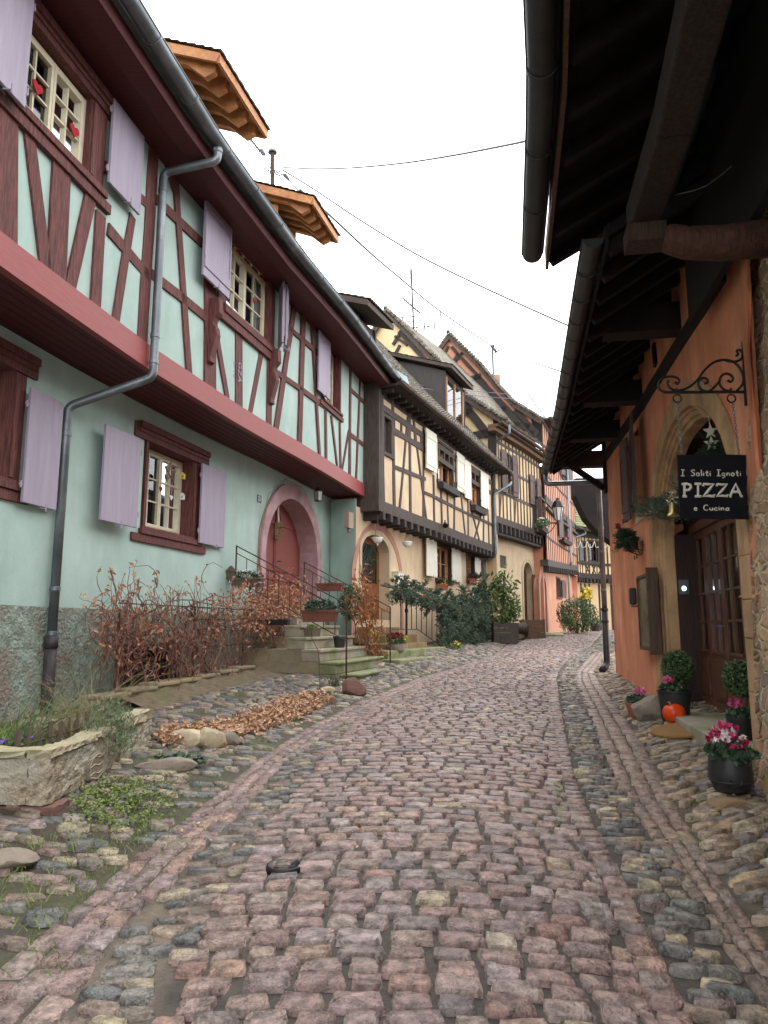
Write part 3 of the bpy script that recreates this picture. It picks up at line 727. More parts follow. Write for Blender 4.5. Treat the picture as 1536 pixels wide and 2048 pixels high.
wr = np.clip((xf-bx_('gr', yf)+.05)/.1, 0, 1)[:, None]; cg = cg*(1-wr)+np.array(lin((84,74,62)))[None]*wr
ws = (np.clip((xf-bx_('pl', yf))/.05, 0, 1)*np.clip((bx_('sl', yf)-xf)/.05, 0, 1))[:, None]; cg = cg*(1-ws)+np.array(lin((104,92,82)))[None]*ws
dm = np.exp(-(((xf+2.1)/.7)**2+((yf-4.6)/.6)**2))[:, None]; cg = cg*(1-dm*.8)+np.array(lin((60,46,36)))[None]*dm*.8
tag(npmesh('ground', np.stack([xf, yf, ZZ], 1), Fg, M_soil, cg, True), 'damp mortar and soil in the joints between the paving stones', None, None, 'structure')
# iron cover half sunk in the setts
t = thing('valve_cover', 'small dark cast iron cover set in the setts at mid street', 'cover', gp(570, 1735))
p = gp(570, 1735); MB().lathe([(.0, .004), (.085, .005), (.09, .012), (.105, .012), (.11, -.02)], 20, (p.x, p.y, p.z+.006)).build('lid', M_blackmetal, t, True)
mb = MB()
for k in range(5): mb.box(p.x-.06, p.x+.06, p.y-.05+k*.024, p.y-.042+k*.024, p.z+.01, p.z+.018)
mb.build('grip_ribs', M_zincD, t)
# ================================================================== GREEN HOUSE (no. 21)
def shpx(fac, par, uh, uf, vT, vB, n, m, batten=False, z=None):
    vm = (vT+vB)/2; th, _ = fac.px(uh, vm, n); tf, _ = fac.px(uf, vm, n); z1 = fac.px(uh, vT, n)[1]; z0 = fac.px(uh, vB, n)[1]
    if z: z0, z1 = z
    return shutter(fac, par, th, abs(tf-th), z0, z1, 1 if tf > th else -1, 0, m, n, batten)
FA = Fac([(-4.3,1.2),(-3.52,6.2),(-3.04,8.8),(-2.28,11.8),(-1.48,14.4),(-.38,18.5)], 1)
HG = thing('half_timbered_house', 'mint green house with dark red timbers and lilac shutters, nearest on the left', 'house', (-4.5, 9, 0))
TE = FA.L; ZB, ZF = 4.8, 5.12; NW = -.9
# ground floor
G2 = (FA.t(268, NW-.2, 1000), FA.t(362, NW-.2, 1000), FA.px(362,1074,NW-.2)[1], FA.px(362,925,NW-.2)[1])
G1 = (FA.t(-200, NW, 900), FA.t(16, NW, 900), G2[2]+.15, G2[3]+.1)
def grow(r, a, b=None): b = a if b is None else b; return (r[0]-a, r[1]+a, r[2]-b, r[3]+b)
D21 = dict(t0=FA.t(528, NW, 1100), t1=FA.t(632, NW, 1100), z0=FA.px(600,1214,NW)[1], z1=FA.px(571, 993, NW)[1], kind='pointed', depth=.5)
D21['zs'] = FA.px(528, 1098, NW)[1]
PL = FA.px(100, 1214, NW)[1]
CH_ = rect(FA, 238, 347, 1302, 1409, NW)
j2 = .3
wall(FA, 'ground_floor_wall', M_green, HG, -6, TE, PL, ZB, NW, [hole((G1[0]-.22, G1[1]+.2, G1[2]-.05, G1[3]+.15)), hole((G2[0]-.12, G2[1]+j2, G2[2]-.06, G2[3]+.12)), D21], .28)
W1 = dict(D21); W1['z0'] = 0.
wall(FA, 'rough_plinth', M_greenD, HG, -6, TE, -.4, PL, NW+.025, [hole((D21['t0'], D21['t1'], 0.1, PL)), hole(CH_)], .3)
s = surround(FA, D21, .27, NW, NW+.05, .34); sr_ = s.build('door_arch', M_pink, HG)
# deep splayed reveal of the arch
D2b = dict(D21); D2b['t0'] += .014; D2b['t1'] -= .014; D2b['z1'] -= .014
mb = MB(); A = [(D2b['t0'], D2b['z0'])]+arc_pts(D2b)+[(D2b['t1'], D2b['z0'])]
for (a, za), (b, zb) in zip(A, A[1:]): mb.add([FA(a,za,NW+.052), FA(b,zb,NW+.052), FA(b-.0,zb,NW-.45), FA(a,za,NW-.45)], [(0,1,2,3)])
mb.build('arch_reveal', M_pink, sr_)
# door leaf
dt0, dt1, dz1 = D21['t0'], D21['t1'], D21['z1']; nd = NW-.42
mb = MB(); A = arc_pts(D21); mb.prism([FA(dt0, D21['z0'], nd-.06)]+[FA(a, z, nd-.06) for a, z in A]+[FA(dt1, D21['z0'], nd-.06)], FA.nrm((dt0+dt1)/2)*.06)
door = mb.build('door', M_door21, HG)
mb = MB(); tm = (dt0+dt1)/2; zz0 = D21['z0']
for a, b in ((dt0+.06, tm-.05), (tm+.05, dt1-.06)):
    for c, d in ((zz0+.12, zz0+.62), (zz0+.78, zz0+2.0)):
        d2 = min(d, dz1-.5)
        for e0, e1, f0, f1 in ((a,b,c,c+.04),(a,b,d2-.04,d2),(a,a+.04,c,d2),(b-.04,b,c,d2)): fbox(FA, mb, e0, e1, f0, f1, nd, nd+.03)
fbox(FA, mb, tm-.03, tm+.03, zz0, dz1-.1, nd, nd+.035)
for k in (-.28, .28): fbox(FA, mb, tm+k-.02, tm+k+.02, zz0+2.05, dz1-.4, nd, nd+.02)
mb.build('moulding', M_door21, door)
MB().tube([FA(tm+.1, zz0+1.0, nd+.02), FA(tm+.1, zz0+1.0, nd+.08), FA(tm+.2, zz0+1.0, nd+.08)], .012, 6).build('handle', M_blackmetal, door)
# ground floor windows
def redwin(r, n, nr, jamb=.26, lint=.2, sill=.16, ext=.35, label=None, curtain=0, jl=None):
    o = window(FA, HG, r, n, M_cream, curtain=curtain, label=label); t0, t1, z0, z1 = r; mb = MB(); jl = jamb if jl is None else jl
    fbox(FA, mb, t0-jl, t0, z0-.05, z1+.05, n-.05, nr); fbox(FA, mb, t1, t1+jamb, z0-.05, z1+.05, n-.05, nr); fbox(FA, mb, t1+.02, t1+.09, z0, z1, nr, nr+.02)
    fbox(FA, mb, t0-ext, t1+jamb+ext*.5, z1+.02, z1+lint, n-.06, nr+.03); fbox(FA, mb, t0-ext*.8, t1+jamb+ext*.4, z1+lint-.07, z1+lint+.02, n-.06, nr+.08)
    fbox(FA, mb, t0-ext*.8, t1+jamb+ext*.4, z1+lint*.45, z1+lint-.075, n-.06, nr+.05)
    mb.build('casing', M_red, o); mb = MB()
    fbox(FA, mb, t0-ext*.9, t1+jamb+ext*.5, z0-sill-.06, z0-sill*.7, n-.05, nr+.03); fbox(FA, mb, t0-ext*.4, t1+jamb+ext*.1, z0-sill*.7+.002, z0-sill*.3, n-.05, nr+.06)
    fbox(FA, mb, t0-ext*.3, t1+jamb, z0-sill*.3+.002, z0-.02, n-.05, nr+.03)
    mb.build('sill', M_red, o, bevel=.006); mb = MB(); fbox(FA, mb, t0, t1, z0-.018, z0+.0, n-.04, n+.06); mb.build('cream_sill', M_cream, o)
    return o
redwin(G2, NW-.2, NW+.01, .25, .24, .2, .4, 'small paned window between lilac shutters under the jetty', jl=.06)
redwin(G1, NW-.2, NW+.01, .2, .24, .2, .3, 'window cut by the left edge of the photo')
sh = rect(FA, 207, 283, 849, 1050, NW)
shpx(FA, HG, 274, 200, 877, 1057, NW+.18, M_lilac)
shpx(FA, HG, 399, 452, 925, 1086, NW+.08, M_lilac)
shpx(FA, HG, 49, 118, 771, 1006, NW+.08, M_lilac)
# cellar hatch
mb = MB(); fbox(FA, mb, CH_[0], CH_[1], CH_[2], CH_[3], NW-.2, NW-.12)
for k in range(5): fbox(FA, mb, CH_[0]+(CH_[1]-CH_[0])*k/5+.01, CH_[0]+(CH_[1]-CH_[0])*(k+1)/5-.01, CH_[2], CH_[3]-.22, NW-.12, NW-.1)
ht = mb.build('cellar_hatch', wood('hatch_boards', lin((64,50,48)), .85), HG)
mb = MB(); a, b, c, d = CH_; fbox(FA, mb, a-.1, b+.1, d, d+.1, NW-.1, NW+.05); fbox(FA, mb, a-.1, a, c, d, NW-.1, NW+.04); fbox(FA, mb, b, b+.1, c, d, NW-.1, NW+.04); mb.build('frame', M_dark2, ht)
# jetty
mb = MB(); fbox(FA, mb, -6, TE+.02, ZB, ZF, -.06, .035); fa = mb.build('jetty_beam', M_fasc, HG)
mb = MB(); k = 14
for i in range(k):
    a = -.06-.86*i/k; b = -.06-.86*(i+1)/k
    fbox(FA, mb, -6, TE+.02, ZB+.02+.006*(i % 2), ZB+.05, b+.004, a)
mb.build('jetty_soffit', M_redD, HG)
mb = MB(); mb.box8([FA(TE-.02,ZB,-1), FA(TE+.03,ZB,-1), FA(TE+.03,ZB,0), FA(TE-.02,ZB,0), FA(TE-.02,ZF,-1), FA(TE+.03,ZF,-1), FA(TE+.03,ZF,0), FA(TE-.02,ZF,0)]); mb.build('end_beam', M_fasc, HG)
# upper wall
ZT = 7.75
U1 = (FA.t(20, -.05, 200), FA.t(168, -.05, 270), FA.px(168,350,-.05)[1], FA.px(168,196,-.05)[1])
U2 = (FA.t(446, -.05, 540), FA.t(529, -.05, 620), FA.px(528,684,-.05)[1], FA.px(528,562,-.05)[1])
U3 = (FA.t(647, 0, 740), FA.t(676, 0, 770), FA.px(676,823,0)[1], FA.px(676,708,0)[1])
wall(FA, 'upper_wall', M_green, HG, -6, TE, ZF, ZT, 0, [hole((U1[0]-.1, U1[1]+.28, U1[2]-.1, U1[3]+.1)), hole((U2[0]-.1, U2[1]+.22, U2[2]-.1, U2[3]+.1)), hole((U3[0]-.1, U3[1]+.1, U3[2]-.05, U3[3]+.05))], .3)
redwin(U1, -.05, .03, .3, .22, .2, .3, 'upper window with two red paper hearts')
redwin(U2, -.05, .03, .26, .24, .26, .3, 'upper window under a garland of small hearts', curtain=.2)
redwin(U3, -.12, .03, .12, .16, .14, .3, 'narrow upper window near the end of the house')
zU1 = (FA.px(219,370,.09)[1], FA.px(219,190,.09)[1]); shpx(FA, HG, 219, 284, 190, 370, .09, M_lilac)
shpx(FA, HG, 50, -28, 100, 200, .14, M_lilac, z=(FA.px(44,217,.14)[1], zU1[1]))
shpx(FA, HG, 458, 404, 433, 602, .13, M_lilac, True)
shutter(FA, HG, U2[1]+.34, .36, U2[2]-.02, U2[3]+.1, -1, 37, M_lilac, .06, True)
shutter(FA, HG, U2[1]+.5, .36, U2[2]-.02, U2[3]+.06, -1, 30, M_lilac, .1, True)
shpx(FA, HG, 658, 635, 685, 801, .08, M_lilac)
mb = MB()
zp = FA.px(480, 470, 0)[1]
def T_(a, b, w, **k):
    A = Vector(FA.px(*a)); B = Vector(FA.px(*b))
    if A.y < B.y: A, B = B, A
    d = A-B
    if d.y > .5:
        if B.y < ZF+.42: B = B-d*((B.y-ZF+.01)/d.y)
        top = zp+.0 if A.y > zp-.35 else None
        for U in (U1, U2, U3):
            zs = U[2]-.24
            if U[0]-.35 < A.x < U[1]+.3 and abs(A.y-zs) < .5: top = zs
        if top: A = A+d*((top-A.y)/d.y)
    tim(FA, mb, tuple(A), tuple(B), w*1.12, px=False, **k)
T_((-40,200),(-40,440),.3); T_((12,262),(8,470),.25); T_((60,300),(86,520),.14); T_((119,350),(110,545),.26); T_((174,412),(138,572),.15); T_((199,428),(188,605),.17)
T_((213,458),(292,552),.13); T_((262,432),(228,640),.13); T_((306,270),(282,668),.22); T_((347,325),(374,728),.13); T_((205,330),(300,415),.12)
T_((300,390),(402,487),.13); T_((300,547),(408,632),.13); T_((352,395),(330,330),.1)
T_((418,560),(418,752),.3); T_((431,668),(450,782),.12); T_((475,690),(475,800),.22); T_((516,730),(499,815),.13); T_((538,700),(536,845),.17)
T_((593,575),(551,852),.15); T_((606,612),(598,880),.17); T_((621,618),(637,902),.1); T_((575,655),(650,722),.1); T_((545,740),(655,818),.1)
T_((650,815),(651,912),.1); T_((661,830),(673,930),.07); T_((678,845),(680,940),.08); T_((696,862),(683,940),.07); T_((700,705),(698,958),.12); T_((720,735),(711,962),.09); T_((730,742),(732,972),.12)
T_((699,778),(731,808),.09); T_((698,868),(731,893),.09)
zp = FA.px(480, 470, 0)[1]
fbox(FA, mb, -6, TE, zp-.02, zp+.13, -.03, .045)
tf = mb.build('timber_frame', M_red, HG)
# carved consoles of window two
for u0, v0 in ((418, 640), (539, 735)):
    t_, z_ = FA.px(u0, v0, 0); mb = MB(); pr = []
    for n_, zz in ((0,.32),(.16,.32),(.17,.08),(.10,.0),(.07,-.08),(.12,-.14),(.14,-.26),(.10,-.42),(.05,-.6),(.06,-.68),(0,-.7)): pr.append(FA(t_-.07, z_+zz, n_+.03))
    mb.prism(pr, FA.dir(t_)*.14); mb.build('console', M_red, HG, bevel=.008)
# brackets with carved date marks on the post
def txt_mesh(name, body, size, m, ext=.002, font=None, space=1.):
    cu = bpy.data.curves.new(name, 'FONT'); cu.body = body; cu.size = size; cu.align_x = 'CENTER'; cu.align_y = 'CENTER'; cu.extrude = ext; cu.resolution_u = 4; cu.space_character = space
    t_ = bpy.data.objects.new(name, cu); S.collection.objects.link(t_); bpy.context.view_layer.update()
    me = bpy.data.meshes.new_from_object(t_); bpy.data.objects.remove(t_); me.name = name; me.materials.clear(); me.materials.append(m)
    o = bpy.data.objects.new(name, me); S.collection.objects.link(o); return o
def scribble(t_, z_, txt, size, n, par, m, name='carved_numerals', rz=0):
    o = txt_mesh(name, txt, size, m, .003); d = FA.dir(t_); nn = FA.nrm(t_).normalized()
    Mx = Matrix((d, Vector((0,0,1)), nn)).transposed(); 
    Mx = Matrix(((d.x, 0, nn.x), (d.y, 0, nn.y), (0, 1, 0))); e = Mx.to_euler()
    o.rotation_euler = (Mx @ Matrix.Rotation(rz, 3, 'Z')).to_euler(); p = FA(t_, z_, n); o.location = p-Vector(par.location) if par else p; o.parent = par; return o
t_, z_ = FA.px(475, 745, 0); scribble(t_, z_, 'GZA', .17, .04, HG, M_lilac, rz=-PI/2); scribble(t_-.13, z_-.0, '8718', .14, .012, HG, M_lilac, rz=-PI/2)
# eaves, roof, gutter
mb = MB(); EN = .78; EZ = 7.93
for a, b, c, d in ((-.2, EN-.34, 7.76, 7.80), (EN-.36, EN-.1, 7.66, 7.86)): fbox(FA, mb, -6, TE+.25, c, d, a, b)
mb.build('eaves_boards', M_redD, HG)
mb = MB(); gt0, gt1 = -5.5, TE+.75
g_ = gutter(FA, gt0, gt1, EZ-.02, EN+.06, .1, .95); g_.build('gutter', M_zinc, HG, True)
RS = 1.05
mb = MB(); k = 10
for i in range(k):
    a = -6+(TE+6.5)*i/k; b = -6+(TE+6.5)*(i+1)/k
    mb.box8([FA(a,EZ-.03,EN-.02),FA(b,EZ-.03,EN-.02),FA(b,EZ-.03+3.9*RS,EN-3.9),FA(a,EZ-.03+3.9*RS,EN-3.9),FA(a,EZ+.05,EN-.02),FA(b,EZ+.05,EN-.02),FA(b,EZ+.05+3.9*RS,EN-3.9),FA(a,EZ+.05+3.9*RS,EN-3.9)])
mb.build('roof', M_tile, HG)
mb = MB(); fbox(FA, mb, -6, TE-.02, 0, 11.9, -4.3, -4.2); 
for t_ in (-6, TE-.1):  # end walls, gable shaped
    mb.prism([FA(t_,-.3,-4.3), FA(t_,-.3,-.95), FA(t_,4.8,-.95), FA(t_,4.8,-.02), FA(t_,7.8,-.02), FA(t_,8.0,.3), FA(t_,12,-3.2), FA(t_,12,-4.3)], FA.dir(t_)*.08)
mb.build('rear_and_end_walls', M_green, HG)
# zinc end sheet between the two gutters
mb = MB(); c = [FA.px(746,736,.9), FA.px(800,742,.9), FA.px(818,765,.9), FA.px(808,780,.9), FA.px(798,782,.9), FA.px(752,757,.9)]
Yp = 17.9; P = [atY(u, v, Yp+(u-750)*.01) for u, v in ((742,735),(760,731),(788,738),(812,752),(817,768),(810,778),(800,781),(758,754))]
mb.prism(P, (.02, .035, .0)); mb.build('valley_sheet', M_flash, HG)
# downpipe
A0 = FA(FA.px(438,250,EN+.06)[0], EZ-.1, EN+.06)
tp = FA.px(312, 640, .11)[0]; A1 = A0+Vector((0,0,-.2)); z1_ = FA.px(315,330,.11)[1]
A2 = FA(tp, z1_, .11); A3 = FA(tp, ZB-.12, .11)
tw = FA.px(135, 830, NW+.1)[0]; A4 = FA(tw, FA.px(140,815,NW+.1)[1], NW+.1); zb_ = FA.px(108, 1272, NW+.1)[1]; A5 = FA(tw, zb_, NW+.1)
bands = [(A0+Vector((0,0,-.06)), (0,0,1)), (A2+Vector((0,0,-.25)), (0,0,1)), (A3+Vector((0,0,.55)), (0,0,1)), (A3+Vector((0,0,.2)), (0,0,1)), (A4+Vector((0,0,-.35)), (0,0,1)), (A5+Vector((0,0,.55)),(0,0,1)), (A5+Vector((0,0,.03)),(0,0,1))]
dp = pipe([A0, A1, A2, A3, A4, A5], .055, bands).build('downpipe', M_zinc, HG, True)
zz = g(A5.x, A5.y); MB().tube([A5+Vector((0,0,-.02)), Vector((A5.x,A5.y,zz-.1))], .068, 10).tube([A5, A5+Vector((0,0,-.14))], .08, 10).tube([Vector((A5.x,A5.y,zz+.3)),Vector((A5.x,A5.y,zz+.35))],.078,10).build('cast_iron_foot', wood('foot_paint', lin((74,66,70)), .6), dp, True)
# dormers
def dormer(uvA, uvB, n, depth_uv, lab, tip=.0):
    """shed dormer; uvA, uvB = ends of the front eave in the photo"""
    tA, zA = FA.px(*uvA, n); tB, zB = FA.px(*uvB, n); z = (zA+zB)/2; t0, t1 = tA, tB
    mb = MB(); up = .42; D = 2.6
    for i, (a, b) in enumerate(((0, .05),)):
        mb.box8([FA(t0,z,n),FA(t1,z,n),FA(t1,z+up*D,n-D),FA(t0,z+up*D,n-D),FA(t0,z+.05,n),FA(t1,z+.05,n),FA(t1,z+.05+up*D,n-D),FA(t0,z+.05+up*D,n-D)])
    rf = mb.build('dormer_roof', M_pine, HG, label=lab)
    mb = MB()
    p0 = FA(t0-.06, z+.05, n+.06); U = FA(t1+.06, z+.05, n+.06)-p0; V = FA(t0-.06, z+.05+up*D, n-D)-FA(t0-.06, z+.05, n)
    tl = tiles(p0, U, V, int(U.length/.2), int(V.length/.16), 'tiles', M_tile, rf, .012, .03)
    mb = MB()
    mb.beam(FA(t0,z-.03,n), FA(t1,z-.03,n), .05, .16); mb.beam(FA(t0,z-.03,n), FA(t0,z-.03+up*D,n-D), .05, .16); mb.beam(FA(t1,z-.03,n), FA(t1,z-.03+up*D,n-D), .05, .16)
    for k in range(5):
        t_ = t0+.18+(t1-t0-.36)*k/4; mb.beam(FA(t_,z-.08+up*.12,n-.12), FA(t_,z-.08+up*1.2,n-1.2), .1, .16)
        mb.prism([FA(t_-.05,z-.16+up*.6,n-.62), FA(t_-.05,z-.2,n-.3), FA(t_-.05,z-.14,n-.14), FA(t_-.05,z-.02,n-.1), FA(t_-.05,z+.18,n-.62)], FA.dir(t_)*.1)
    mb.build('rafters', M_pine, rf); mb = MB(); w0, w1 = t0+.3, t1-.3; nb = n-1.0
    mb.prism([FA(w0, z-2, nb), FA(w0, z+up*.5, nb), FA(w0, z+up*2.6-.02, nb-2.1), FA(w0, z-2, nb-2.1)], FA.dir(w0)*.06)
    mb.prism([FA(w1, z-2, nb), FA(w1, z+up*.5, nb), FA(w1, z+up*2.6-.02, nb-2.1), FA(w1, z-2, nb-2.1)], -FA.dir(w1)*.06)
    mb.box8([FA(w0,z-2,nb-.04),FA(w1,z-2,nb-.04),FA(w1,z-2,nb-.1),FA(w0,z-2,nb-.1),FA(w0,z+.15,nb-.04),FA(w1,z+.15,nb-.04),FA(w1,z+.15,nb-.1),FA(w0,z+.15,nb-.1)])
    mb.build('dormer_walls', M_green, rf)
    [MB().beam(FA(w_,z-1.6,nb+.01), FA(w_,z+.2,nb+.01), .12, .12).build('corner_post', M_pine, rf) for w_ in (w0, w1)]
    return rf
dormer((437,118),(533,262), .05, None, 'nearer dormer with new pine rafters')
dormer((625,393),(675,483), .05, None, 'farther dormer with new pine rafters')
# number plate and wall lantern
def plate(fac, u, v, n, txt, w, h, par):
    t_, z_ = fac.px(u, v, n); mb = MB(); fbox(fac, mb, t_-w/2, t_+w/2, z_-h/2, z_+h/2, n, n+.012)
    o = mb.build('number_plate', mat('enamel_plate', (.012,.018,.03), None, .35, 5, 0), par)
    q = txt_mesh('numerals', txt, h*.85, M_white, .001); d = fac.dir(t_); nn = fac.nrm(t_).normalized()
    if d.cross(Vector((0,0,1))).dot(nn) < 0: d = -d
    q.rotation_euler = Matrix(((d.x, 0, nn.x), (d.y, 0, nn.y), (0, 1, 0))).to_euler(); org = Vector((0,0,0)); p = o
    while p: org += Vector(p.location); p = p.parent
    q.location = fac(t_, z_, n+.014)-org; q.parent = o
plate(FA, 518, 998, NW, '21', .17, .15, HG)
# ================================================================== OCHRE HOUSE (no. 23)
FB = Fac([(-.12,17.95),(.88,20.3),(1.75,22.25),(2.8,24.85),(4.2,28.0)], 1, 4)
HY = thing('half_timbered_house', 'ochre house with black timbers and cream shutters, second from the left', 'house', (1, 23, 0))
TB = FB.L; NB = -.45
zbt = FB.px(765,1022)[1]; zbt2 = FB.px(985,1105)[1]; print('H23 jetty z', zbt, zbt2, 'len', TB)
ZJ = (zbt+zbt2)/2-.02; ZJ2 = ZJ+.28
D23 = dict(t0=FB.t(722, NB, 1150), t1=FB.t(777, NB, 1150), z0=1.75, z1=FB.px(748, 1070, NB)[1], depth=.35); D23['zs'] = D23['z1']-.45
Y1 = (FB.t(872,NB,1120), FB.t(902,NB,1120), FB.px(872,1158,NB)[1], FB.px(872,1088,NB)[1]); Y2 = (FB.t(934,NB,1130), FB.t(948,NB,1130), FB.px(934,1160,NB)[1], FB.px(934,1110,NB)[1])
wall(FB, 'ground_floor_wall', M_yellow, HY, -.42, TB, 0, ZJ+.1, NB, [D23, hole(grow(Y1,.08)), hole(grow(Y2,.08))], .25, sub=.7)
mb = surround(FB, dict(t0=FB.t(712,NB)-.05, t1=FB.t(800,NB), z0=1.3, z1=FB.px(748,1058,NB)[1], zs=FB.px(720,1120,NB)[1]-.5), .2, NB, NB+.012); mb.build('old_arch_trace', M_mauve, HY)
mb = surround(FB, D23, .12, NB, NB+.03); mb.build('door_surround', M_sandL, HY)
nd = NB-.28; a, b, c, d = D23['t0'], D23['t1'], D23['z0'], D23['z1']
mb = MB(); fbox(FB, mb, a, b, c, c+.95, nd-.05, nd); fbox(FB, mb, a, a+.12, c+.951, d, nd-.05, nd); fbox(FB, mb, b-.12, b, c+.951, d, nd-.05, nd); fbox(FB, mb, a+.12, b-.12, d-.2, d, nd-.05, nd)
fbox(FB, mb, a+.15, b-.15, c+.15, c+.45, nd, nd+.02); fbox(FB, mb, a+.15, b-.15, c+.52, c+.85, nd, nd+.02); dr = mb.build('door', M_oak, HY)
mb = MB(); mb.add([FB(a+.12,c+.95,nd-.03),FB(b-.12,c+.95,nd-.03),FB(b-.12,d-.2,nd-.03),FB(a+.12,d-.2,nd-.03)],[(0,1,2,3)]); mb.build('pane', M_glass, dr)
mb = MB(); mb.add([FB(a,c,nd-.25),FB(b,c,nd-.25),FB(b,d,nd-.25),FB(a,d,nd-.25)],[(0,1,2,3)]); mb.build('recess', M_room, dr)
mb = MB(); 
for k in range(-4, 9):
    for sg in (1, -1):
        t_a, z_a = a+.12, c+.95+k*.2; w_ = b-a-.24; t_b, z_b = b-.12, z_a+sg*w_*1.5; lo, hi = c+.95, d-.2
        def cl(z, za, zb): return (z-za)/(zb-za) if abs(zb-za) > 1e-6 else 0
        s0, s1 = 0, 1; q0, q1 = sorted((cl(lo, z_a, z_b), cl(hi, z_a, z_b))); s0 = max(0, q0); s1 = min(1, q1)
        if s1 > s0: mb.beam(FB(t_a+w_*s0, z_a+(z_b-z_a)*s0, nd+.01), FB(t_a+w_*s1, z_a+(z_b-z_a)*s1, nd+.01), .012, .012)
mb.build('lattice', M_zinc, dr)
MB().tube([FB(b-.08,c+1.05,nd),FB(b-.08,c+1.05,nd+.06),FB(b-.2,c+1.05,nd+.06)],.012,6).build('handle', M_blackmetal, dr)
def bwin(fac, house, r, n, nf, fm=M_pine, cas=M_dark2, ws=.1, **k):
    o = window(fac, house, r, n-.12, fm, rows=k.pop('rows',2), cols=1, **k); mb = MB(); a, b, c, d = r
    fbox(fac, mb, a-ws, b+ws, d, d+ws, n-.14, n+.03); fbox(fac, mb, a-ws-.04, b+ws+.04, c-ws, c, n-.14, n+.06); fbox(fac, mb, a-ws, a, c, d, n-.14, n+.03); fbox(fac, mb, b, b+ws, c, d, n-.14, n+.03)
    mb.build('casing', cas, o); return o
mb = MB(); c0_ = FB.xy(-.42, NB-.01); mb.prism([(c0_.x,c0_.y,0),(c0_.x-.65,c0_.y+.5,0),(c0_.x-.65,c0_.y+.5,ZJ+.3),(c0_.x,c0_.y,ZJ+.3)],(.02,.12,0)); mb.build('corner_return', M_green, HG)
bwin(FB, HY, Y1, NB, 0, leafs=2); bwin(FB, HY, Y2, NB, 0, leafs=1)
hY = Y1[3]-Y1[2]
shpx(FB, HY, 872, 851, 1080, 1155, NB+.12, M_white); shpx(FB, HY, 903, 922, 1092, 1162, NB+.06, M_white)
shpx(FB, HY, 949, 960, 1115, 1148, NB+.06, M_white)
plate(FB, 698, 1059, NB, '23', .17, .15, HY)
# vent window, meter box and hose at the corner
t_, z_ = FB.px(693, 1040, NB); mb = MB(); fbox(FB, mb, t_-.12, t_+.14, z_-.2, z_+.18, NB, NB+.12); mb.build('meter_box', mat('meter_box_paint', lin((160,140,118)), None, .6, 5, .05), HY)
# jetty beams
mb = MB(); fbox(FB, mb, 0, TB+.1, ZJ, ZJ2, -.12, .06); mb.build('jetty_beam', M_dark2, HY)
mb = MB(); k = 22
for i in range(k+1):
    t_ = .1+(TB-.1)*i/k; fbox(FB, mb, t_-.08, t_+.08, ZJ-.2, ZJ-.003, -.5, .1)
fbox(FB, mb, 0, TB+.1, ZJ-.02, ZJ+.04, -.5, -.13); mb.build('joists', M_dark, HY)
ZU = FB.px(760, 770)[1]; ZTB = FB.px(757,790)[1]; print('ZTB', ZTB, FB.px(767,832), FB.px(875,883), FB.px(842,845))
Y3 = (FB.t(767,0,850), FB.t(781,0,860), FB.px(767,903)[1], FB.px(767,832)[1]); Y4 = (FB.t(875,0,900), FB.t(904,0,900), FB.px(875,958)[1], FB.px(875,883)[1]); Y5 = (FB.t(940,0,960), FB.t(959,0,960), FB.px(941,1005)[1], FB.px(941,935)[1])
wall(FB, 'upper_wall', M_yellow, HY, 0, TB, ZJ2, ZTB, 0, [hole(grow(Y3,.05)), hole(grow(Y4,.05)), hole(grow(Y5,.05))], .25, sub=.7)
bwin(FB, HY, Y3, 0, 0, M_dark2, leafs=1, ws=.09, rows=1); bwin(FB, HY, Y4, 0, 0, leafs=2); bwin(FB, HY, Y5, 0, 0, leafs=2)
hh = Y4[3]-Y4[2]
shpx(FB, HY, 872, 851, 870, 947, .1, M_white, True); shpx(FB, HY, 913, 928, 903, 979, .06, M_white, True)
shpx(FB, HY, 941, 929.5, 928, 1001, .1, M_white); shpx(FB, HY, 961, 976, 942, 1012, .06, M_white)
mb = MB()
def TY(a, b, w, **k): tim(FB, mb, a, b, w, **k)
tim(FB, mb, (.06, ZJ2), (.02, ZTB), .32, px=False, n1=.06, w1=.22); TY((757,800),(766,1005),.14, bow=.05)
TY((784,790),(788,1030),.14); TY((818,805),(820,1042),.15); TY((815,835),(797,1030),.11); TY((826,838),(852,1040),.11); TY((846,850),(846,1056),.1); TY((866,950),(868,1066),.12)
TY((786,864),(848,893),.12); TY((786,933),(850,958),.1); TY((848,985),(985,1050),.1); TY((909,965),(907,1080),.12); TY((893,975),(897,1076),.08); TY((921,985),(931,1086),.1); TY((935,985),(936,1088),.1)
TY((942,1020),(962,1096),.09); TY((962,1028),(944,1092),.09); TY((967,1010),(966,1098),.1); TY((985,925),(985,1104),.2); TY((975,1015),(978,1100),.08); TY((881,965),(884,1072),.1)
fbox(FB, mb, 0, TB, ZTB-.35, ZTB-.18, -.02, .035); fbox(FB, mb, .75, TB, ZTB-.75, ZTB-.6, -.02, .035); fbox(FB, mb, -.16, -.003, ZJ, ZTB+.3, -.55, .06)
for k in range(1, 18): fbox(FB, mb, .4+k*.52, .5+k*.52, ZTB-.6, ZTB-.35, -.02, .03)
mb.build('timber_frame', M_dark2, HY)
mb = MB(); t0_, z0_ = FB.px(877, 966, .1)
for (r_) in (Y4, Y5):
    fbox(FB, mb, r_[0]-.1, r_[1]+.15, r_[2]-.3, r_[2]-.1, .03, .22)
mb.build('window_trough', M_dark, HY)
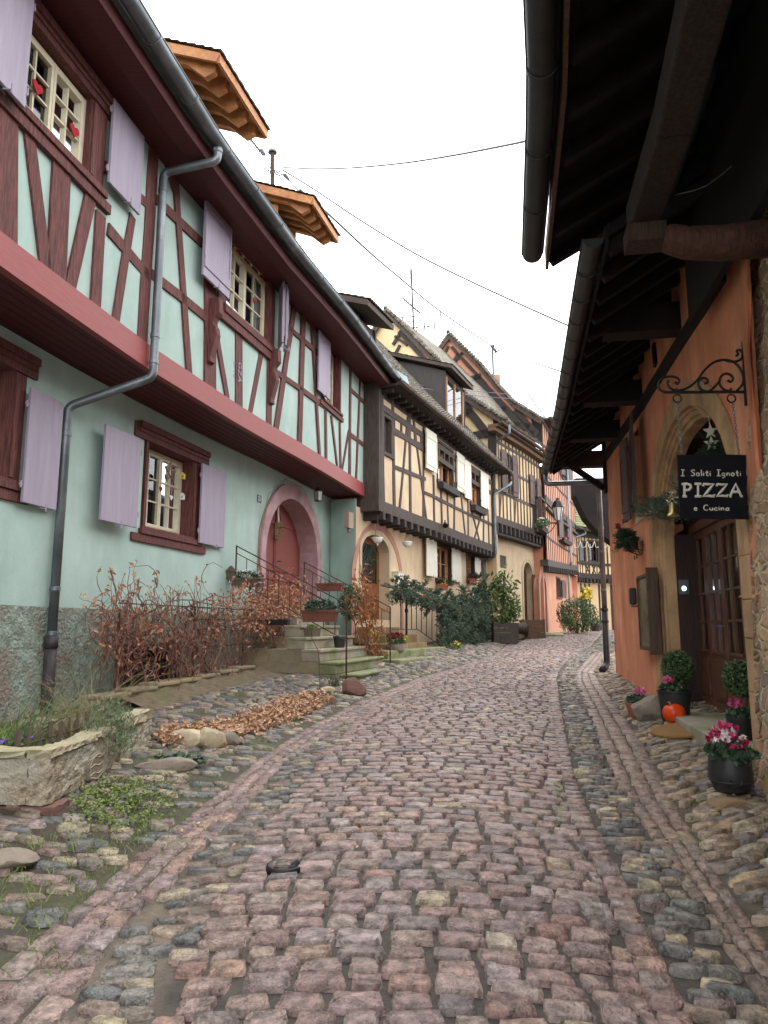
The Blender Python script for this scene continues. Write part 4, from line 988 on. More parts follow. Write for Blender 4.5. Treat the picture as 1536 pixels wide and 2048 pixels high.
# roof, gutter
EB = .55; EZB = FB.px(1000, 925, EB+.06)[1]; EZA = FB.px(815,778,EB+.06)[1]; print('H23 gutter z', EZA, EZB); EZ2 = (EZA+EZB)/2; ZTg = EZ2
gutter(FB, -.1, TB+.9, EZ2, EB+.06, .085, .8).build('gutter', M_copper, HY, True)
mb = MB(); fbox(FB, mb, -.1, TB+.8, EZ2-.1, EZ2-.04, -.3, EB+.0)
for k in range(24): t_ = .1+k*.46; fbox(FB, mb, t_-.05, t_+.05, EZ2-.2, EZ2-.1, -.1, EB-.2)
mb.build('eaves', M_dark, HY)
if EZ2-.1 > ZTB: mb = MB(); fbox(FB, mb, 0, TB, ZTB, EZ2-.05, -.25, .02); mb.build('wall_plate', M_dark, HY)
SL = 1.15; RD = 4.2
for i in range(4):
    a = -.1+(TB+.8)*i/4; b = -.1+(TB+.8)*(i+1)/4; P0 = FB(a, EZ2+.06, EB); P1 = FB(b, EZ2+.06, EB); V = FB(a, EZ2+.06+RD*SL, EB-RD)-P0
    tiles(P0, P1-P0, V, int((P1-P0).length/.2), int(V.length/.18), 'tiled_roof', M_tile, HY, .025, .04)
# slate sided dormer
def pt(fac, u, v, n): t, z = fac.px(u, v, n); return fac(t, z, n)
dn = -.45; tD, zD = FB.px(892, 828, dn); tD2 = FB.t(910, dn, 800)+.15; zTop = FB.px(900, 752, dn)[1]; mb = MB()
up = .35; Lb = 3.0; zr = EZ2+.06+(EB-dn)*SL
mb.prism([FB(tD, zr-.3, dn), FB(tD, zTop, dn), FB(tD, zTop+up*Lb, dn-Lb), FB(tD, zr+Lb*SL-.4, dn-Lb)], FB.dir(tD)*.06)
mb.prism([FB(tD2+1.0, zr-.3, dn), FB(tD2+1.0, zTop, dn), FB(tD2+1., zTop+up*Lb, dn-Lb), FB(tD2+1., zr+Lb*SL-.4, dn-Lb)], FB.dir(tD)*.06)
dm = mb.build('dormer', M_slate, HY, label='wide dormer with slate boarded cheek')
mb = MB(); fbox(FB, mb, tD, tD2+1.0, zr-.3, zTop, dn-.1, dn-.04); mb.build('front', M_dark2, dm); mb = MB(); w_ = (tD+.15, tD2+.85, zr+.15, zTop-.2)
for k in range(2): a = w_[0]+(w_[1]-w_[0])*k/2; b = a+(w_[1]-w_[0])/2-.05; fbox(FB, mb, a, b, w_[2], w_[3], dn-.04, dn-.03)
mb.build('pane', M_glass, dm); mb = MB()
for k in range(3): a = w_[0]+(w_[1]-w_[0]-.05)*k/2; fbox(FB, mb, a-.03, a+.05, w_[2]-.05, w_[3]+.05, dn-.04, dn+.01)
mb.build('window_frame', M_pine, dm)
mb = MB(); o0, o1 = tD-.2, tD2+1.2
mb.box8([FB(o0,zTop-.0,dn+.3),FB(o1,zTop-.0,dn+.3),FB(o1,zTop+up*3.4,dn-3.1),FB(o0,zTop+up*3.4,dn-3.1),FB(o0,zTop+.12,dn+.3),FB(o1,zTop+.12,dn+.3),FB(o1,zTop+.12+up*3.4,dn-3.1),FB(o0,zTop+.12+up*3.4,dn-3.1)])
mb.build('dormer_roof', M_dark2, dm)
P0 = FB(o0, zTop+.13, dn+.32); tiles(P0, FB(o1, zTop+.13, dn+.32)-P0, FB(o0, zTop+.13+up*3.4, dn-3.1)-P0, 14, 16, 'dormer_tiles', M_tile, dm, .02, .03)
# timber dormer higher up behind
dn = -1.0; tE, zE = FB.px(745, 625, dn); mb = MB(); zr = EZ2+.06+(EB-dn)*SL; t0 = .8; t1 = 2.0; zt = zr+.6
mb.prism([FB(t0, zr-.3, dn), FB(t0, zt, dn), FB(t0, zt+.3*2, dn-2), FB(t0, zr+2*SL-.3, dn-2)], FB.dir(t0)*.08); mb.prism([FB(t1, zr-.3, dn), FB(t1, zt, dn), FB(t1, zt+.3*2, dn-2), FB(t1, zr+2*SL-.3, dn-2)], FB.dir(t0)*.08)
fbox(FB, mb, t0, t1, zr-.3, zt, dn-.12, dn-.06); d2 = mb.build('dormer', M_dark2, HY, label='dark timber dormer just beyond the green house gutter')
mb = MB(); o0, o1 = t0-.45, t1+.2; mb.box8([FB(o0,zt,dn+.5),FB(o1,zt,dn+.5),FB(o1,zt+.36*2.8,dn-2.3),FB(o0,zt+.36*2.8,dn-2.3),FB(o0,zt+.16,dn+.5),FB(o1,zt+.16,dn+.5),FB(o1,zt+.16+.36*2.8,dn-2.3),FB(o0,zt+.16+.36*2.8,dn-2.3)])
mb.build('dormer_roof', M_dark2, d2); P0 = FB(o0, zt+.17, dn+.55); tiles(P0, FB(o1, zt+.17, dn+.55)-P0, FB(o0, zt+.17+.36*2.8, dn-2.3)-P0, 13, 14, 'dormer_tiles', M_tile, d2, .03, .04)
# rear and ends of the ochre house
mb = MB(); fbox(FB, mb, 0, TB, 0, 12, -4.1, -4.0); 
for t_ in (.02, TB-.1): mb.prism([FB(t_,0,-4.1), FB(t_,0,-.5), FB(t_,ZJ,-.5), FB(t_,ZJ,-.02), FB(t_,EZ2-.1,-.02), FB(t_,EZ2+.35,.1), FB(t_,EZ2+RD*SL-.2,-3.6), FB(t_,EZ2+RD*SL-.2,-4.1)], FB.dir(t_)*.06)
mb.build('rear_and_end_walls', M_yellow, HY)
# downpipe at the far end
B0 = FB(FB.t(1021,EB+.06,945), EZ2-.05, EB+.06); B1 = B0+Vector((0,0,-.45)); tq = FB.t(990, .12, 1050); B2 = FB(tq, FB.px(991,990,.12)[1], .12); B3 = FB(tq, ZJ-.1, .12); B4 = FB(tq-.1, ZJ-.35, NB+.12); B5 = Vector((B4.x, B4.y, g(B4.x,B4.y)+.12)); B6 = B5+Vector((.25,-.2,-.08))
dp = pipe([B0,B1,B2,B3,B4,B5,B6], .055, [(B2+Vector((0,0,-.2)),(0,0,1)),(B3+Vector((0,0,.5)),(0,0,1)),(B5+Vector((0,0,1.2)),(0,0,1))], 8).build('downpipe', M_zinc, HY, True)
MB().tube([B0+Vector((0,0,.05)),B0+Vector((0,0,-.12))],.13,8,r1=.07).tube([B0+Vector((0,0,-.12)),B0+Vector((0,0,-.35))],.06,8).build('rainwater_head', M_copper, dp, True)
# ================================================================== SECOND OCHRE HOUSE
FC = Fac([(4.35,28.15),(5.9,30.8),(7.35,33.45)], 1, 3)
H3 = thing('half_timbered_house', 'golden half timbered house with a cream side gable and brown shutters, third from the left', 'house', (6, 32, 0))
TC = FC.L; zj = FC.px(1000,1036)[1]; zj2 = FC.px(1080,1085)[1]; print('H3 jetty', zj, zj2); ZJ3 = (zj+zj2)/2
eg = FC.px(1023,852,.5)[1], FC.px(1080,906,.5)[1]; print('H3 gutter', eg); EG3 = (eg[0]+eg[1])/2
A3 = dict(t0=FC.t(1044,-.4), t1=FC.t(1062,-.4), z0=.8, z1=FC.px(1050,1124,-.4)[1], depth=.3); A3['zs'] = A3['z1']-.6
V3 = rect(FC, 1000, 1013, 1110, 1135, -.4)
wall(FC, 'ground_floor_wall', M_yellow, H3, 0, TC+.3, 0, ZJ3+.1, -.4, [A3, hole(V3)], .3, sub=.9)
mb = MB(); fbox(FC, mb, A3['t0'], A3['t1'], .8, A3['z1'], -.72, -.66); d_ = mb.build('door', M_brown, H3); surround(FC, A3, .16, -.4, -.36).build('door_surround', M_sandL, H3)
mb = MB(); a,b,c,d = V3
for k in range(9): z = c+(d-c)*k/9; mb.box8([FC(a,z,-.44),FC(b,z,-.44),FC(b,z+.03,-.5),FC(a,z+.03,-.5),FC(a,z+.05,-.44),FC(b,z+.05,-.44),FC(b,z+.08,-.5),FC(a,z+.08,-.5)])
mb.build('louvred_shutter', M_dark2, H3)
mb = MB(); fbox(FC, mb, 0, TC, ZJ3, ZJ3+.26, -.1, .05); mb.build('jetty_beam', M_dark2, H3)
mb = MB()
for k in range(13): t_ = .1+(TC-.2)*k/12; fbox(FC, mb, t_-.08, t_+.08, ZJ3-.34, ZJ3-.01, -.45, .08)
fbox(FC, mb, 0, TC, ZJ3-.45, ZJ3-.35, -.42, 0.); mb.build('joists', M_dark, H3)
Wa = (FC.t(1008,0,930), FC.t(1021,0,950), FC.px(1010,985)[1], FC.px(1008,905)[1]); Wb = (FC.t(1063,0,980), FC.t(1070,0,990), FC.px(1063,1008)[1], FC.px(1063,955)[1])
wall(FC, 'upper_wall', M_yellow2, H3, 0, TC, ZJ3+.26, EG3, 0, [hole(Wa), hole(Wb)], .2, sub=.9)
bwin(FC, H3, Wa, 0, 0, M_white, leafs=1, ws=.06); bwin(FC, H3, Wb, 0, 0, M_white, leafs=1, ws=.06)
M_brsh = wood('brown_shutter_paint', lin((96,78,76)), .7, .8)
for (w_, a1, a2) in ((Wa, -10, 12), (Wb, -8, 10)):
    shutter(FC, H3, w_[0]-.05, .42, w_[2]-.05, w_[3]+.05, -1, a1, M_brsh, .12, True); shutter(FC, H3, w_[1]+.06, .42, w_[2]-.05, w_[3]+.05, 1, a2, M_brsh, .06, True)
mb = MB()
for k in range(15): t_ = .08+(TC-.16)*k/14; tim(FC, mb, (t_, ZJ3+.26), (t_+R.uniform(-.05,.05), EG3), .1, px=False, n1=.025)
for z in (ZJ3+1.3, ZJ3+2.35, EG3-.5): tim(FC, mb, (0, z), (TC, z), .12, px=False, n1=.028)
for t_ in (.5, 2.2, 4.6): tim(FC, mb, (t_, ZJ3+.26), (t_+.5, ZJ3+2.3), .1, px=False, n1=.022)
mb.build('timber_frame', M_dark2, H3)
gutter(FC, -.6, TC+.2, EG3+.02, .56, .09, .8).build('gutter', M_copper, H3, True)
mb = MB(); fbox(FC, mb, -.5, TC+.1, EG3-.12, EG3-.02, .0, .46); fbox(FC, mb, -.5, TC+.1, EG3-.28, EG3-.13, .0, .3); mb.build('eaves_boards', wood('warm_eaves', lin((120,92,70)), .8), H3)
def gable(house, fac, e, n_, uv, tm, zbot, mwall, mt, depth_dir, L, rafter=.0, left=None, lab=None):
    """side gable: uv = outer edge of the roof verge from apex to eave"""
    P = [fac.px(u, v, 0) for u, v in uv]; ap = P[0]
    Lp = [(2*ap[0]-t+0, z) for t, z in P[1:]]; poly = [(P[-1][0], zbot)]+P[::-1]+Lp+[(Lp[-1][0], zbot)]
    cp = []; 
    pe = P[-1]; pp = P[-2]; zc = pp[1]+(pe[1]-pp[1])*(pp[0]-0)/(pp[0]-pe[0]) if pe[0] < 0 else pe[1]
    poly = [(max(0, pe[0]), zbot), (max(0, pe[0]), zc)]+P[:-1][::-1]+Lp+[(Lp[-1][0], zbot)]
    mb = MB(); mb.prism([fac(t, z-.12, -.05) for t, z in poly], -fac.nrm(0)*.15); w = mb.build('gable_wall', mwall, house)
    mb = MB(); rf = MB(); dv = Vector(depth_dir)*L
    full = P[::-1]+Lp
    for a, b in zip(full, full[1:]):
        A = Vector(a); B = Vector(b); d = (B-A).normalized(); q = Vector((-d.y, d.x)); q = q if q.y > 0 else -q
        lo = -.17
        mb.box8([fac(*(A+q*lo),.16), fac(*(B+q*lo),.16), fac(*(B+q*lo),.1), fac(*(A+q*lo),.1), fac(*A,.16), fac(*B,.16), fac(*B,.1), fac(*A,.1)])
        s_ = [fac(*A,.18), fac(*B,.18), fac(*B,.18)+dv, fac(*A,.18)+dv]; u_ = [fac(*(A+q*.1),.18), fac(*(B+q*.1),.18), fac(*(B+q*.1),.18)+dv, fac(*(A+q*.1),.18)+dv]; rf.box8(s_+u_)
    mb.build('bargeboard', M_dark2, house, bevel=.01); r = rf.build('roof', M_tile, house)
    tb = MB()
    for k in range(60):   # ragged tile ends along the verge
        s_ = k/59*(len(P)-1); i = min(int(s_), len(P)-2); f_ = s_-i; c = Vector(P[i]).lerp(Vector(P[i+1]), f_); p = fac(c.x, c.y+.13, .2+R.uniform(-.03,.03)); tb.box(p.x-.09,p.x+.09,p.y-.03,p.y+.2,p.z-.03,p.z+.05)
    tb.build('verge_tiles', M_tile, r)
    return w
F3 = Fac([(4.35,28.15),(4.35-.87*9, 28.15+.49*9)], -1, 2)
gable(H3, F3, None, None, [(776,624),(829,676),(877,724),(936,796),(1015,846)], 0, 6.5, M_cream2, M_dark, FC.dir(1), TC+.2, lab=None)
mb = MB()
def T3(a, b, w, **k): tim(F3, mb, a, b, w, n1=.04, **k)
T3((798,663),(938,816),.2); T3((905,780),(978,872),.32); T3((945,872),(988,865),.3); T3((800,668),(786,690),.14); T3((815,690),(790,672),.12); T3((985,862),(985,945),.35); T3((915,830),(945,822),.25); T3((800,690),(785,720),.14)
mb.build('gable_timbers', M_dark, H3)
mb = MB(); fbox(FC, mb, 0, TC, 0, 9, -5, -4.9); fbox(F3, mb, 0, 5, 0, 7, -.25, -.1); mb.build('rear_and_end_walls', M_yellow2, H3)
c0 = pt(F3, 1018, 850, .1); c1 = c0+Vector((0,0,-.35)); c2 = pt(FC, 985, 887, -.05); c3 = Vector((c2.x, c2.y, c2.z-1.2))
pipe([c0,c1,c2,c3], .055).build('downpipe', M_zinc, H3, True); 
# ================================================================== SALMON HOUSE
FD = Fac([(7.2,33.35),(8.6,37),(11.2,43.2)], 1, 3)
H4 = thing('half_timbered_house', 'salmon orange half timbered house with a tall side gable, farther down the street', 'house', (9, 38, 0))
TD = FD.L; z1_, z2_ = FD.px(1075,1122,.3)[1], FD.px(1143,1136,.3)[1]; print('H4 jetty', z1_, z2_); ZJ4 = z1_; 
EZ4 = FD.px(1092,850,.3)[1]; EZ4b = FD.px(1140,930,.3)[1]; print('H4 eave', EZ4, EZ4b)
A4_ = dict(t0=FD.t(1076,0), t1=FD.t(1088,0), z0=1., z1=FD.px(1080,1150,0)[1], depth=.3); A4_['zs'] = A4_['z1']-.7
W4 = rect(FD, 1113, 1120, 1157, 1193, 0)
wall(FD, 'ground_floor_wall', M_orange, H4, 0, TD, .5, z1_+.3, 0, [A4_, hole(W4)], .3, sub=1)
surround(FD, A4_, .3, 0, .05).build('door_surround', M_mauve, H4); mb = MB(); fbox(FD, mb, A4_['t0'], A4_['t1'], .8, A4_['z1'], -.32, -.26); mb.build('door', M_brown, H4)
bwin(FD, H4, W4, 0, 0, M_dark2, leafs=1); shutter(FD, H4, W4[1]+.15, .7, W4[2], W4[3], 1, 8, M_brsh, .05, True)
def sl4(t): return z1_+(z2_-z1_)*t/TD
mb = MB()
for i in range(6):
    a, b = TD*i/6, TD*(i+1)/6; mb.box8([FD(a,sl4(a),0),FD(b,sl4(b),0),FD(b,sl4(b),.36),FD(a,sl4(a),.36),FD(a,sl4(a)+.3,0),FD(b,sl4(b)+.3,0),FD(b,sl4(b)+.3,.36),FD(a,sl4(a)+.3,.36)])
mb.build('jetty_beam', M_dark2, H4); mb = MB()
for k in range(16): t_ = .15+(TD-.3)*k/15; fbox(FD, mb, t_-.09, t_+.09, sl4(t_)-.26, sl4(t_)-.01, 0, .4)
mb.build('joists', M_dark, H4)
Wc = rect(FD, 1100, 1114, 1060, 1112, .3); Wd = rect(FD, 1122, 1133, 900, 952, .3); We = rect(FD, 1119, 1131, 1025, 1078, .3)
wl_ = (FD.t(1084,.3,1050), FD.t(1090,.3,1050), FD.px(1085,1062,.3)[1], FD.px(1085,1000,.3)[1])
wall(FD, 'upper_wall', M_orange, H4, 0, TD, z1_+.2, EZ4, .3, [hole(wl_), hole(Wd), hole(We)], .2, sub=1)
for w_ in (wl_, Wd, We): bwin(FD, H4, w_, .3, 0, M_dark2, leafs=1, ws=.08)
shutter(FD, H4, We[1]+.1, .9, We[2], We[3], 1, 8, M_brsh, .36, False); shutter(FD, H4, Wd[0]-.1, .7, Wd[2], Wd[3], -1, -8, M_brsh, .5, False); shutter(FD, H4, Wd[1]+.1, .8, Wd[2], Wd[3], 1, 6, M_brsh, .36, False); shutter(FD, H4, We[0]-.05, .8, We[2], We[3], -1, -6, M_brsh, .48, False)
mb = MB()
for k in range(18): t_ = .1+(TD-.2)*k/17; tim(FD, mb, (t_, z1_+.3), (t_, EZ4-.1), .09, px=False, n=.3, n1=.02)
zs4 = FD.px(1100,1008,.3)[1]; tim(FD, mb, (0, zs4), (TD, zs4), .35, px=False, n=.3, n1=.06); tim(FD, mb, (0, zs4-.45), (TD, zs4-.45), .12, px=False, n=.3, n1=.16)
for z in (z1_+1.4, zs4+1.3): tim(FD, mb, (0, z), (TD, z), .1, px=False, n=.3, n1=.025)
mb.build('timber_frame', M_dark2, H4)
F4 = Fac([(7.0,33.4),(7.0-.87*9, 33.4+.49*9)], -1, 2)
gable(H4, F4, None, None, [(900,670),(962,731),(1002,779),(1029,808),(1086,843)], 0, 8.5, M_orange, M_dark, FD.dir(1), TD, lab=None)
mb = MB()
def T4(a, b, w, **k): tim(F4, mb, a, b, w, n1=.04, **k)
T4((903,694),(972,768),.16); T4((897,692),(882,722),.14); T4((916,708),(905,727),.13); T4((925,705),(895,745),.12); T4((893,715),(935,762),.12); T4((950,752),(1040,850),.38); T4((928,762),(962,752),.3); T4((948,795),(980,786),.25); T4((966,790),(972,802),.15); T4((992,825),(1012,816),.3)
T4((1010,850),(1060,855),.35); T4((1030,820),(1075,870),.3); T4((1063,860),(1063,930),.35); T4((1045,858),(1040,935),.2)
mb.build('gable_timbers', M_dark, H4)
mb = MB(); fbox(FD, mb, 0, TD, 0, 12, -5, -4.9); fbox(F4, mb, -.3, 5, 0, 8.7, -.25, -.1); fbox(FD, mb, TD-.1, TD, 0, EZ4, -5, .28); mb.build('rear_and_end_walls', M_orange, H4)
gutter(FD, -.3, TD+.3, EZ4-.05, .72, .09, 1).build('gutter', M_zincD, H4, True); mb = MB(); fbox(FD, mb, 0, TD, EZ4-.12, EZ4-.02, .3, .66); mb.build('eaves_boards', M_dark, H4)
p = pt(F4, 985, 760, -1.5); MB().box(p.x-.35,p.x+.35,p.y-.3,p.y+.3,p.z-1.5,p.z+.2).build('chimney', M_mauve, H4)
q0 = FD(TD-.3, EZ4b-.3, .72); q1 = pt(FD, 1142, 1125, .42); q2 = pt(FD, 1141, 1255, .12); q3 = Vector((q1.x, q1.y, EZ4b-.3))
pipe([q3, Vector((q1.x,q1.y,q1.z)), Vector((q2.x,q2.y,q1.z-.5)), Vector((q2.x,q2.y,g(q2.x,q2.y)))], .06).build('downpipe', M_flash, H4, True)
# ================================================================== FAR HOUSE WITH MOSSY ROOF
FE = Fac([(10.9,43.4),(12.0,45.0),(13.3,46.0),(15.2,46.4)], 1, 2)
H5 = thing('half_timbered_house', 'small yellow half timbered house under a mossy tiled roof closing the view', 'house', (13, 47, 0))
TEe = FE.L; zj5 = FE.px(1180,1157,.4)[1]; ez5 = FE.px(1175,1062,.6)[1]; print('H5', zj5, ez5)
Wf = rect(FE, 1164, 1170, 1085, 1122, .4); Wg = rect(FE, 1177, 1195, 1085, 1124, .4, 'R'); Wh = rect(FE, 1163, 1170, 1185, 1230, 0)
wall(FE, 'ground_floor_wall', M_yellow2, H5, 0, TEe+1, .5, zj5+.1, 0, [hole(Wh)], .2, sub=.6); wall(FE, 'upper_wall', M_yellow2, H5, 0, TEe+1, zj5, ez5+.3, .4, [hole(Wf), hole(Wg)], .2, sub=.6)
for w_, n_ in ((Wf,.4),(Wg,.4),(Wh,0)): bwin(FE, H5, w_, n_, 0, M_dark2, leafs=1, ws=.12)
mb = MB(); fbox(FE, mb, 0, TEe+1, zj5, zj5+.3, .35, .46); 
for k in range(12): t_ = k*.42+.1; fbox(FE, mb, t_-.08, t_+.08, zj5-.25, zj5, 0, .5)
for k in range(12): t_ = k*.42+.1; tim(FE, mb, (t_, zj5+.3), (t_, ez5), .08, px=False, n=.4); tim(FE, mb, (t_, 1), (t_, zj5-.3), .12, px=False, n=0)
for t_ in (2.2, 2.9, 3.6): tim(FE, mb, (t_, zj5+.3), (t_+.4, Wg[2]-.2), .08, px=False, n=.4); tim(FE, mb, (t_+.4, zj5+.3), (t_, Wg[2]-.2), .08, px=False, n=.4)
fbox(FE, mb, 0, TEe+1, Wg[2]-.25, Wg[2]-.1, .38, .46); fbox(FE, mb, 0, TEe+1, ez5-.4, ez5, .38, .48); mb.build('timber_frame', M_dark, H5)
shutter(FE, H5, Wf[0]-.1, .55, Wf[2], Wf[3], -1, -5, mat('grey_blue_paint', lin((88,98,104)), None, .6, 5, .1), .5, False)
P0 = FE(-.4, ez5, .9); P1 = FE(TEe+.2, ez5, .9); V = Vector((-1.8, 3.4, 3.6)); tiles(P0, P1-P0, V, 24, 20, 'mossy_roof', M_tileM, H5, .02, .04)
mb = MB(); mb.add([P0, P1, P1+V, P0+V], [(0,1,2,3)]); mb.add([P1, P1+V, P1+Vector((0,3,0))], [(0,1,2)]); mb.build('roof_deck', M_dark, H5)
gutter(FE, -.4, TEe+.2, ez5-.02, .95, .08, 1).build('gutter', M_zinc, H5, True)
p0 = pt(FE,1170,1058,.9); pipe([p0, p0+Vector((0,0,-.3)), pt(FE,1146,1076,.45), pt(FE,1146,1120,.45)], .07).build('downpipe', M_zinc, H5, True)
HW = thing('white_house', 'sliver of a white walled house beside the restaurant downpipe, far end of the street', 'house', (15.5, 50, 1.3))
mb = MB(); mb.box(14.6, 19, 49.5, 55, .8, 8.5); mb.build('wall', M_white, HW); mb = MB(); mb.box(15.05, 15.5, 49.44, 49.52, 3.4, 5.2); mb.build('shutter', M_dark, HW); MB().prism([(14.2,49.2,8.4),(19.4,49.2,8.4),(16.8,49.2,11.5)],(0,6,0)).build('roof', M_tile, HW)
# ================================================================== RESTAURANT
FR = Fac([(2.9,5.0),(3.15,6.4),(3.95,10.7),(4.62,14.75)], -1, 3); HR = thing('restaurant', 'orange plastered restaurant with a pointed stone doorway under deep dark eaves', 'building', (5, 10, 0))
tR1 = FR.L; tR0 = FR.t(1500, 0, 1000)
DR = dict(t0=1.37, t1=5.47, z0=.2, z1=4.04, zs=2.62, kind='round', depth=.02); print('DR', DR, 'R0', tR0, tR1)
WR = (FR.t(1282,0,950), FR.t(1268,0,950), FR.px(1275,1035,0)[1], FR.px(1275,855,0)[1])
wall(FR, 'plaster_wall', M_orangeR, HR, tR0-.35, tR1, 0, 6.2, 0, [DR, hole(WR)], .3, sub=1)
mb = surround(FR, DR, .26, 0, .025, .28); sf = mb.build('stone_arch', M_sand, HR, bevel=.008)
mb = MB(); A = [(DR['t0'], .2)]+arc_pts(DR)+[(DR['t1'], .2)]
cx_ = (DR['t0']+DR['t1'])/2
for i, (n0, ins) in enumerate(((.03,0),(-.05,.0),(-.07,.03),(-.12,.035),(-.14,.08),(-.2,.085),(-.22,.13),(-.46,.135))):
    pass
prof = ((.027,0),(-.02,.005),(-.03,.04),(-.055,.045),(-.07,.1),(-.095,.105),(-.11,.15),(-.24,.16))
def ins(t, z, k): 
    s_ = -1 if t > cx_ else 1; w_ = abs(t-cx_)/(DR['t1']-cx_); return t+s_*k*min(1, w_*1.2), z-(k if z > DR['zs'] else 0)*(1-w_*.6)
for (n0, k0), (n1, k1) in zip(prof, prof[1:]):
    for (a, za), (b, zb) in zip(A, A[1:]):
        mb.add([FR(*ins(a,za,k0),n0), FR(*ins(b,zb,k0),n0), FR(*ins(b,zb,k1),n1), FR(*ins(a,za,k1),n1)], [(0,1,2,3)])
mb.build('moulded_reveal', M_sand, sf)
# glazed door wall behind the arch
nD = -.5; a0, a1 = DR['t0']-.1, DR['t1']+.1; zg = g(3.7,9.0)+.06; zt = FR.px(1440,1040,nD)[1]; print('door z', zg, zt)
mb = MB(); fbox(FR, mb, a0, a1+.6, zt, zt+.12, nD-.08, nD+.04); tb9 = MB(); fbox(FR, tb9, a0, a1, zt+.12, DR['z1']+.2, nD-.06, nD-.02); tb9.build('tympanum_boards', M_dark, HR)
lv = mb.build('door_transom', M_brown, HR)
tL = [FR.t(1378,nD,1300), FR.t(1421,nD,1300), FR.t(1478,nD,1300)]; print('leafs', tL, a0, a1)
Lw = .78; lv0 = FR.t(1421, nD, 1300)
def dleaf(x0, x1, handle=None):
    mb = MB(); s_ = .085; zb = zg+.02; zr = zb+.72
    fbox(FR, mb, x0, x0+s_, zb, zt, nD-.05, nD); fbox(FR, mb, x1-s_, x1, zb, zt, nD-.05, nD); fbox(FR, mb, x0+s_, x1-s_, zt-.1, zt, nD-.05, nD)
    fbox(FR, mb, x0+s_, x1-s_, zb, zr, nD-.05, nD-.01); fbox(FR, mb, x0+s_+.05, x1-s_-.05, zb+.14, zr-.1, nD-.01, nD+.008); fbox(FR, mb, x0+s_, x1-s_, zr-.035, zr, nD-.01, nD+.02); fbox(FR, mb, x0, x1, zb, zb+.1, nD, nD+.02)
    rw = (zt-.1-zr)/4
    for k in range(1, 4): fbox(FR, mb, x0+s_, x1-s_, zr+rw*k-.015, zr+rw*k+.015, nD-.045, nD-.008)
    xm = (x0+x1)/2; fbox(FR, mb, xm-.02, xm+.02, zr, zt-.1, nD-.045, nD-.005)
    o = mb.build('door_leaf', M_brown, HR, bevel=.003)
    mb = MB(); mb.add([FR(x0+s_,zr,nD-.03),FR(x1-s_,zr,nD-.03),FR(x1-s_,zt-.1,nD-.03),FR(x0+s_,zt-.1,nD-.03)],[(0,1,2,3)]); mb.build('pane', M_glass, o)
    cb = MB(); vs = []; fs = []; K = 26
    for i in range(K+1): t = x0+s_+(x1-x0-2*s_)*i/K; dn = nD-.12+.015*math.sin(i*1.7); vs += [FR(t,zr,dn),FR(t,zt-.1,dn)]; fs += [(2*i-2,2*i,2*i+1,2*i-1)] if i else []
    cb.add(vs, fs); cb.build('curtain', mat('brown_net_curtain', lin((176,156,118)), lin((96,82,64)), .9, 3, .2, 5, stretch=(9,9,.5)), o)
    if handle: MB().tube([FR(handle,zg+1.05,nD),FR(handle,zg+1.05,nD+.06),FR(handle+.12,zg+1.05,nD+.06)],.01,6).build('handle', M_zinc, o)
x = lv0; dleaf(x, min(x+Lw, a1)); dleaf(x-Lw, x-.006, x-Lw+.05+.0); dleaf(x-2*Lw, x-Lw-.006)
mb = MB(); fbox(FR, mb, min(x+Lw,a1)+.003, a1+.4, zg, zt, nD-.1, nD-.04); fbox(FR, mb, DR['t1']-.165, a1+.4, zg, zt, nD-.1, -.245); mb.build('side_panel', wood('dark_door_panel', lin((62,40,34)), .6), HR)
mb = MB(); fbox(FR, mb, a0-.3, a1+.3, 0, 5, nD-1.2, nD-1.1); fbox(FR, mb, a0-.3, a0-.2, 0, 5, nD-1.1, nD); fbox(FR, mb, a1+.2, a1+.3, 0, 5, nD-1.1, nD); mb.build('dark_interior', M_room, HR)
mb = MB(); fbox(FR, mb, DR['t0']-.0, DR['t1']-.1, 0, zg, -.6, .16); mb.build('door_step', M_conc, HR, bevel=.015)
# tall shuttered window of the restaurant
bwin(FR, HR, WR, -.05, 0, M_sandL, M_sandL, leafs=1, ws=.1)
shutter(FR, HR, WR[0]-.02, .62, WR[2], WR[3]+.05, -1, 8, M_dark2, .1, True); shutter(FR, HR, WR[1]+.05, .4, WR[2], WR[3], 1, 6, M_brsh, .06, True)
# plate timber on the wall, studs
mb = MB()
tim(FR, mb, (1452,545), (1208,921), .17, n1=.05); tim(FR, mb, (1403,555), (1409,606), .14, n1=.04); tim(FR, mb, (1436,520), (1442,560), .1, n1=.04); tim(FR, mb, (1310,690), (1314,730), .12, n1=.04); tim(FR, mb, (1276,810), (1284,785), .1, n1=.04)
mb.build('wall_timbers', M_soff, HR)
# eaves
gz = FR.px(1085,942,1.2)[1]; gz2 = FR.px(1150,500,1.2)[1]; print('R gutter z', gz, gz2); GN = 1.12; GZ = 4.95
SLr = .62
gutter(FR, .75, tR1+.75, GZ, GN+.08, .09, .55).build('gutter', M_zincD, HR, True)
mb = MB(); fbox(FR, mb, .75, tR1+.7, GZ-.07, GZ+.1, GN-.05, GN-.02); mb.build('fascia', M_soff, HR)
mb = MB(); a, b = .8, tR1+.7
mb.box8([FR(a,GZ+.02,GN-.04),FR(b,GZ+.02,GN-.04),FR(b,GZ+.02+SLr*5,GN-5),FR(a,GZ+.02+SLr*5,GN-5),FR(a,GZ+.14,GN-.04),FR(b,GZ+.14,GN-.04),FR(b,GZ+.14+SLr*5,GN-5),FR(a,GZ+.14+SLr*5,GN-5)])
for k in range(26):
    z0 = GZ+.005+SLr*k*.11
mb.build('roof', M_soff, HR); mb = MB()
for k in range(20): t_ = a+.1+(b-a-.2)*k/19; mb.beam(FR(t_,GZ-.05,GN-.06), FR(t_,GZ-.05+SLr*2,GN-2.06), .09, .12)
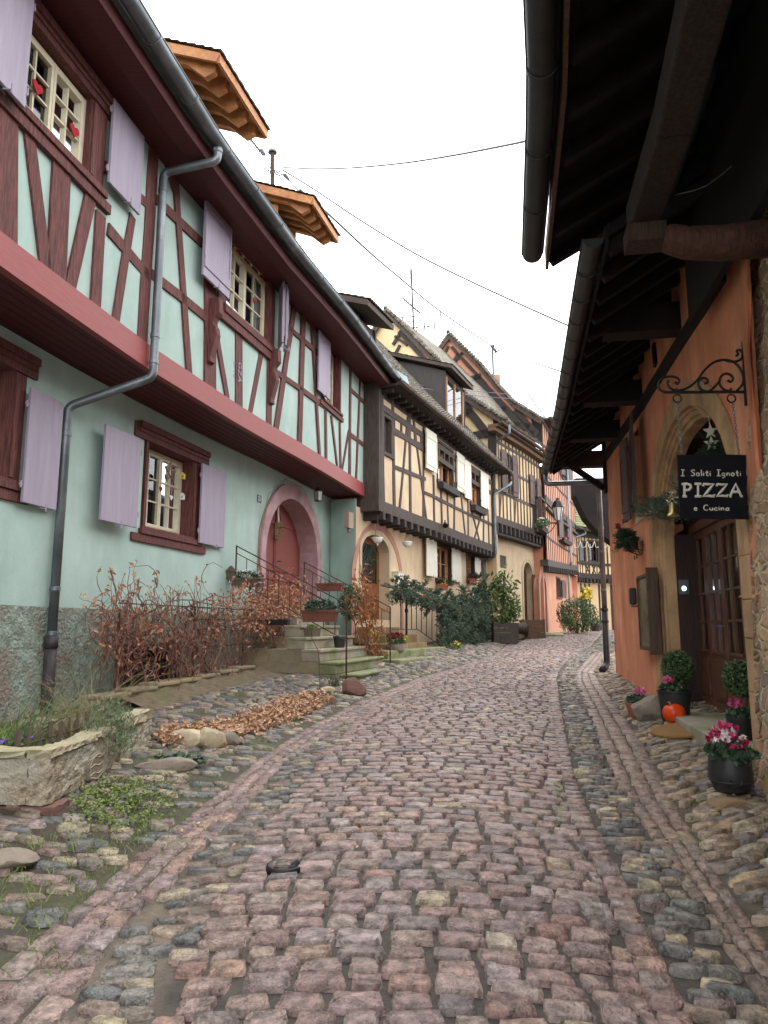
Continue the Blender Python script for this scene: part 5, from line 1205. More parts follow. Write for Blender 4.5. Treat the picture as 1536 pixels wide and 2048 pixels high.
mb.build('rafters', M_soff, HR); mb = MB()
for (u, v, w_) in ((1363,655,.3),(1284,762,.3),(1240,848,.3),(1206,905,.3)):
    t_, z_ = FR.px(u, v+12, 0); bb = MB(); fbox(FR, bb, t_-.02, t_+.26, 4.96, 5.3, -.1, .86); bb.build('cantilever_beam', M_soff, HR, bevel=.01)
mb = MB(); fbox(FR, mb, -.6, tR1+.3, 5.31, 5.5, .5, .72); mb.build('purlin', M_soff, HR)
mb = MB(); mb.beam(FR(tR1+.02,4.4,.05), FR(tR1+.02,5.05,.9), .1, .12); fbox(FR, mb, tR1-.1, tR1+.1, 4.3, 5.4, -.05, .06); mb.build('end_brace', M_soff, HR)
mb = MB(); mb.prism([FR(tR1,-.2,0),FR(tR1,6.0,0),FR(tR1,7.6,-3.5),FR(tR1,-.2,-3.5)], FR.dir(tR1)*-.08); fbox(FR, mb, -1, tR1, 0, 7.5, -3.6, -3.5); mb.build('rear_and_end_walls', M_orangeR, HR)
r0 = FR(tR1+.62, GZ-.08, GN+.08); r1 = r0+Vector((0,0,-.22)); r2p = pt(FR, 1197, 962, .1); tq = FR.px(1197,962,.1)[0]; r2 = FR(tq, r1.z-.02, .1); zc_ = FR.px(1212,1218,.1)[1]; r3 = Vector((r2.x,r2.y,zc_))
dpr = pipe([r0,r1,r2,r3], .055, [(r2+Vector((0,0,-1.0)),(0,0,1)),(r3+Vector((0,0,.4)),(0,0,1)),(r3+Vector((0,0,1.2)),(0,0,1))]).build('downpipe', M_zinc, HR, True)
zz = g(r2.x,r2.y)+.06; pp = pipe([r3+Vector((0,0,.02)), Vector((r2.x,r2.y,zz+.08)), Vector((r2.x-.16,r2.y-.14,zz-.02))], .068, [(r3,(0,0,1)),(r3-Vector((0,0,.25)),(0,0,1))]); pp.build('cast_iron_foot', M_black, dpr, True)
# ================================================================== NEXT DARK HOUSE ON THE RIGHT (its eaves show past the downpipe)
HN = thing('barn_house', 'dark overhanging eaves of the house just past the restaurant downpipe', 'house', (7, 20, 0))
def slab(uvs, Y, th, mm, name, par): MB().prism([atY(u, v, Y) for u, v in uvs], (0, th, 0)).build(name, mm, par)
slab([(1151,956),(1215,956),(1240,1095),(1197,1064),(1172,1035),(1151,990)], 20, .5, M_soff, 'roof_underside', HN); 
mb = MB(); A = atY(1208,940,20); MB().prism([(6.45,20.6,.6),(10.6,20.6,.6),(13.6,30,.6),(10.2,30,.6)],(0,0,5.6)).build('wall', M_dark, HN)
# ================================================================== STONE HOUSE ON THE RIGHT
FS = Fac([(2.35,3.0),(2.62,4.2),(2.93,6.0)], -1, 4); HS = thing('stone_house', 'rubble stone house at the right edge under the nearest dark roof', 'house', (3.5, 4.5, 0)); tS = FS.L
t = FS(tS, 0, 0); xs = []; mb = MB(); NZ = 60
# wall with an uneven quoin edge, real relief
VV = []; nxs = 70
for j in range(NZ+1):
    z = -.1+5.4*j/NZ; ed = .03*math.sin(z*5)+.03*math.sin(z*13+1)
    for i in range(nxs+1):
        k = i/nxs; t_ = -3+(tS+3)*k+ed*k**6; p = FS(t_, z, .03*math.sin(t_*7+z*5)*math.sin(z*6.3-t_*3)+R.uniform(-.012,.012)-(.05 if i == nxs else 0)+max(0,(.6-z))*.06); p.x += .052*z; VV.append(p)
FF = [(j*(nxs+1)+i, j*(nxs+1)+i+1, (j+1)*(nxs+1)+i+1, (j+1)*(nxs+1)+i) for j in range(NZ) for i in range(nxs)]
mb.add(VV, FF)
ret = [FS(tS-.02, -.1+5.4*j/NZ, 0) for j in range(2)]
mb.add([FS(tS,-.1,0),FS(tS,5.3,0)+Vector((.27,0,0)),FS(tS+.12,5.3,-.8)+Vector((.27,0,0)),FS(tS+.12,-.1,-.8)], [(0,1,2,3)])
E2 = [FR.px(u,v,.0) for u,v in ((1499,512),(1502,600),(1500,700),(1507,850),(1506,940),(1518,1000),(1512,1060),(1502,1110),(1496,1160),(1488,1190),(1480,1195))]
m2 = MB(); tq = tR0-.3; m2.prism([FR(a,b,.0) for a,b in E2]+[FR(tq,E2[-1][1],.0), FR(tq,E2[0][1],.0)], FR.nrm(tq)*.022); m2.build('plaster_patch', M_orangeR, HR)
mb.build('rubble_wall', M_rubble, HS, True)
mb = MB(); FS_e = FS.px(1497,1300,0.0); 
# stone jamb strip of the doorway next to the rubble
mb = MB(); t_ = FR.t(1487,0,1250); k = 9; z = .2
for i in range(k):
    h = R.uniform(.25,.5); fbox(FR, mb, DR['t0']-.3, DR['t0']-.01+R.uniform(-.02,.0), z+.004, z+h-.004, 0, .028+R.uniform(0,.008)); z += h
    if z > 2.9: break
mb.build('doorway_quoins', M_sand, HR, bevel=.01)
GZs = 5.0; GNs = 1.55; SLs = .55; te = FS.px(1065,512,GNs)[0]; print('S gutter end t', te, tS, FS.px(1065,512,GNs)[1]); GZs = FS.px(1065,520,GNs)[1]+.05
gutter(FS, -5, te, GZs, GNs, .1, .8).build('gutter', M_zincD, HS, True)
mb = MB(); fbox(FS, mb, -5, te+.12, GZs-.12, GZs+.1, GNs-.16, GNs-.13); mb.build('fascia', wood('brown_fascia', lin((100,66,54)), .7), HS)
mb = MB(); b = te+.12; a = -5
mb.box8([FS(a,GZs,GNs-.16),FS(b,GZs,GNs-.16),FS(b,GZs+SLs*5,GNs-5.16),FS(a,GZs+SLs*5,GNs-5.16),FS(a,GZs+.14,GNs-.16),FS(b,GZs+.14,GNs-.16),FS(b,GZs+.14+SLs*5,GNs-5.16),FS(a,GZs+.14+SLs*5,GNs-5.16)])
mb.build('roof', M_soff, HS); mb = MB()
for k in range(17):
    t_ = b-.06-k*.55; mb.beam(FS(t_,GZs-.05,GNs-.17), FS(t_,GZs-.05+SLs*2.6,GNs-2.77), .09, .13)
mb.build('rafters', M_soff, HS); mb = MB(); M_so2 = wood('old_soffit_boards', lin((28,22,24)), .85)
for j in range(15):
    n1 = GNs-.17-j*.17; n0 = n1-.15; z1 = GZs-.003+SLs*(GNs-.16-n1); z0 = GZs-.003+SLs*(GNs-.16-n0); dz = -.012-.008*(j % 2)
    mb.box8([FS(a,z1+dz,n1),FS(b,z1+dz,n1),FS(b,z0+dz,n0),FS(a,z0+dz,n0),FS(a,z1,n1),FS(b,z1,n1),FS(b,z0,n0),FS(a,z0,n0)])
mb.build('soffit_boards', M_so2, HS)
np_ = .70; tp, zp2 = FS.px(1284,470,np_); print('purlin', tp, zp2); mb = MB(); fbox(FS, mb, -5, tp, zp2-.0, zp2+.26, np_-.12, np_+.12); mb.build('purlin', wood('weathered_purlin', lin((62,50,46)), .85, .5, bump=1), HS, bevel=.02)
mb = MB(); fbox(FS, mb, tp-.22, tp+.02, zp2-.16, zp2-.005, np_-.15, np_+.15); mb.build('corbel_block', wood('weathered_corbel', lin((84,60,52)), .85, .5), HS)
m9 = MB(); fbox(FS, m9, -4, tS+.75, 4.5, 6.4, .0, .06); m9.build('dark_cover_panel', M_so2, HS)  # dark panel added over the orange plaster to keep the area under the roof black
l0 = pt(FS, 1335, 470, .8); tl_, zl_ = FS.px(1515, 485, .0); print('log', tl_, zl_); mb = MB(); pr = []
zl_ += .07; mb.tube([FS(tl_,zl_-.04,-.1), FS(tl_,zl_-.05,.25), FS(tl_,zl_-.02,.5), FS(tl_,zl_+.02,.6), FS(tl_,zl_+.03,.64)], .14, 12, r1=.1).build('log_bracket', wood('red_stained_log', lin((92,58,48)), .8, .5, bump=1.), HS, True)
# loose cable
mb = MB(); cp = [(1350,390),(1388,381),(1412,372),(1440,352),(1475,322),(1505,298),(1540,272)]; mb.tube([atY(u,v,5.2) for u,v in cp], .004, 5); cb = mb.build('loose_cable', mat('pale_wire', (.35,.33,.25), None, .6, 5, 0), None, True); tag(cb, 'thin pale wire sagging below the dark roof at top right', 'cable')
# ================================================================== PROPS, LEFT SIDE
def inv(fac, p):
    best = None
    for i in range(len(fac.P)-1):
        a, b = fac.P[i], fac.P[i+1]; d = b-a; s_ = max(0, min(1, (Vector(p[:2])-a).dot(d)/d.length_squared)); q = a+d*s_; D = (Vector(p[:2])-q).length
        if best is None or D < best[0]: best = (D, fac.T[i]+d.length*s_, (Vector(p[:2])-q).dot(fac.nrm(fac.T[i]+d.length*s_+1e-3).normalized()))
    return best[1], best[2]
# ---- stone stairs of no. 21
b0 = gp(690, 1370); tn, nn_ = inv(FA, b0); b1 = gp(800, 1350); tf_, nf = inv(FA, b1); print('stairs', tn, nn_, tf_, nf)
nF = nn_+.02; tf_ = FA.px(783,1290,nF-.15)[0]-.1; zt0 = D21['z0']+.02; NS = 7; run = (nF-NW)/NS; zg0 = g(b0.x, b0.y)-.08; ris = (zt0-zg0)/NS
st = thing('stone_staircase', 'worn concrete steps with mossy bottom treads up to the arched red door', 'stairs', FA(tn, zg0, nF))
uLs = [716, 674, 640, 612, 602, 597, 594]; vLs = [1362, 1338, 1312, 1290, 1270, 1246, 1224]; mb = MB(); ms = MB(); ck = MB()
for k in range(NS):
    n1 = nF-run*k; zz = zg0+ris*(k+1); m_ = ms if k < 2 else mb; a = FA.px(uLs[k], vLs[k], n1)[0]; b = tf_+(.25 if k == 0 else .12 if k == 1 else 0); nb_ = NW-.02 if k >= NS-2 else n1-run*1.1
    fbox(FA, m_, a, b, zz-ris+.0, zz-.05, nb_, n1-.02); fbox(FA, m_, a-.01, b+.01, zz-.052, zz, nb_, n1+.012)
    if k: fbox(FA, ck, a+.003, b-.003, zg0-.3, zz-ris-.002, NW, n1-.024)
mb.build('treads', M_conc, st, bevel=.012); ms.build('mossy_treads', M_concM, st, bevel=.02); ck.build('masonry_core', M_concW, st)
def railing(name, label, fac, t, nA, zA, nB, zB, zfoot, m, nb=10, low=.62, foot=None, group=None, extra=True):
    r = thing(name, label, 'railing', fac(t, zfoot, nB), group=group); P = lambda n, z: fac(t, z, n); mb = MB()
    L = lambda s_: (nA+(nB-nA)*s_, zA+(zB-zA)*s_)
    mb.beam(P(nA, zA), P(nB, zB), .035, .018); mb.beam(P(nA, zA-.13), P(nB, zB-.13), .02, .014)
    mb.build('handrail', m, r); mb = MB(); mb.beam(P(nA, zA-low), P(nB, zB-low), .03, .014); mb.build('bottom_rail', m, r)
    for k in range(1, nb): n_, z_ = L(k/nb); MB().tube([P(n_, z_-.13), P(n_, z_-low)], .0085, 5).build('baluster', m, r)
    MB().tube([P(nB, zB+.01), P(nB, zfoot)], .015, 6).build('newel_post', m, r); MB().tube([P(nA, zA+.01), P(nA, zA-low-.12)], .015, 6).build('top_post', m, r)
    return r
zN = FA.px(690, 1208, nF-.02)[1]; zT = FA.px(532, 1104, NW+.15)[1]; print('rail z', zN, zT, FA.px(690,1208,nF)[0], tn)
railing('stair_railing', 'thin rusty handrail on the near side of the concrete steps, carrying a flower box', FA, tn+.03, NW+.12, zT, nF-.02, zN, g(b0.x,b0.y), M_rust, 10)
zN2 = FA.px(782, 1214, nF-.1)[1]; railing('stair_railing', 'thin rusty handrail on the far side of the concrete steps', FA, tf_+.0, NW+.12, zT-.02, nF-.15, zN2, zg0+ris, M_rust, 10)
# ---- flower boxes and pots
def trough_box(name, label, c, L, w, h, dirv, m, group=None, cat='flower box', taper=.8, rim=True):
    d = Vector((dirv[0], dirv[1], 0)).normalized(); s_ = Vector((-d.y, d.x, 0)); c = Vector(c); o = thing(name, label, cat, c, group=group); mb = MB()
    def ring(L_, w_, z): return [c+d*a*L_/2+s_*b*w_/2+Vector((0,0,z)) for a, b in ((-1,-1),(1,-1),(1,1),(-1,1))]
    R0, R1, R2, R3 = ring(L*.92, w*taper, 0), ring(L, w, h), ring(L-.03, w-.03, h), ring(L-.05, w-.05, h-.03)
    mb.add(R0+R1+R2+R3, [(3,2,1,0)]+[(a+i, a+(i+1)%4, a+4+(i+1)%4, a+4+i) for a in (0,4,8) for i in range(4)])
    if rim:
        A = ring(L+.02, w+.02, h-.035); B = ring(L+.02, w+.02, h+.002); mb.add(A+B, [(i, (i+1)%4, 4+(i+1)%4, 4+i) for i in range(4)])
    mb.build('box', m, o); mb = MB(); mb.add(R3, [(0,1,2,3)]); mb.build('soil', M_dirt, o); return o, d, s_
def pot(name, label, c, r, h, m, cat='plant pot', prof=None, group=None, par=None):
    o = thing(name, label, cat, c, group=group) if par is None else par
    prof = prof or [(r*.72, 0), (r*.76, .01), (r*.95, h*.86), (r*1.04, h*.87), (r*1.04, h), (r*.93, h), (r*.9, h*.88), (0, h*.88)]
    MB().lathe([(p, z) for p, z in prof[:-1]], 20, c).build('pot', m, o, True) if False else smooth_by_angle(MB().lathe(prof, 22, c).build('pot', m, o))
    MB().lathe([(0, h*.885), (r*.9, h*.885)], 16, c).build('soil', M_dirt, o); return o
def bushy(par, name, c, r, n, size, m, **k): return leaves(name, ball_pts(c, r, n), size, m, par, **k)
nr_ = nF-.55
cb = FA(tn-.1, 0, nF-.42); z_ = FA.px(650, 1244, nF-.42)[1]; pb = FA(tn-.12, z_, nF-.45)
o, d, s_ = trough_box('flower_box', 'reddish plastic box of ivy-green leaves hung on the near handrail', pb, .62, .2, .2, tuple(FA.nrm(tn))[:2], M_terraD); bushy(o, 'foliage', pb+Vector((0,0,.26)), (.28,.14,.12), 420, .07, M_cyc)
MB().beam(pb+Vector((0,0,.12))-d*.2, pb+Vector((0,0,.12))-d*.2+s_*.0+Vector((0,0,.3)), .01, .01).build('hook', M_rust, o)
p = pt(FA, 700, 1183, -.1); p = FA(tf_-.05, FA.px(690,1186,-.1)[1], -.15); o, d, s_ = trough_box('flower_box', 'old terracotta box with bare twigs on the far handrail', p, .6, .18, .17, tuple(FA.nrm(tn))[:2], M_terraD)
blades('twigs', [(p.x+R.uniform(-.2,.2), p.y+R.uniform(-.06,.06), p.z+.15) for _ in range(26)], .38, M_vine, o, w=.008, lean=.5, bend=.3)
zz_ = FA.px(560, 1182, NW+.35)[1]; p = FA(tn-.02, zz_, NW+.38); o, d, s_ = trough_box('flower_box', 'wooden box with white flowers and a little bird house beside the red door', p, .6, .2, .16, tuple(FA.nrm(tn))[:2], M_weath)
bushy(o, 'foliage', p+Vector((0,0,.2)), (.28,.14,.09), 260, .06, M_cyc); bushy(o, 'blossoms', p+Vector((0,0,.27)), (.22,.1,.05), 40, .05, M_whfl)
bh = thing('bird_house', 'small dark bird house with a heart opening on the stair rail by the red door', 'bird house', p+d*-.3); q = p-d*.32+Vector((0,0,.16)); mb = MB(); mb.box(q.x-.07,q.x+.07,q.y-.07,q.y+.07,q.z,q.z+.13); mb.prism([(q.x-.1,q.y-.09,q.z+.12),(q.x+.1,q.y-.09,q.z+.12),(q.x,q.y-.09,q.z+.23)],(0,.18,0)).build('house', M_weath, bh)
MB().lathe([(.0,0),(.025,.001)],10,(0,0,0)); 
def onstep(k, t, n): return FA(t, zg0+ris*(k+1), n)
p = onstep(4, tn+.35, nF-run*4-.14); o, d, s_ = trough_box('plant_pan', 'dark shallow pan standing on the upper steps at left', p+Vector((0,0,0)), .42, .16, .1, tuple(FA.nrm(tn))[:2], M_black); 
p = onstep(3, tn+1.15, nF-run*3-.14); o, d, s_ = trough_box('plant_box', 'weathered box of moss on the fourth step', p, .4, .2, .16, tuple(FA.dir(tn))[:2], M_weath, rim=False); bushy(o, 'foliage', p+Vector((0,0,.18)), (.12,.18,.06), 260, .04, M_moss)
p = onstep(2, tn+1.75, nF-run*2-.13); pot('plant_pot', 'empty grey pot with a wide rim on the third step', p, .13, .22, M_zincD)
# ---- planting at the far side of the stairs: evergreen shrub and dry climber
p = FA(tf_+.25, zg0, nF-.75); sh_ = thing('evergreen_shrub', 'dark green shrub behind the far handrail, between the two front doors', 'shrub', p); c = pt(FA, 703, 1205, nF-1.3)
bushy(sh_, 'foliage', c, (.3,.3,.42), 1100, .075, M_box); MB().tube([p, c+Vector((0,0,-.1))], .015, 5).build('stem', M_vine, sh_)
t0_, n0_ = tf_+.3, nF-.55; dc = thing('dried_climber', 'climbing plant with orange withered leaves tied to canes beside door 23', 'plant', FA(t0_, zg0+.1, n0_)); mb = MB(); C = []
for k in range(7):
    a = FA(t0_+R.uniform(-.2,.3), zg0+.2, n0_+R.uniform(-.2,.2)); u_ = R.uniform(700, 740); b = pt(FA, u_, R.uniform(1130,1215), n0_+R.uniform(-.1,.1)); mb.tube([a, a.lerp(b,.5)+Vector((R.uniform(-.06,.06),0,0)), b], .009, 5)
    for i in range(70): s_ = R.random(); C.append(tuple(a.lerp(b, s_)+Vector((R.gauss(0,.11), R.gauss(0,.09), R.gauss(0,.05)))))
mb.build('canes', M_vine, dc); leaves('withered_leaves', C, .1, M_dryO, dc, aspect=.45, up=(0,0,1), fold=.15)
# ---- planting bed ledge, trellis and vine
lw = thing('bed_wall', 'low stone edging of the planting bed below the cellar hatch', 'wall', FA(FA.t(280,-.3,1430), .5, -.3))
ta, tb = FA.t(195,-.35,1430), tn-.05; mb = MB(); k = 7
for i in range(k):
    a = ta+(tb-ta)*i/k; b = ta+(tb-ta)*(i+1)/k-.008; p = FA(a,0,-.3); z1 = g(p.x,p.y)+.17+R.uniform(-.01,.01); fbox(FA, mb, a, b, z1-.5, z1-.055, -.55, -.32); fbox(FA, mb, a, b, z1-.053, z1, -.6, -.29)
mb.build('edging_stones', M_concW, lw, bevel=.015)
mb = MB(); fbox(FA, mb, ta, tb, .0, .56, NW, -.56); mb.build('bed_soil', M_dirt, lw)
mb = MB(); vs = []; fs = []; K = 40; J = 7
for i in range(K+1):
    t_ = ta+.3+(tb-.1-ta)*i/K
    for j in range(J+1):
        s_ = j/J; n_ = -.33+.62*s_*(1+.12*math.sin(i*.9)); p = FA(t_, 0, n_); vs.append(Vector((p.x, p.y, g(p.x,p.y)+.11*(1-s_)**1.4*(1+.25*math.sin(i*1.3+j))-.012+R.uniform(-.008,.008))))
        if i and j: b_ = i*(J+1)+j; fs.append((b_-J-2, b_-1, b_, b_-J-1))
mb.add(vs, fs); tag(mb.build('earth_slope', mat('sandy_earth', lin((122,106,84)), lin((80,68,54)), .95, 9, 1., 30, c3=lin((96,96,64)), s3=1.5), None, True), 'sandy earth banked against the bed wall', None, None, 'structure')
NV = -.45
tr = thing('iron_trellis', 'rusty iron trellis posts and bars holding the bare vine', 'trellis', FA(FA.t(385,NV,1400), .6, NV)); 
for u_ in (232, 385, 484, 560):
    t_ = FA.t(u_, NV, 1350); p = FA(t_, 0, NV); MB().tube([FA(t_, g(p.x,p.y)+.1, NV), FA(t_, FA.px(u_, 1215, NV)[1], NV)], .014, 5).build('post', M_rust, tr)
for v_, ua, ub in ((1218,232,560),(1290,370,560),(1352,232,560),(1258,385,530),(1240,385,530)):
    z_ = FA.px(460, v_, NV)[1]; MB().tube([FA(FA.t(ua,NV,1300), z_, NV), FA(FA.t(ub,NV,1300), z_, NV)], .008, 5).build('bar', M_rust, tr)
vn = thing('grape_vine', 'leafless reddish brown vine sprawling over the trellis in front of the rough plinth', 'vine', pt(FA, 405, 1440, NV))
mb = MB()
def stem(uvs, r0, r1, n_=NV): 
    P = [pt(FA, u, v, n_+R.uniform(-.05,.05)) for u, v in uvs]; Q = []
    for a, b in zip(P, P[1:]):
        for k in range(4): Q.append(a.lerp(b, k/4)+Vector((R.gauss(0,.012),R.gauss(0,.012),R.gauss(0,.012))))
    Q.append(P[-1]); mb.tube(Q, r0, 6, r1=r1)
for s_ in ([(405,1440),(412,1390),(425,1345),(405,1310),(382,1280),(395,1240),(370,1215)],[(408,1438),(430,1370),(400,1320),(420,1290)],[(402,1440),(390,1380),(372,1330),(330,1300)],[(480,1405),(470,1350),(445,1345),(420,1320)],[(560,1370),(552,1300),(540,1250),(520,1215)],[(558,1370),(575,1300),(585,1240)],[(235,1408),(230,1330),(250,1270),(300,1230)]): stem(s_, .03, .012)
for s_ in ([(300,1225),(340,1203),(385,1200),(440,1212),(520,1220),(590,1215)],[(370,1215),(420,1195),(470,1190),(500,1160)],[(250,1270),(300,1232),(380,1212),(450,1222)],[(382,1280),(360,1240),(355,1190)],[(385,1260),(440,1250),(510,1265),(560,1240)],[(330,1300),(280,1270),(230,1290),(195,1330)],[(220,1140),(232,1175),(240,1215)],[(275,1160),(278,1200)],[(313,1155),(308,1190),(300,1210)]): stem(s_, .014, .005)
mb.build('stems', M_vine, vn, True); mb = MB(); LC = []
for k in range(860):
    w = R.random()
    if w < .42: u_, v_ = R.uniform(200,600), R.gauss(1245,30)
    elif w < .75: u_, v_ = R.uniform(200,440), R.uniform(1230,1350)
    else: u_, v_ = R.gauss(470,70), R.uniform(1240,1400)
    if u_ > 560: v_ = min(v_, 1262)
    if v_ > 1400: continue
    n_ = NV+R.gauss(0,.12); P = pt(FA, u_, v_, n_); a = R.uniform(0, 2*PI); dr = Vector(FA.dir(3))*math.cos(a)+Vector((0,0,1))*(math.sin(a)*.75+.12); L = R.uniform(.2,.75); Q = [P]; cv = R.gauss(0,.35); ax = FA.nrm(3)
    for i in range(6):
        dr = (Matrix.Rotation(cv+R.gauss(0,.3), 3, ax) @ dr); dr = (dr+Vector((R.gauss(0,.12),R.gauss(0,.12),R.gauss(0,.08)))).normalized(); Q.append(Q[-1]+dr*L/6)
    mb.tube(Q, R.uniform(.006,.010), 3, r1=.003, cap=False)
    for q in Q[2:]:
        if R.random() < (.26 if v_ < 1275 else .12): LC.append(tuple(q+Vector((R.gauss(0,.02),R.gauss(0,.02),R.gauss(0,.02)))))
mb.build('twigs', M_vineR, vn)
for k in range(1900):
    u_ = R.gauss(552, 46); v_ = R.gauss(1212, 26)
    if u_ > 620: continue
    LC.append(tuple(pt(FA, u_, v_, NV+R.gauss(.05,.13))))
for (u_,v_) in ((275,1165),(313,1150),(217,1172),(300,1180),(395,1165),(220,1142),(500,1160),(350,1180),(165,1205),(240,1190)):
    for _ in range(4): LC.append(tuple(pt(FA, u_+R.gauss(0,4), v_+R.gauss(0,8), NV)))
leaves('withered_leaves', LC, .075, M_dry, vn, aspect=.5, fold=.2, jit=.5)
# ---- fallen leaves, rocks, weeds
def inpoly(u, v, P):
    c = False
    for (x1, y1), (x2, y2) in zip(P, P[1:]+P[:1]):
        if (y1 > v) != (y2 > v) and u < (x2-x1)*(v-y1)/(y2-y1)+x1: c = not c
    return c
PG = [(300,1478),(345,1460),(470,1446),(560,1402),(640,1383),(672,1405),(600,1440),(520,1465),(480,1478),(430,1492),(330,1492)]; C = []
while len(C) < 4200:
    u_, v_ = R.uniform(298,675), R.uniform(1380,1495)
    if inpoly(u_, v_, PG): p = gp(u_, v_); C.append((p.x, p.y, p.z+.015+abs(R.gauss(0,.035))))
for _ in range(900):
    u_, v_ = R.uniform(300,668), R.uniform(1385,1490)
    if inpoly(u_, v_, PG):
        p = gp(u_+R.gauss(0,22), v_+R.gauss(4,15)); C.append((p.x, p.y, p.z+.03))
C = [c for c in C if R.random() < .55+.45*math.sin(c[0]*9+c[1]*4)**2]
tag(leaves('fallen_leaves', C, .06, M_dryL, None, nrm=(0,0,1), rnd=.55, aspect=.6, fold=.15), 'drift of orange brown dry leaves along the foot of the bed wall', None, None, 'stuff')
C = []
for _ in range(90): p = gp(R.uniform(330,760), R.uniform(1440,1700)); C.append((p.x,p.y,p.z+.02))
for _ in range(40): p = gp(R.uniform(1150,1350), R.uniform(1480,1800)); C.append((p.x,p.y,p.z+.02))
tag(leaves('stray_leaves', C, .03, M_dryL, None, nrm=(0,0,1), rnd=.4, aspect=.5), 'single small dry leaves scattered over the cobbles', None, None, 'stuff')
def rock(u, v, r, m, lab, seed, dz=.3):
    p = gp(u, v); o = MB().rock((p.x, p.y, p.z+r[2]*dz), r, seed, sub=3).build('rock', m); tag(o, lab, 'rock'); return smooth_by_angle(o, 28)
rock(372,1486,(.2,.15,.11), M_rockY, 'rounded buff rock, left one of the group by the leaves', 3); rock(422,1492,(.15,.12,.16), M_rockY, 'angular pale rock, tallest of the group by the leaves', 8); rock(455,1484,(.18,.16,.09), M_rock, 'smooth grey rock behind the angular pale one', 5)
rock(706,1388,(.22,.2,.2), M_rockR, 'reddish boulder at the foot of the near handrail', 12); rock(652,1384,(.16,.12,.07), M_rockY, 'flat yellowish stone by the cheek wall of the steps', 4); rock(620,1388,(.2,.12,.06), M_rock, 'flat grey stone below the thin bare stem', 6)
rock(330,1535,(.28,.15,.07), M_rock, 'long low grey slab beside the trough end', 9); rock(15,1728,(.17,.13,.06), M_rock, 'mossy stone at the lower left edge below the trough', 15); rock(1300,1440,(.25,.22,.25), M_rock, 'grey boulder between the terracotta pot and the pumpkin', 21, .35)
sp = thing('bare_sapling', 'thin leafless stem growing up in front of the steps', 'plant', gp(640,1385)); p = gp(640,1385); tq, nq = inv(FA, p)
MB().tube([p, pt(FA,640,1330,nq), pt(FA,636,1300,nq), pt(FA,620,1270,nq), pt(FA,612,1235,nq)], .011, 5, r1=.004).tube([pt(FA,637,1302,nq), pt(FA,655,1280,nq), pt(FA,665,1268,nq)], .007, 4, r1=.003).build('stem', M_vine, sp)
# ---- the stone trough
zb = g(-2.3, 5.0)+.05; T0 = atZ(92,1611,zb); T1 = atZ(300,1500,zb); zt1 = atY(92,1500,T0.y).z; print('trough', T0, T1, zt1)
TY0, TY1, TX1, TX0 = T0.y, T1.y, T0.x, T0.x-1.25; txe = T1.x
TR = thing('stone_trough', 'old weathered stone trough planted with grasses at the lower left', 'trough', (TX1-.5, (TY0+TY1)/2, zb))
def xr(y): return TX1+(txe-TX1)*(y-TY0)/(TY1-TY0)
def rough_box(mb, x0, x1f, y0, y1, z0, z1, sx=8, sy=22, sz=7, amp=.012, dip=None):
    def P(a, b, c): y = y0+(y1-y0)*b; x = x0+(x1f(y)-x0)*a; zt = z1-(dip(y) if dip else 0); return Vector((x, y, z0+(zt-z0)*c))
    cache = {}
    def V(a, b, c):
        k = (round(a,4), round(b,4), round(c,4))
        if k not in cache: p = P(a, b, c); cache[k] = p+Vector((R.gauss(0,amp), R.gauss(0,amp), R.gauss(0,amp*.6)))
        return cache[k]
    for (n1, n2, fn) in ((sx, sz, lambda i, j: (i/sx, 0, j/sz)), (sx, sz, lambda i, j: (i/sx, 1, j/sz)), (sy, sz, lambda i, j: (0, i/sy, j/sz)), (sy, sz, lambda i, j: (1, i/sy, j/sz)), (sx, sy, lambda i, j: (i/sx, j/sy, 1)), (sx, sy, lambda i, j: (i/sx, j/sy, 0))):
        for i in range(n1):
            for j in range(n2): mb.add([V(*fn(i,j)), V(*fn(i+1,j)), V(*fn(i+1,j+1)), V(*fn(i,j+1))], [(0,1,2,3)])
yn0, yn1 = atZ(0,1,1).y, 0
yA = TY0+(TY1-TY0)*.55; yB = yA+.16
hh_ = zt1-zb
mb = MB(); dp_ = lambda y: .02*math.sin((y-TY0)*3)**2
rough_box(mb, TX1-.14, xr, TY0, yA, zb, zt1-.05, 4, 26, 10, .005, dp_); rough_box(mb, TX1-.14, xr, yB, TY1, zb+.03, zt1-.05, 4, 12, 10, .005); rough_box(mb, TX1-.14, lambda y: xr(y)-.02, yA, yB, zb+.01, zb+.2, 4, 3, 4, .008)
rough_box(mb, TX0-.4, lambda y: TX1-.141, TY0, TY0+.14, zb, zt1-.06, 22, 3, 10, .005); rough_box(mb, TX0, lambda y: TX1-.141, TY1-.13, TY1, zb, zt1-.06, 8, 3, 6, .009)
mb.build('basin', M_trough, TR); mb = MB(); rough_box(mb, TX1-.16, lambda y: xr(y)+.012, TY0-.01, yA-.01, zt1-.052, zt1, 3, 24, 2, .006, dp_); mb.build('rim', M_troughT, TR); mb = MB(); rough_box(mb, TX1-.16, lambda y: xr(y)+.012, yB, TY1+.01, zt1-.052, zt1+.03, 3, 9, 2, .01); mb.build('rim', M_troughT, TR); mb = MB(); rough_box(mb, TX0-.4, lambda y: TX1-.161, TY0-.015, TY0+.15, zt1-.055, zt1-.005, 12, 3, 2, .009)
mb.build('rim', M_troughT, TR); mb = MB(); mb.add([(TX0-.4,TY0+.1,zt1-.12),(TX1-.1,TY0+.1,zt1-.12),(TX1-.1,TY1-.1,zt1-.12),(TX0-.4,TY1-.1,zt1-.12)],[(0,1,2,3)]); mb.build('soil', M_dirt, TR)
yc = None
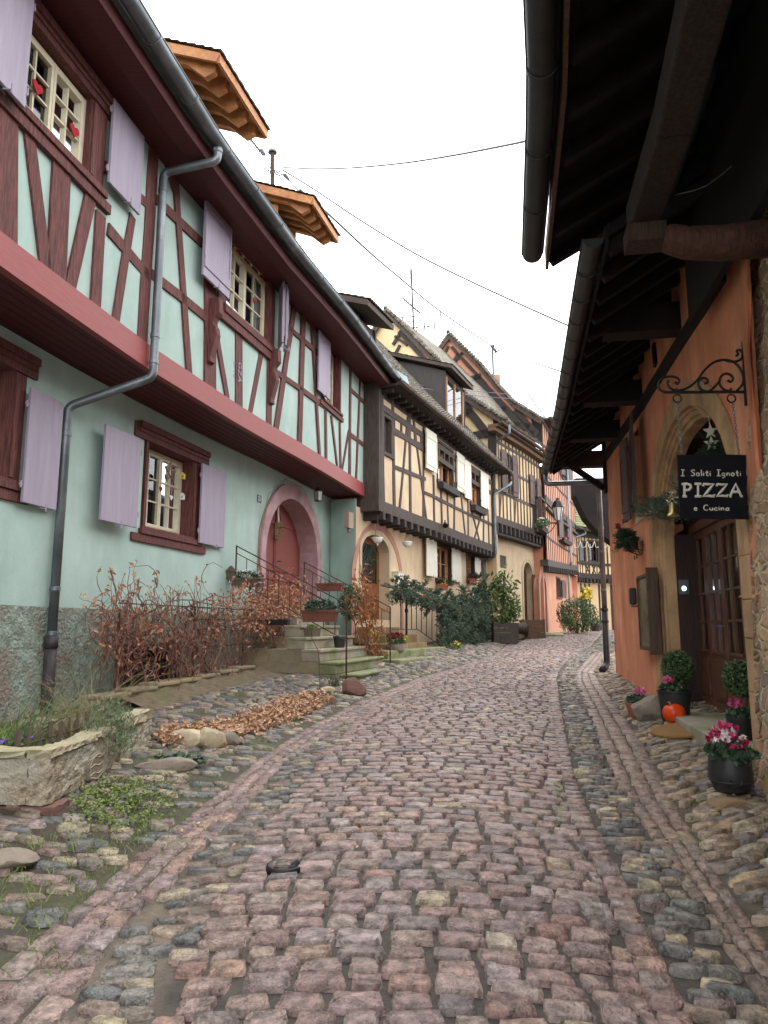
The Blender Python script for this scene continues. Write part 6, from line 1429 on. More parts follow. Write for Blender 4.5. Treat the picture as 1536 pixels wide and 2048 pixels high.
def onside(u, v):   # point on the trough's street side
    x, y, z = ray(u, v); lo, hi = TY0-1, TY1+3
    for _ in range(40):
        m_ = (lo+hi)/2
        if x/y*m_ < xr(m_): lo = m_ if (x/y*lo-xr(lo))*(x/y*m_-xr(m_)) > 0 else lo; hi = hi if lo == m_ else m_
        else: 
            if (x/y*lo-xr(lo))*(x/y*m_-xr(m_)) > 0: lo = m_
            else: hi = m_
    return Vector((xr(lo), lo, CH+z*lo/y))
pc = onside(188, 1530); print('plaque', pc); pr = []
for k in range(18):
    a = PI*k/17; pr.append(Vector((pc.x, pc.y-.17*math.cos(a), pc.z-.01+.11*math.sin(a))))
pr += [Vector((pc.x, pc.y+.16, pc.z-.09)), Vector((pc.x, pc.y+.02, pc.z-.13)), Vector((pc.x, pc.y-.16, pc.z-.09))]
MB().prism([p+Vector((-.01,0,0)) for p in pr], (.035,0,0)).build('plaque', M_rock, TR, bevel=.008); mb = MB(); mb.tube([p+Vector((.024,0,0)) for p in [pc+(q-pc)*.82 for q in pr]+[pc+(pr[0]-pc)*.82]], .006, 5)
for k in range(3): mb.tube([pc+Vector((.026,-.15+.01*k,.06-.06*k)), pc+Vector((.026,-.05,.075-.06*k)), pc+Vector((.026,.03,.055-.06*k)), pc+Vector((.026,.14,.07-.06*k))], .004, 4)
mb.build('worn_carving', M_rockY, TR)
sb = thing('support_block', 'dark red stone block propping the near end of the trough', 'block', (TX1-.4, TY0+.1, zb-.13)); mb = MB(); rough_box(mb, TX0-.5, lambda y: TX1+.07, TY0-.02, TY0+.25, zb-.12, zb-.008, 12, 4, 2, .006); mb.build('block', M_rockR, sb)
sb = thing('support_block', 'small dark stone propping the middle of the trough', 'block', (TX1-.3, TY0+1.0, zb-.13)); MB().rock((TX1-.12,TY0+.95,zb-.08),(.09,.12,.1),5).rock((TX1-.3,TY1-.2,zb-.08),(.2,.12,.1),7).build('block', M_rock, sb)
# picket fence in the trough
def pickets(c0, c1, n, h, lab):
    o = thing('picket_edging', lab, 'fence', c0); c0, c1 = Vector(c0), Vector(c1); d = (c1-c0)
    for k in range(n):
        p = c0+d*(k/(n-1)); hh2 = h*R.uniform(.85,1.1); s_ = d.normalized()*.022; q = Vector((0,.008,0)); MB().box8([p-s_-q,p+s_-q,p+s_+q,p-s_+q]+[x+Vector((R.uniform(-.01,.01),0,hh2)) for x in (p-s_-q,p+s_-q,p+s_+q,p-s_+q)]).build('picket', M_weath, o)
    MB().tube([c0+Vector((0,.015,h*.5)), c1+Vector((0,.015,h*.5))], .006, 5).build('wire', M_rust, o)
pickets((TX1-.32,TY0+.2,zt1-.12),(TX1-.2,TY0+1.1,zt1-.1), 8, .22, 'little weathered picket edging in the near half of the trough'); pickets((TX1-.3,TY0+1.75,zt1-.1),(TX1-.2,TY1-.15,zt1-.1), 8, .2, 'little weathered picket edging in the far half of the trough')
gt = thing('ornamental_grass', 'tuft of green and straw coloured grass in the near end of the trough', 'grass tuft', (TX1-.5,TY0+.5,zt1-.1))
blades('blades', [(TX1-.62+R.gauss(0,.13), TY0+.45+R.gauss(0,.2), zt1-.12) for _ in range(300)], .24, M_grass, gt, w=.008, lean=.35, bend=.5); blades('dry_blades', [(TX1-.45+R.gauss(0,.2), TY0+1.3+R.gauss(0,.3), zt1-.12) for _ in range(320)], .34, M_grassD, gt, w=.007, lean=.3, bend=.5)
gt = thing('feather_grass', 'tall pale feathery grass arching over the middle of the trough', 'grass tuft', (TX1-.4,TY0+1.5,zt1-.1)); blades('blades', [(TX1-.35+R.gauss(0,.14), TY0+1.5+R.gauss(0,.2), zt1-.12) for _ in range(110)], .68, M_grassD, gt, w=.006, lean=.3, bend=.7, k=7)
gt = thing('iris_leaves', 'sheaf of arching dark green strap leaves in the trough', 'plant', (TX1-.4,TY0+.6,zt1-.1)); blades('leaves', [(TX1-.5+R.gauss(0,.05), TY0+.55+R.gauss(0,.15), zt1-.1) for _ in range(40)], .42, M_box, gt, w=.014, lean=.5, bend=.6, k=7, dirv=(.3,.8))
hb = thing('lavender_bush', 'grey green herb spilling over the outlet of the trough', 'shrub', (TX1-.1,yA,zt1)); C = ball_pts((TX1-.06,yA-.02,zt1-.0),(.2,.34,.24),1700,.3); C[:,0] += .1*np.clip((zt1-C[:,2])/.2,0,1); leaves('foliage', C, .05, leafmat('grey_green_leaves',(.20,.26,.14),(.09,.13,.07)), hb, aspect=.16, up=(0.3,0,1))
pz = thing('pansies', 'few violet and yellow pansies at the near corner of the trough', 'flowers', (TX1-.4,TY0+.25,zt1)); leaves('petals', [(TX1-.38+R.gauss(0,.1),TY0+.25+R.gauss(0,.08),zt1+.02+R.uniform(0,.04)) for _ in range(7)], .03, leafmat('violet_petals',(.2,.12,.5),(.1,.05,.3)), pz, nrm=(0,-1,.5), rnd=.4, aspect=.9); leaves('foliage', ball_pts((TX1-.38,TY0+.25,zt1-.04),(.15,.12,.06),160,.2), .04, M_box, pz)
# ground weeds
PG2 = [(140,1625),(190,1590),(240,1560),(290,1560),(330,1590),(300,1625),(200,1665),(140,1660)]; C = []; C2 = []
while len(C) < 2600:
    u_, v_ = R.gauss(235,55), R.gauss(1605,26)
    if 135 < u_ < 380 and 1555 < v_ < 1690 and math.sin(u_*.11)*math.cos(v_*.17)+R.uniform(-.5,.9) > 0: p = gp(u_, v_); C.append((p.x,p.y,p.z+R.uniform(0,.045)))
tag(leaves('moss_and_weeds', C, .022, M_moss, None, nrm=(0,0,1), rnd=.7, aspect=.7), 'bright green moss and small weeds beside the trough', None, None, 'stuff')
C = []
for (u0, v0, su, sv, n) in ((110,1700,60,30,120),(60,1850,60,60,90),(350,1520,40,10,140),(250,1680,60,25,160),(380,1560,60,20,120),(480,1500,60,12,90),(1120,1600,6,60,60),(1075,1450,10,50,50),(700,1400,60,12,120),(860,1345,50,8,90),(1310,1520,60,40,60),(1380,1650,40,30,50),(120,1760,80,40,140)):
    for _ in range(n):
        p = gp(u0+R.gauss(0,su), min(2040, max(1300, v0+R.gauss(0,sv)))); C.append((p.x,p.y,p.z))
tag(blades('grass_in_joints', C, .05, M_grass, None, w=.007, lean=.5, bend=.5, k=3), 'short grass blades growing in the joints of the cobbles', None, None, 'stuff')
p = gp(355,1525); wd = thing('ground_ivy', 'small patch of dark green leaves on the cobbles right of the trough', 'plant', p); leaves('foliage', ball_pts(tuple(p+Vector((0,0,.02))),(.26,.1,.05),130,.1), .07, M_cyc, wd, nrm=(0,0,1), rnd=.5, aspect=.8)
p = gp(668,1372); wd = thing('small_rush', 'small dark tuft beside the foot of the near handrail', 'grass tuft', p); blades('blades', [(p.x+R.gauss(0,.05),p.y+R.gauss(0,.05),p.z) for _ in range(60)], .2, M_box, wd, w=.012)
# ---- ornaments at house 21
t_ = (D21['t0']+D21['t1'])/2
def wreath(name, label, c, r, rr, m, nrm_, d_, n=500, extra=None):
    o = thing(name, label, 'wreath', c); C = []
    for _ in range(n):
        a = R.uniform(0, 2*PI); b = R.uniform(0, 2*PI); q = rr*math.sqrt(R.random()); C.append(tuple(c+d_*math.cos(a)*(r+q*math.cos(b))+Vector((0,0,1))*math.sin(a)*1.25*(r+q*math.cos(b))+nrm_*(q*math.sin(b)+rr)))
    leaves('twigs', C, .045, m, o, aspect=.3)
    return o
nd21 = NW-.36; tw_, zw_ = FA.px(553, 1062, nd21); wr = wreath('door_wreath', 'oval straw wreath hanging on the arched red door by a white ribbon', FA(tw_, zw_, nd21), .13, .05, M_grassD, FA.nrm(tw_).normalized(), FA.dir(tw_)); MB().beam(FA(tw_, zw_+.18, nd21+.05), FA(tw_, FA.px(553,1010,nd21)[1], nd21+.03), .05, .006).build('ribbon', M_white, wr)
def lantern(name, label, top, h, w, hang=.12, m=M_blackmetal, lit=None):
    o = thing(name, label, 'lantern', top); x, y, z = top; mb = MB(); mb.tube([(x,y,z),(x,y,z-hang)],.006,5); z -= hang
    mb.lathe([(.01,.0),(w*.25,-.03),(w*.3,-h*.18),(w*.62,-h*.3),(w*.62,-h*.33)],4,(x,y,z)); mb.lathe([(w*.45,-h),(w*.5,-h+.02)],4,(x,y,z))
    for k in range(4): a = PI/2*k; mb.tube([(x+w*.6*math.cos(a),y+w*.6*math.sin(a),z-h*.33),(x+w*.47*math.cos(a),y+w*.47*math.sin(a),z-h)],.009,4)
    mb.build('frame', m, o); mb = MB(); mb.lathe([(w*.57,-h*.34),(w*.45,-h+.01)],4,(x,y,z)); mb.build('pane', mat('milky_glass',(.45,.45,.43),None,.3,3,0) if lit is None else lit, o); return o
p = pt(FA, 637, 966, -.45); lantern('hanging_lantern', 'black lantern hanging under the red jetty beside the arched door', Vector((p.x,p.y,ZB)), .34, .16, .1)
# hearts, star, little houses
def heart(c, s_, n_, d_, th=.012):
    pr = []
    for k in range(22): a = 2*PI*k/22; x = 16*math.sin(a)**3/17; y = (13*math.cos(a)-5*math.cos(2*a)-2*math.cos(3*a)-math.cos(4*a))/17; pr.append(c+d_*x*s_+Vector((0,0,1))*y*s_)
    return MB().prism(pr, n_*th)
def ornament(name, label, cat, fac, u, v, n_, s_, m, group=None, string=.0):
    t_, z_ = fac.px(u, v, n_); nn = fac.nrm(t_).normalized(); o = thing(name, label, cat, fac(t_, z_, n_), group=group); heart(fac(t_, z_, n_), s_, nn, fac.dir(t_)).build('heart', m, o)
    if string: MB().tube([fac(t_,z_+s_*.5,n_+.006), fac(t_,z_+string,n_+.006)], .003, 4).build('string', M_white, o)
    return o
ornament('paper_heart', 'red paper heart on the left casement of the top left window', 'heart ornament', FA, 74, 176, -.02, .085, M_redheart); ornament('paper_heart', 'red paper heart on the right casement of the top left window', 'heart ornament', FA, 148, 262, -.02, .085, M_redheart)
ornament('felt_heart', 'red heart hanging inside the upper middle window', 'heart ornament', FA, 509, 601, -.03, .055, M_redheart, string=.35)
ga = thing('heart_garland', 'string of small red and cream hearts along the top of the upper middle window', 'garland', pt(FA, 495, 520, -.02)); cols = [M_redheart, M_cream]
for k in range(9): u_ = 462+k*8; p = pt(FA, u_, 488+k*8.4, .01); tq = FA.px(u_, 520, -.04)[0]; heart(p, .045, FA.nrm(tq).normalized(), FA.dir(tq)).build('heart', cols[k % 2], ga)
MB().tube([pt(FA, 458, 480, .01), pt(FA, 530, 556, .01)], .004, 4).build('string', M_white, ga)
nW = NW-.19
ornament('felt_heart', 'small red heart inside the ground floor window', 'heart ornament', FA, 321, 978, nW, .05, M_redheart, string=.3); ornament('felt_heart', 'white padded heart in the right casement of the ground floor window', 'heart ornament', FA, 342, 995, nW, .05, M_whiteP, string=.25); ornament('felt_heart', 'white pear shaped ornament in the left casement of the ground floor window', 'heart ornament', FA, 286, 983, nW, .055, M_whiteP, string=.3)
so = thing('willow_star', 'brown woven twig star hanging in front of the ground floor window', 'star ornament', pt(FA, 341, 945, NW+.12)); c = pt(FA, 341, 945, NW+.12); tq = FA.px(341,945,NW+.12)[0]; d_ = FA.dir(tq); mb = MB()
for q in range(26):
    for k in range(5):
        a = PI/2+4*PI*k/5+R.gauss(0,.05); b = a+4*PI/5; r_ = .17*R.uniform(.85,1.08); mb.tube([c+d_*math.cos(a)*r_+Vector((0,0,math.sin(a)*r_))+Vector((0,R.gauss(0,.01),0)), c+d_*math.cos(b)*r_+Vector((0,0,math.sin(b)*r_))+Vector((0,R.gauss(0,.01),0))], .004, 3, False)
mb.build('twigs', M_vine, so)
for (u_, v_, m_, lb) in ((366, 952, M_yelfl, 'tiny yellow bird house hanging at the ground floor window'), (365, 993, M_whiteP, 'tiny white bird house hanging below the yellow one')):
    c = pt(FA, u_, v_, NW+.06); o = thing('tiny_bird_house', lb, 'bird house', c); MB().box(c.x-.03,c.x+.03,c.y-.03,c.y+.03,c.z-.05,c.z+.02).prism([(c.x-.045,c.y-.035,c.z+.02),(c.x+.045,c.y-.035,c.z+.02),(c.x,c.y-.035,c.z+.06)],(0,.07,0)).build('house', m_, o); MB().box(c.x-.01,c.x+.01,c.y-.034,c.y-.03,c.z-.025,c.z-.005).build('hole', M_blackmetal, o)
# thin climbing rose stems round the arch
cl = thing('arch_climber', 'thin bare climbing stem framing the pink door arch', 'climber', FA(D21['t0']-.3, zg0, NW+.06)); mb = MB(); L_ = []
for s_ in range(3):
    o_ = dict(D21); k_ = .3+.05*s_; o_['t0'] -= k_; o_['t1'] += k_; o_['z1'] += k_+.06; P = [(o_['t0'], 1.4)]+[(o_['t0'], 1.4+(D21['zs']-1.4)*q/5) for q in range(1, 5)]+arc_pts(o_)[:-(4+3*s_)]; mb.tube([FA(a+R.gauss(0,.03), b+R.gauss(0,.03), NW+.07) for a, b in P], .007, 4, r1=.003)
mb.build('stem', M_vine, cl)
# ================================================================== PROPS AT HOUSE 23
def hanging_bowl(u, v, vs, lab):
    n_ = NB+.55; c = pt(FB, u, v, n_); zt_ = FB.px(u, vs, n_)[1]; o = thing('hanging_bowl', lab, 'hanging pot', c, group='white bowls hanging under the jetty')
    smooth_by_angle(MB().lathe([(.0,-.13),(.02,-.13),(.025,-.1),(.012,-.09),(.06,-.075),(.115,-.02),(.125,.03),(.14,.035),(.14,.06),(.125,.06),(.12,.03),(0,.02)], 20, tuple(c)).build('bowl', M_whiteP, o))
    for k in range(3): a = 2*PI*k/3; MB().tube([(c.x+.13*math.cos(a), c.y+.13*math.sin(a), c.z+.06), (c.x, c.y, c.z+.5), (c.x, c.y, zt_)], .004, 4).build('cord', M_weath, o)
hanging_bowl(755, 1080, 1030, 'white bowl on cords in front of the glazed door'); hanging_bowl(814, 1088, 1040, 'white bowl on cords above the letter box')
t_, z_ = FB.px(796, 1159, NB+.1); mbx = thing('mailbox', 'white wall letter box beside the glazed door', 'mailbox', FB(t_, z_, NB)); mb = MB(); fbox(FB, mb, t_-.2, t_+.2, z_-.19, z_+.19, NB+.004, NB+.2); mb.build('body', M_white, mbx, bevel=.01)
mb = MB(); fbox(FB, mb, t_+.02, t_+.12, z_-.07, z_-.02, NB+.2, NB+.206); mb.tube([FB(t_-.1+.03*k, z_+.09+.03*math.sin(k*1.6), NB+.205) for k in range(8)], .008, 4); mb.build('slot_and_emblem', M_blackmetal, mbx); MB().build
mb = MB(); fbox(FB, mb, t_-.22, t_+.22, z_+.19, z_+.21, NB+.004, NB+.22); mb.build('lid', M_white, mbx)
st = thing('stone_staircase', 'old sandstone steps with mossy lower treads in front of the glazed door', 'stairs', gp(850,1330))
def slab_px(par, uL, uR, vbL, vtL, dep, m, name, n_, back=0): 
    tL, tR = FB.t(uL, n_, vbL), FB.t(uR, n_, vbL); zb_ = FB.px(uL, vbL, n_)[1]; zt_ = FB.px(uL, vtL, n_)[1]; mb = MB(); k = 5; 
    for i in range(1): fbox(FB, mb, tL, tR, zb_-.25, zt_, n_-dep, n_)
    return mb.build(name, m, par, bevel=.03)
slab_px(st, 800, 912, 1343, 1320, .5, M_concM, 'mossy_tread', 1.25); slab_px(st, 776, 893, 1318, 1302, .5, M_concM, 'mossy_tread', .85); slab_px(st, 776, 855, 1299, 1288, .5, M_stoneO, 'tread', .5); slab_px(st, 772, 835, 1286, 1270, .5, M_stoneO, 'tread', .2); slab_px(st, 740, 800, 1268, 1254, .5, M_stoneO, 'tread', -.05)
sw = thing('curb_stone', 'long mossy stone under the fir branches', 'kerb stone', gp(950,1308)); slab_px(sw, 924, 984, 1314, 1296, .5, M_concM, 'block', .75)
p = pt(FB, 793, 1306, .75); cp = thing('chrysanthemum_pot', 'round woven pot of dark red and yellow chrysanthemums on the old steps', 'potted plant', p); smooth_by_angle(MB().lathe([(.12,0),(.19,.06),(.21,.14),(.19,.2),(.2,.22),(.17,.22),(.16,.2),(0,.19)],20,tuple(p)).build('pot', M_rock, cp)); bushy(cp,'foliage',tuple(p+Vector((0,0,.3))),(.24,.22,.12),420,.06,M_box); bushy(cp,'blossoms',tuple(p+Vector((-.04,-.05,.4))),(.2,.18,.07),170,.055,M_redfl,aspect=.9); bushy(cp,'yellow_blossoms',tuple(p+Vector((.2,-.1,.35))),(.05,.05,.05),20,.05,M_yelfl,aspect=.9)
# iron railing of 23 with fir garland
nR = .55; rl = thing('iron_railing', 'black wrought iron railing wrapped in fir branches', 'railing', pt(FB, 812, 1268, nR)); 
for k, u_ in enumerate((802, 823, 833, 843, 853, 864, 874)):
    v0 = 1258 if u_ < 836 else 1258+(u_-836)*.75; MB().tube([pt(FB, u_, v0, nR), pt(FB, u_, 1178+(u_-800)*.35, nR)], .011, 6).build('baluster', M_blackmetal, rl)
smooth_by_angle(MB().tube([pt(FB, 813, 1270, nR), pt(FB, 813, 1172, nR)], .028, 8).tube([pt(FB, 813, 1225, nR), pt(FB, 813, 1218, nR)], .045, 8).tube([pt(FB, 885, 1312, nR), pt(FB, 885, 1195, nR)], .028, 8).build('newel_post', M_blackmetal, rl))
MB().tube([pt(FB, 790, 1176, nR), pt(FB, 836, 1180, nR), pt(FB, 890, 1212, nR)], .018, 6).build('handrail', M_blackmetal, rl); MB().tube([pt(FB, 785, 1258, nR), pt(FB, 836, 1259, nR), pt(FB, 892, 1300, nR)], .012, 5).build('bottom_rail', M_blackmetal, rl)
fg = thing('fir_garland', 'thick garland of fir branches with faded bows along the railing of house 23', 'garland', pt(FB, 860, 1190, nR)); Bq = []
for k in range(80):
    s_ = R.random(); u_ = 790+s_*100; v_ = 1172+s_*28+R.gauss(0,5); p = pt(FB, u_, v_, nR+R.gauss(0,.08)); d_ = Vector((R.gauss(0,.18), R.gauss(0,.15), R.choice((-.34,-.26,.26,-.18))*R.uniform(.6,1.2))); Bq.append((tuple(p), tuple(d_)))
fir('branches', Bq, M_firB, fg, nl=.07, dens=85, nw=.016)
mb = MB()
for (u_, v_, m_) in ((843,1192,0),(849,1190,0),(878,1209,0),(905,1213,0),(919,1222,0),(960,1165,0)): c = pt(FB, u_, v_, nR+.2); mb.rock(tuple(c), (.045,.045,.045), u_, sub=2)
mb.build('bows', mat('faded_bows', lin((190,110,90)), lin((150,50,44)), .7, 9, 0), fg)
fb = thing('fir_branches', 'great heap of cut fir branches standing in pots below the cream shutters', 'fir branches', pt(FB, 920, 1300, .6)); Bq = []
for k in range(300):
    u_ = R.uniform(884, 978); top = 1190 if u_ > 900 else 1205; v_ = R.uniform(top, 1300); p = pt(FB, u_, v_, R.uniform(.1,.75)); d_ = Vector((R.gauss(.0,.16), R.gauss(-.05,.16), R.choice((-.42,.36,-.3,.3,-.5)))); Bq.append((tuple(p), tuple(d_)))
for k in range(22): u_ = R.uniform(945, 985); p = pt(FB, u_, R.uniform(1170,1215), R.uniform(.1,.5)); Bq.append((tuple(p), (R.gauss(.15,.1), R.gauss(0,.1), R.uniform(.25,.5))))
fir('branches', Bq, M_firB, fb, nl=.075, dens=70, nw=.018)
pot('plant_pot', 'black bucket holding fir branches behind the long mossy stone', pt(FB, 960, 1294, .3), .2, .36, M_black)
p = pt(FB, 911, 1324, .95); o = pot('plant_pot', 'grey pot with yellow flowers on the street below the fir branches', p, .17, .32, M_zincD); bushy(o, 'foliage', tuple(p+Vector((0,0,.42))), (.2,.2,.14), 260, .06, M_grass); bushy(o, 'blossoms', tuple(p+Vector((0,-.08,.5))), (.14,.12,.08), 30, .06, M_yelfl, aspect=.9)
for (u_, v_, lb) in ((886, 1180, 'terracotta box with greenery and decorations below the wider cream shuttered window'), (946, 1167, 'small terracotta box with greenery below the narrow window')):
    p = pt(FB, u_, v_, NB+.2); o, d_, s_ = trough_box('flower_box', lb, p, .55 if u_ < 900 else .35, .2, .17, tuple(FB.dir(5))[:2], M_terra); fir('greenery', [(tuple(p+Vector((R.gauss(0,.1),R.gauss(0,.1),.15))), (R.gauss(0,.12),R.gauss(0,.12),R.uniform(.1,.32))) for _ in range(16)], M_fir, o, dens=60, nw=.012); bushy(o, 'blossoms', tuple(p+Vector((.05,-.1,.22))), (.15,.1,.1), 24, .06, M_redfl if u_ > 900 else M_yelfl, aspect=.9)
t_ = Y1[0]+.35; o = txt_mesh('window_lettering', 'NOEL', .14, M_white); d_ = FB.dir(t_); nn = FB.nrm(t_).normalized(); o.rotation_euler = Matrix(((d_.x,0,nn.x),(d_.y,0,nn.y),(0,1,0))).to_euler(); o.location = FB(t_+.02, Y1[3]-.3, NB-.1); tag(o, 'white letters spelling NOEL in the window between cream shutters', 'lettering')
dw = FB.px(737,1110,NB-.26); wreath('door_wreath', 'leafy wreath with a white heart on the glazed honey coloured door', FB(dw[0], dw[1], NB-.25), .17, .07, M_cyc, FB.nrm(1).normalized(), FB.dir(1), 500)
ds = thing('flood_light', 'small spotlight under the jetty of the ochre house', 'spotlight', pt(FB, 890, 1040, .15)); p = pt(FB, 890, 1040, .15); MB().tube([p, p+Vector((0,0,-.1))],.02,6).tube([p+Vector((-.0,-.0,-.1)), p+Vector((.0,-.12,-.2))], .05, 8, r1=.09).build('lamp_head', M_blackmetal, ds)
# ================================================================== FARTHER DOWN THE STREET
p = gp(1010, 1287); mg = thing('potted_magnolia', 'tall leafy evergreen in a grey wooden box beside the downpipe', 'potted plant', p); mb = MB(); 
for k in range(4): mb.box(p.x-.42, p.x+.42, p.y-.3+.0, p.y+.35, p.z+.02+k*.17, p.z+.02+k*.17+.16)
mb.build('box', M_greybox, mg); C = []; mb = MB()
for k in range(26):
    a = R.uniform(0, 2*PI); h = R.uniform(.8, 2.5); b = Vector((p.x, p.y, p.z+h*.6)); e = Vector((p.x+math.cos(a)*R.uniform(.2,.7)*(1 if h > 1.2 else .5), p.y+math.sin(a)*.4, p.z+h)); mb.tube([b, b.lerp(e,.5)+Vector((0,0,.06)), e], .013, 4, r1=.006)
    for _ in range(34): s_ = R.uniform(.25,1.05); C.append(tuple(b.lerp(e, s_)+Vector((R.gauss(0,.1),R.gauss(0,.1),R.gauss(0,.09)))))
mb.tube([(p.x,p.y,p.z+.5),(p.x+.03,p.y,p.z+1.3),(p.x,p.y,p.z+2.3)],.03,6,r1=.012).build('trunk', M_vine, mg); leaves('crown', C, .2, M_mag, mg, aspect=.42, fold=.1)
p = gp(1068, 1278); bx = thing('wooden_planter', 'brown boarded planter box in front of the golden house', 'planter', p); mb = MB(); 
for k in range(3): mb.box(p.x-.42,p.x+.42,p.y,p.y+.7,p.z+.02+k*.24,p.z+.25+k*.24)
mb.box(p.x-.45,p.x-.38,p.y-.02,p.y+.05,p.z,p.z+.76); mb.box(p.x+.38,p.x+.45,p.y-.02,p.y+.05,p.z,p.z+.76); mb.build('boards', M_brownbox, bx)
p = gp(1040, 1279); ur = thing('clay_jar', 'dark glazed jar lying on its side between the two wooden planters', 'jar', p); c = p+Vector((.05,.1,.42)); smooth_by_angle(MB().tube([c+Vector((-.45,.1,.05)), c+Vector((-.3,.05,.02)), c+Vector((-.1,0,0)), c+Vector((.1,-.05,0)), c+Vector((.22,-.08,0))], .2, 14, r1=.24).tube([c+Vector((.22,-.08,0)), c+Vector((.27,-.1,0))], .17, 14).build('jar', wood('dark_glaze', lin((84,70,60)), .3), ur)); MB().rock((c.x-.1,c.y,p.z+.1),(.3,.2,.14),3).build('stand', M_rock, ur)
rock(1100,1273,(.6,.4,.16), M_concM, 'mossy step stone in front of the salmon house door', 31); 
p = gp(1120, 1264); pp_ = thing('post_planter', 'tall pale stone planter with fir branches beside the salmon house', 'planter', p); MB().box(p.x-.3,p.x+.3,p.y,p.y+.5,p.z-.1,p.z+1.35).build('pillar', M_sandL, pp_, bevel=.02); fir('branches', [((p.x+R.uniform(-.3,.1),p.y-.15,p.z+R.uniform(.5,1.5)), (R.gauss(-.1,.15),R.gauss(-.1,.1),R.uniform(-.6,.1))) for _ in range(34)], M_firB, pp_, dens=40, nw=.02, nl=.07); bushy(pp_, 'blossoms', (p.x,p.y,p.z+1.45),(.4,.2,.1),30,.1,M_whfl)
p = gp(1160, 1268); bs = thing('round_bush', 'large rounded dark evergreen bush at the bend of the street', 'shrub', p); leaves('foliage', ball_pts((p.x,p.y+.4,p.z+.85),(.95,.8,.85),3600,.5), .13, M_box, bs, aspect=.3, up=(0,0,1)); MB().tube([(p.x,p.y+.4,p.z),(p.x,p.y+.4,p.z+.6)],.05,6).build('trunk', M_vine, bs)
p = gp(1142, 1266); Y_ = p.y-.6; chh = thing('garden_chair', 'bright lime green metal garden chair in front of the bush', 'chair', (p.x,Y_,p.z)); 
A_, B_, C_, D_ = atY(1127,1229,Y_), atY(1137,1246,Y_), atY(1150,1247,Y_), atY(1160,1251,Y_)
def slats(a, b, n, w, par, nm):
    for k in range(n): c = a.lerp(b, (k+.5)/n); d_ = (b-a)/n*.4; MB().box8([c-d_, c+d_, c+d_+Vector((0,.02,0)), c-d_+Vector((0,.02,0))]+[q+Vector((w,.1,0)) for q in (c-d_, c+d_, c+d_+Vector((0,.02,0)), c-d_+Vector((0,.02,0)))]).build(nm, M_lime, par)
slats(atY(1123,1229,Y_), atY(1133,1248,Y_), 8, .42, chh, 'backrest_slat'); slats(atY(1134,1249,Y_)+Vector((0,-.02,0)), atY(1148,1252,Y_), 4, .32, chh, 'seat_slat'); mb = MB()
for du in (0, .4):
    for a, b in ((atY(1134,1249,Y_), atY(1131,1264,Y_)), (atY(1148,1252,Y_), atY(1148,1265,Y_)), (atY(1123,1229,Y_), atY(1134,1249,Y_))): mb.tube([a+Vector((du,.05,0)), b+Vector((du,.05,0))], .014, 4)
mb.build('frame', M_lime, chh)
p = gp(1192, 1263); o = pot('plant_pot', 'blue grey pot by the door at the end of the street', p, .28, .4, M_zincD); bushy(o, 'foliage', tuple(p+Vector((0,0,.55))), (.35,.3,.2), 300, .1, M_box)
yt = thing('golden_vine', 'climber with yellow leaves on the yellow house at the end of the street', 'climber', gp(1176,1262)); c = pt(FE, 1171, 1188, .15); leaves('leaves', ball_pts(tuple(c),(.5,.25,.45),150,.2), .22, M_yelfl, yt, aspect=.7); q_ = gp(1176,1262); MB().tube([q_, q_.lerp(c,.4)+Vector((.1,0,0)), q_.lerp(c,.7)+Vector((-.1,0,0)), c], .05, 5, r1=.02).build('trunk', M_vine, yt)
# street lamp on its bracket
c = atY(1117, 1046, 31); wpt = pt(FD, 1086, 1046, .32); sl_ = thing('wall_lamp', 'black street lantern on an iron bracket of the salmon house', 'street lamp', c); Yc = wpt.y-.1; c = atY(1117, 1046, Yc)
s_ = Yc/1450; mb = MB(); mb.tube([wpt, c+Vector((0,0,0))], .035, 6); mb.tube([wpt+Vector((.0,0,-.6)), wpt.lerp(c,.5)+Vector((0,0,-.35)), c+Vector((-.1,0,-.02))], .02, 5); mb.tube([c, c+Vector((0,0,.12))], .03, 6); mb.build('bracket', M_blackmetal, sl_)
mb = MB(); hgt = 26*s_; mb.lathe([(6*s_,.12),(11*s_,.12+hgt),(13*s_,.12+hgt+.02),(8*s_,.12+hgt*1.5),(3*s_,.12+hgt*1.6),(3*s_,.12+hgt*1.75),(0,.12+hgt*1.78)][2:],6,tuple(c)); 
for k in range(6): a = PI/3*k; mb.tube([(c.x+6*s_*math.cos(a),c.y+6*s_*math.sin(a),c.z+.12),(c.x+11.3*s_*math.cos(a),c.y+11.3*s_*math.sin(a),c.z+.14+hgt)],.022,4)
mb.build('lantern_frame', M_blackmetal, sl_); mb = MB(); mb.lathe([(5.8*s_,.12),(10.8*s_,.12+hgt)],6,tuple(c)); mb.build('lamp_glass', mat('frosted_glass', lin((214,206,204)), None, .35, 3, 0), sl_)
p = pt(FD, 1086, 1064, .5); o, d_, s2 = trough_box('flower_box', 'flower box at the first upper window of the salmon house', p, 1.6, .25, .2, tuple(FD.dir(1))[:2], M_dark); bushy(o, 'foliage', tuple(p+Vector((0,0,.35))), (.3,.9,.22), 240, .12, M_box); bushy(o, 'blossoms', tuple(p+Vector((-.1,-.2,.5))), (.15,.3,.1), 20, .12, M_whfl)
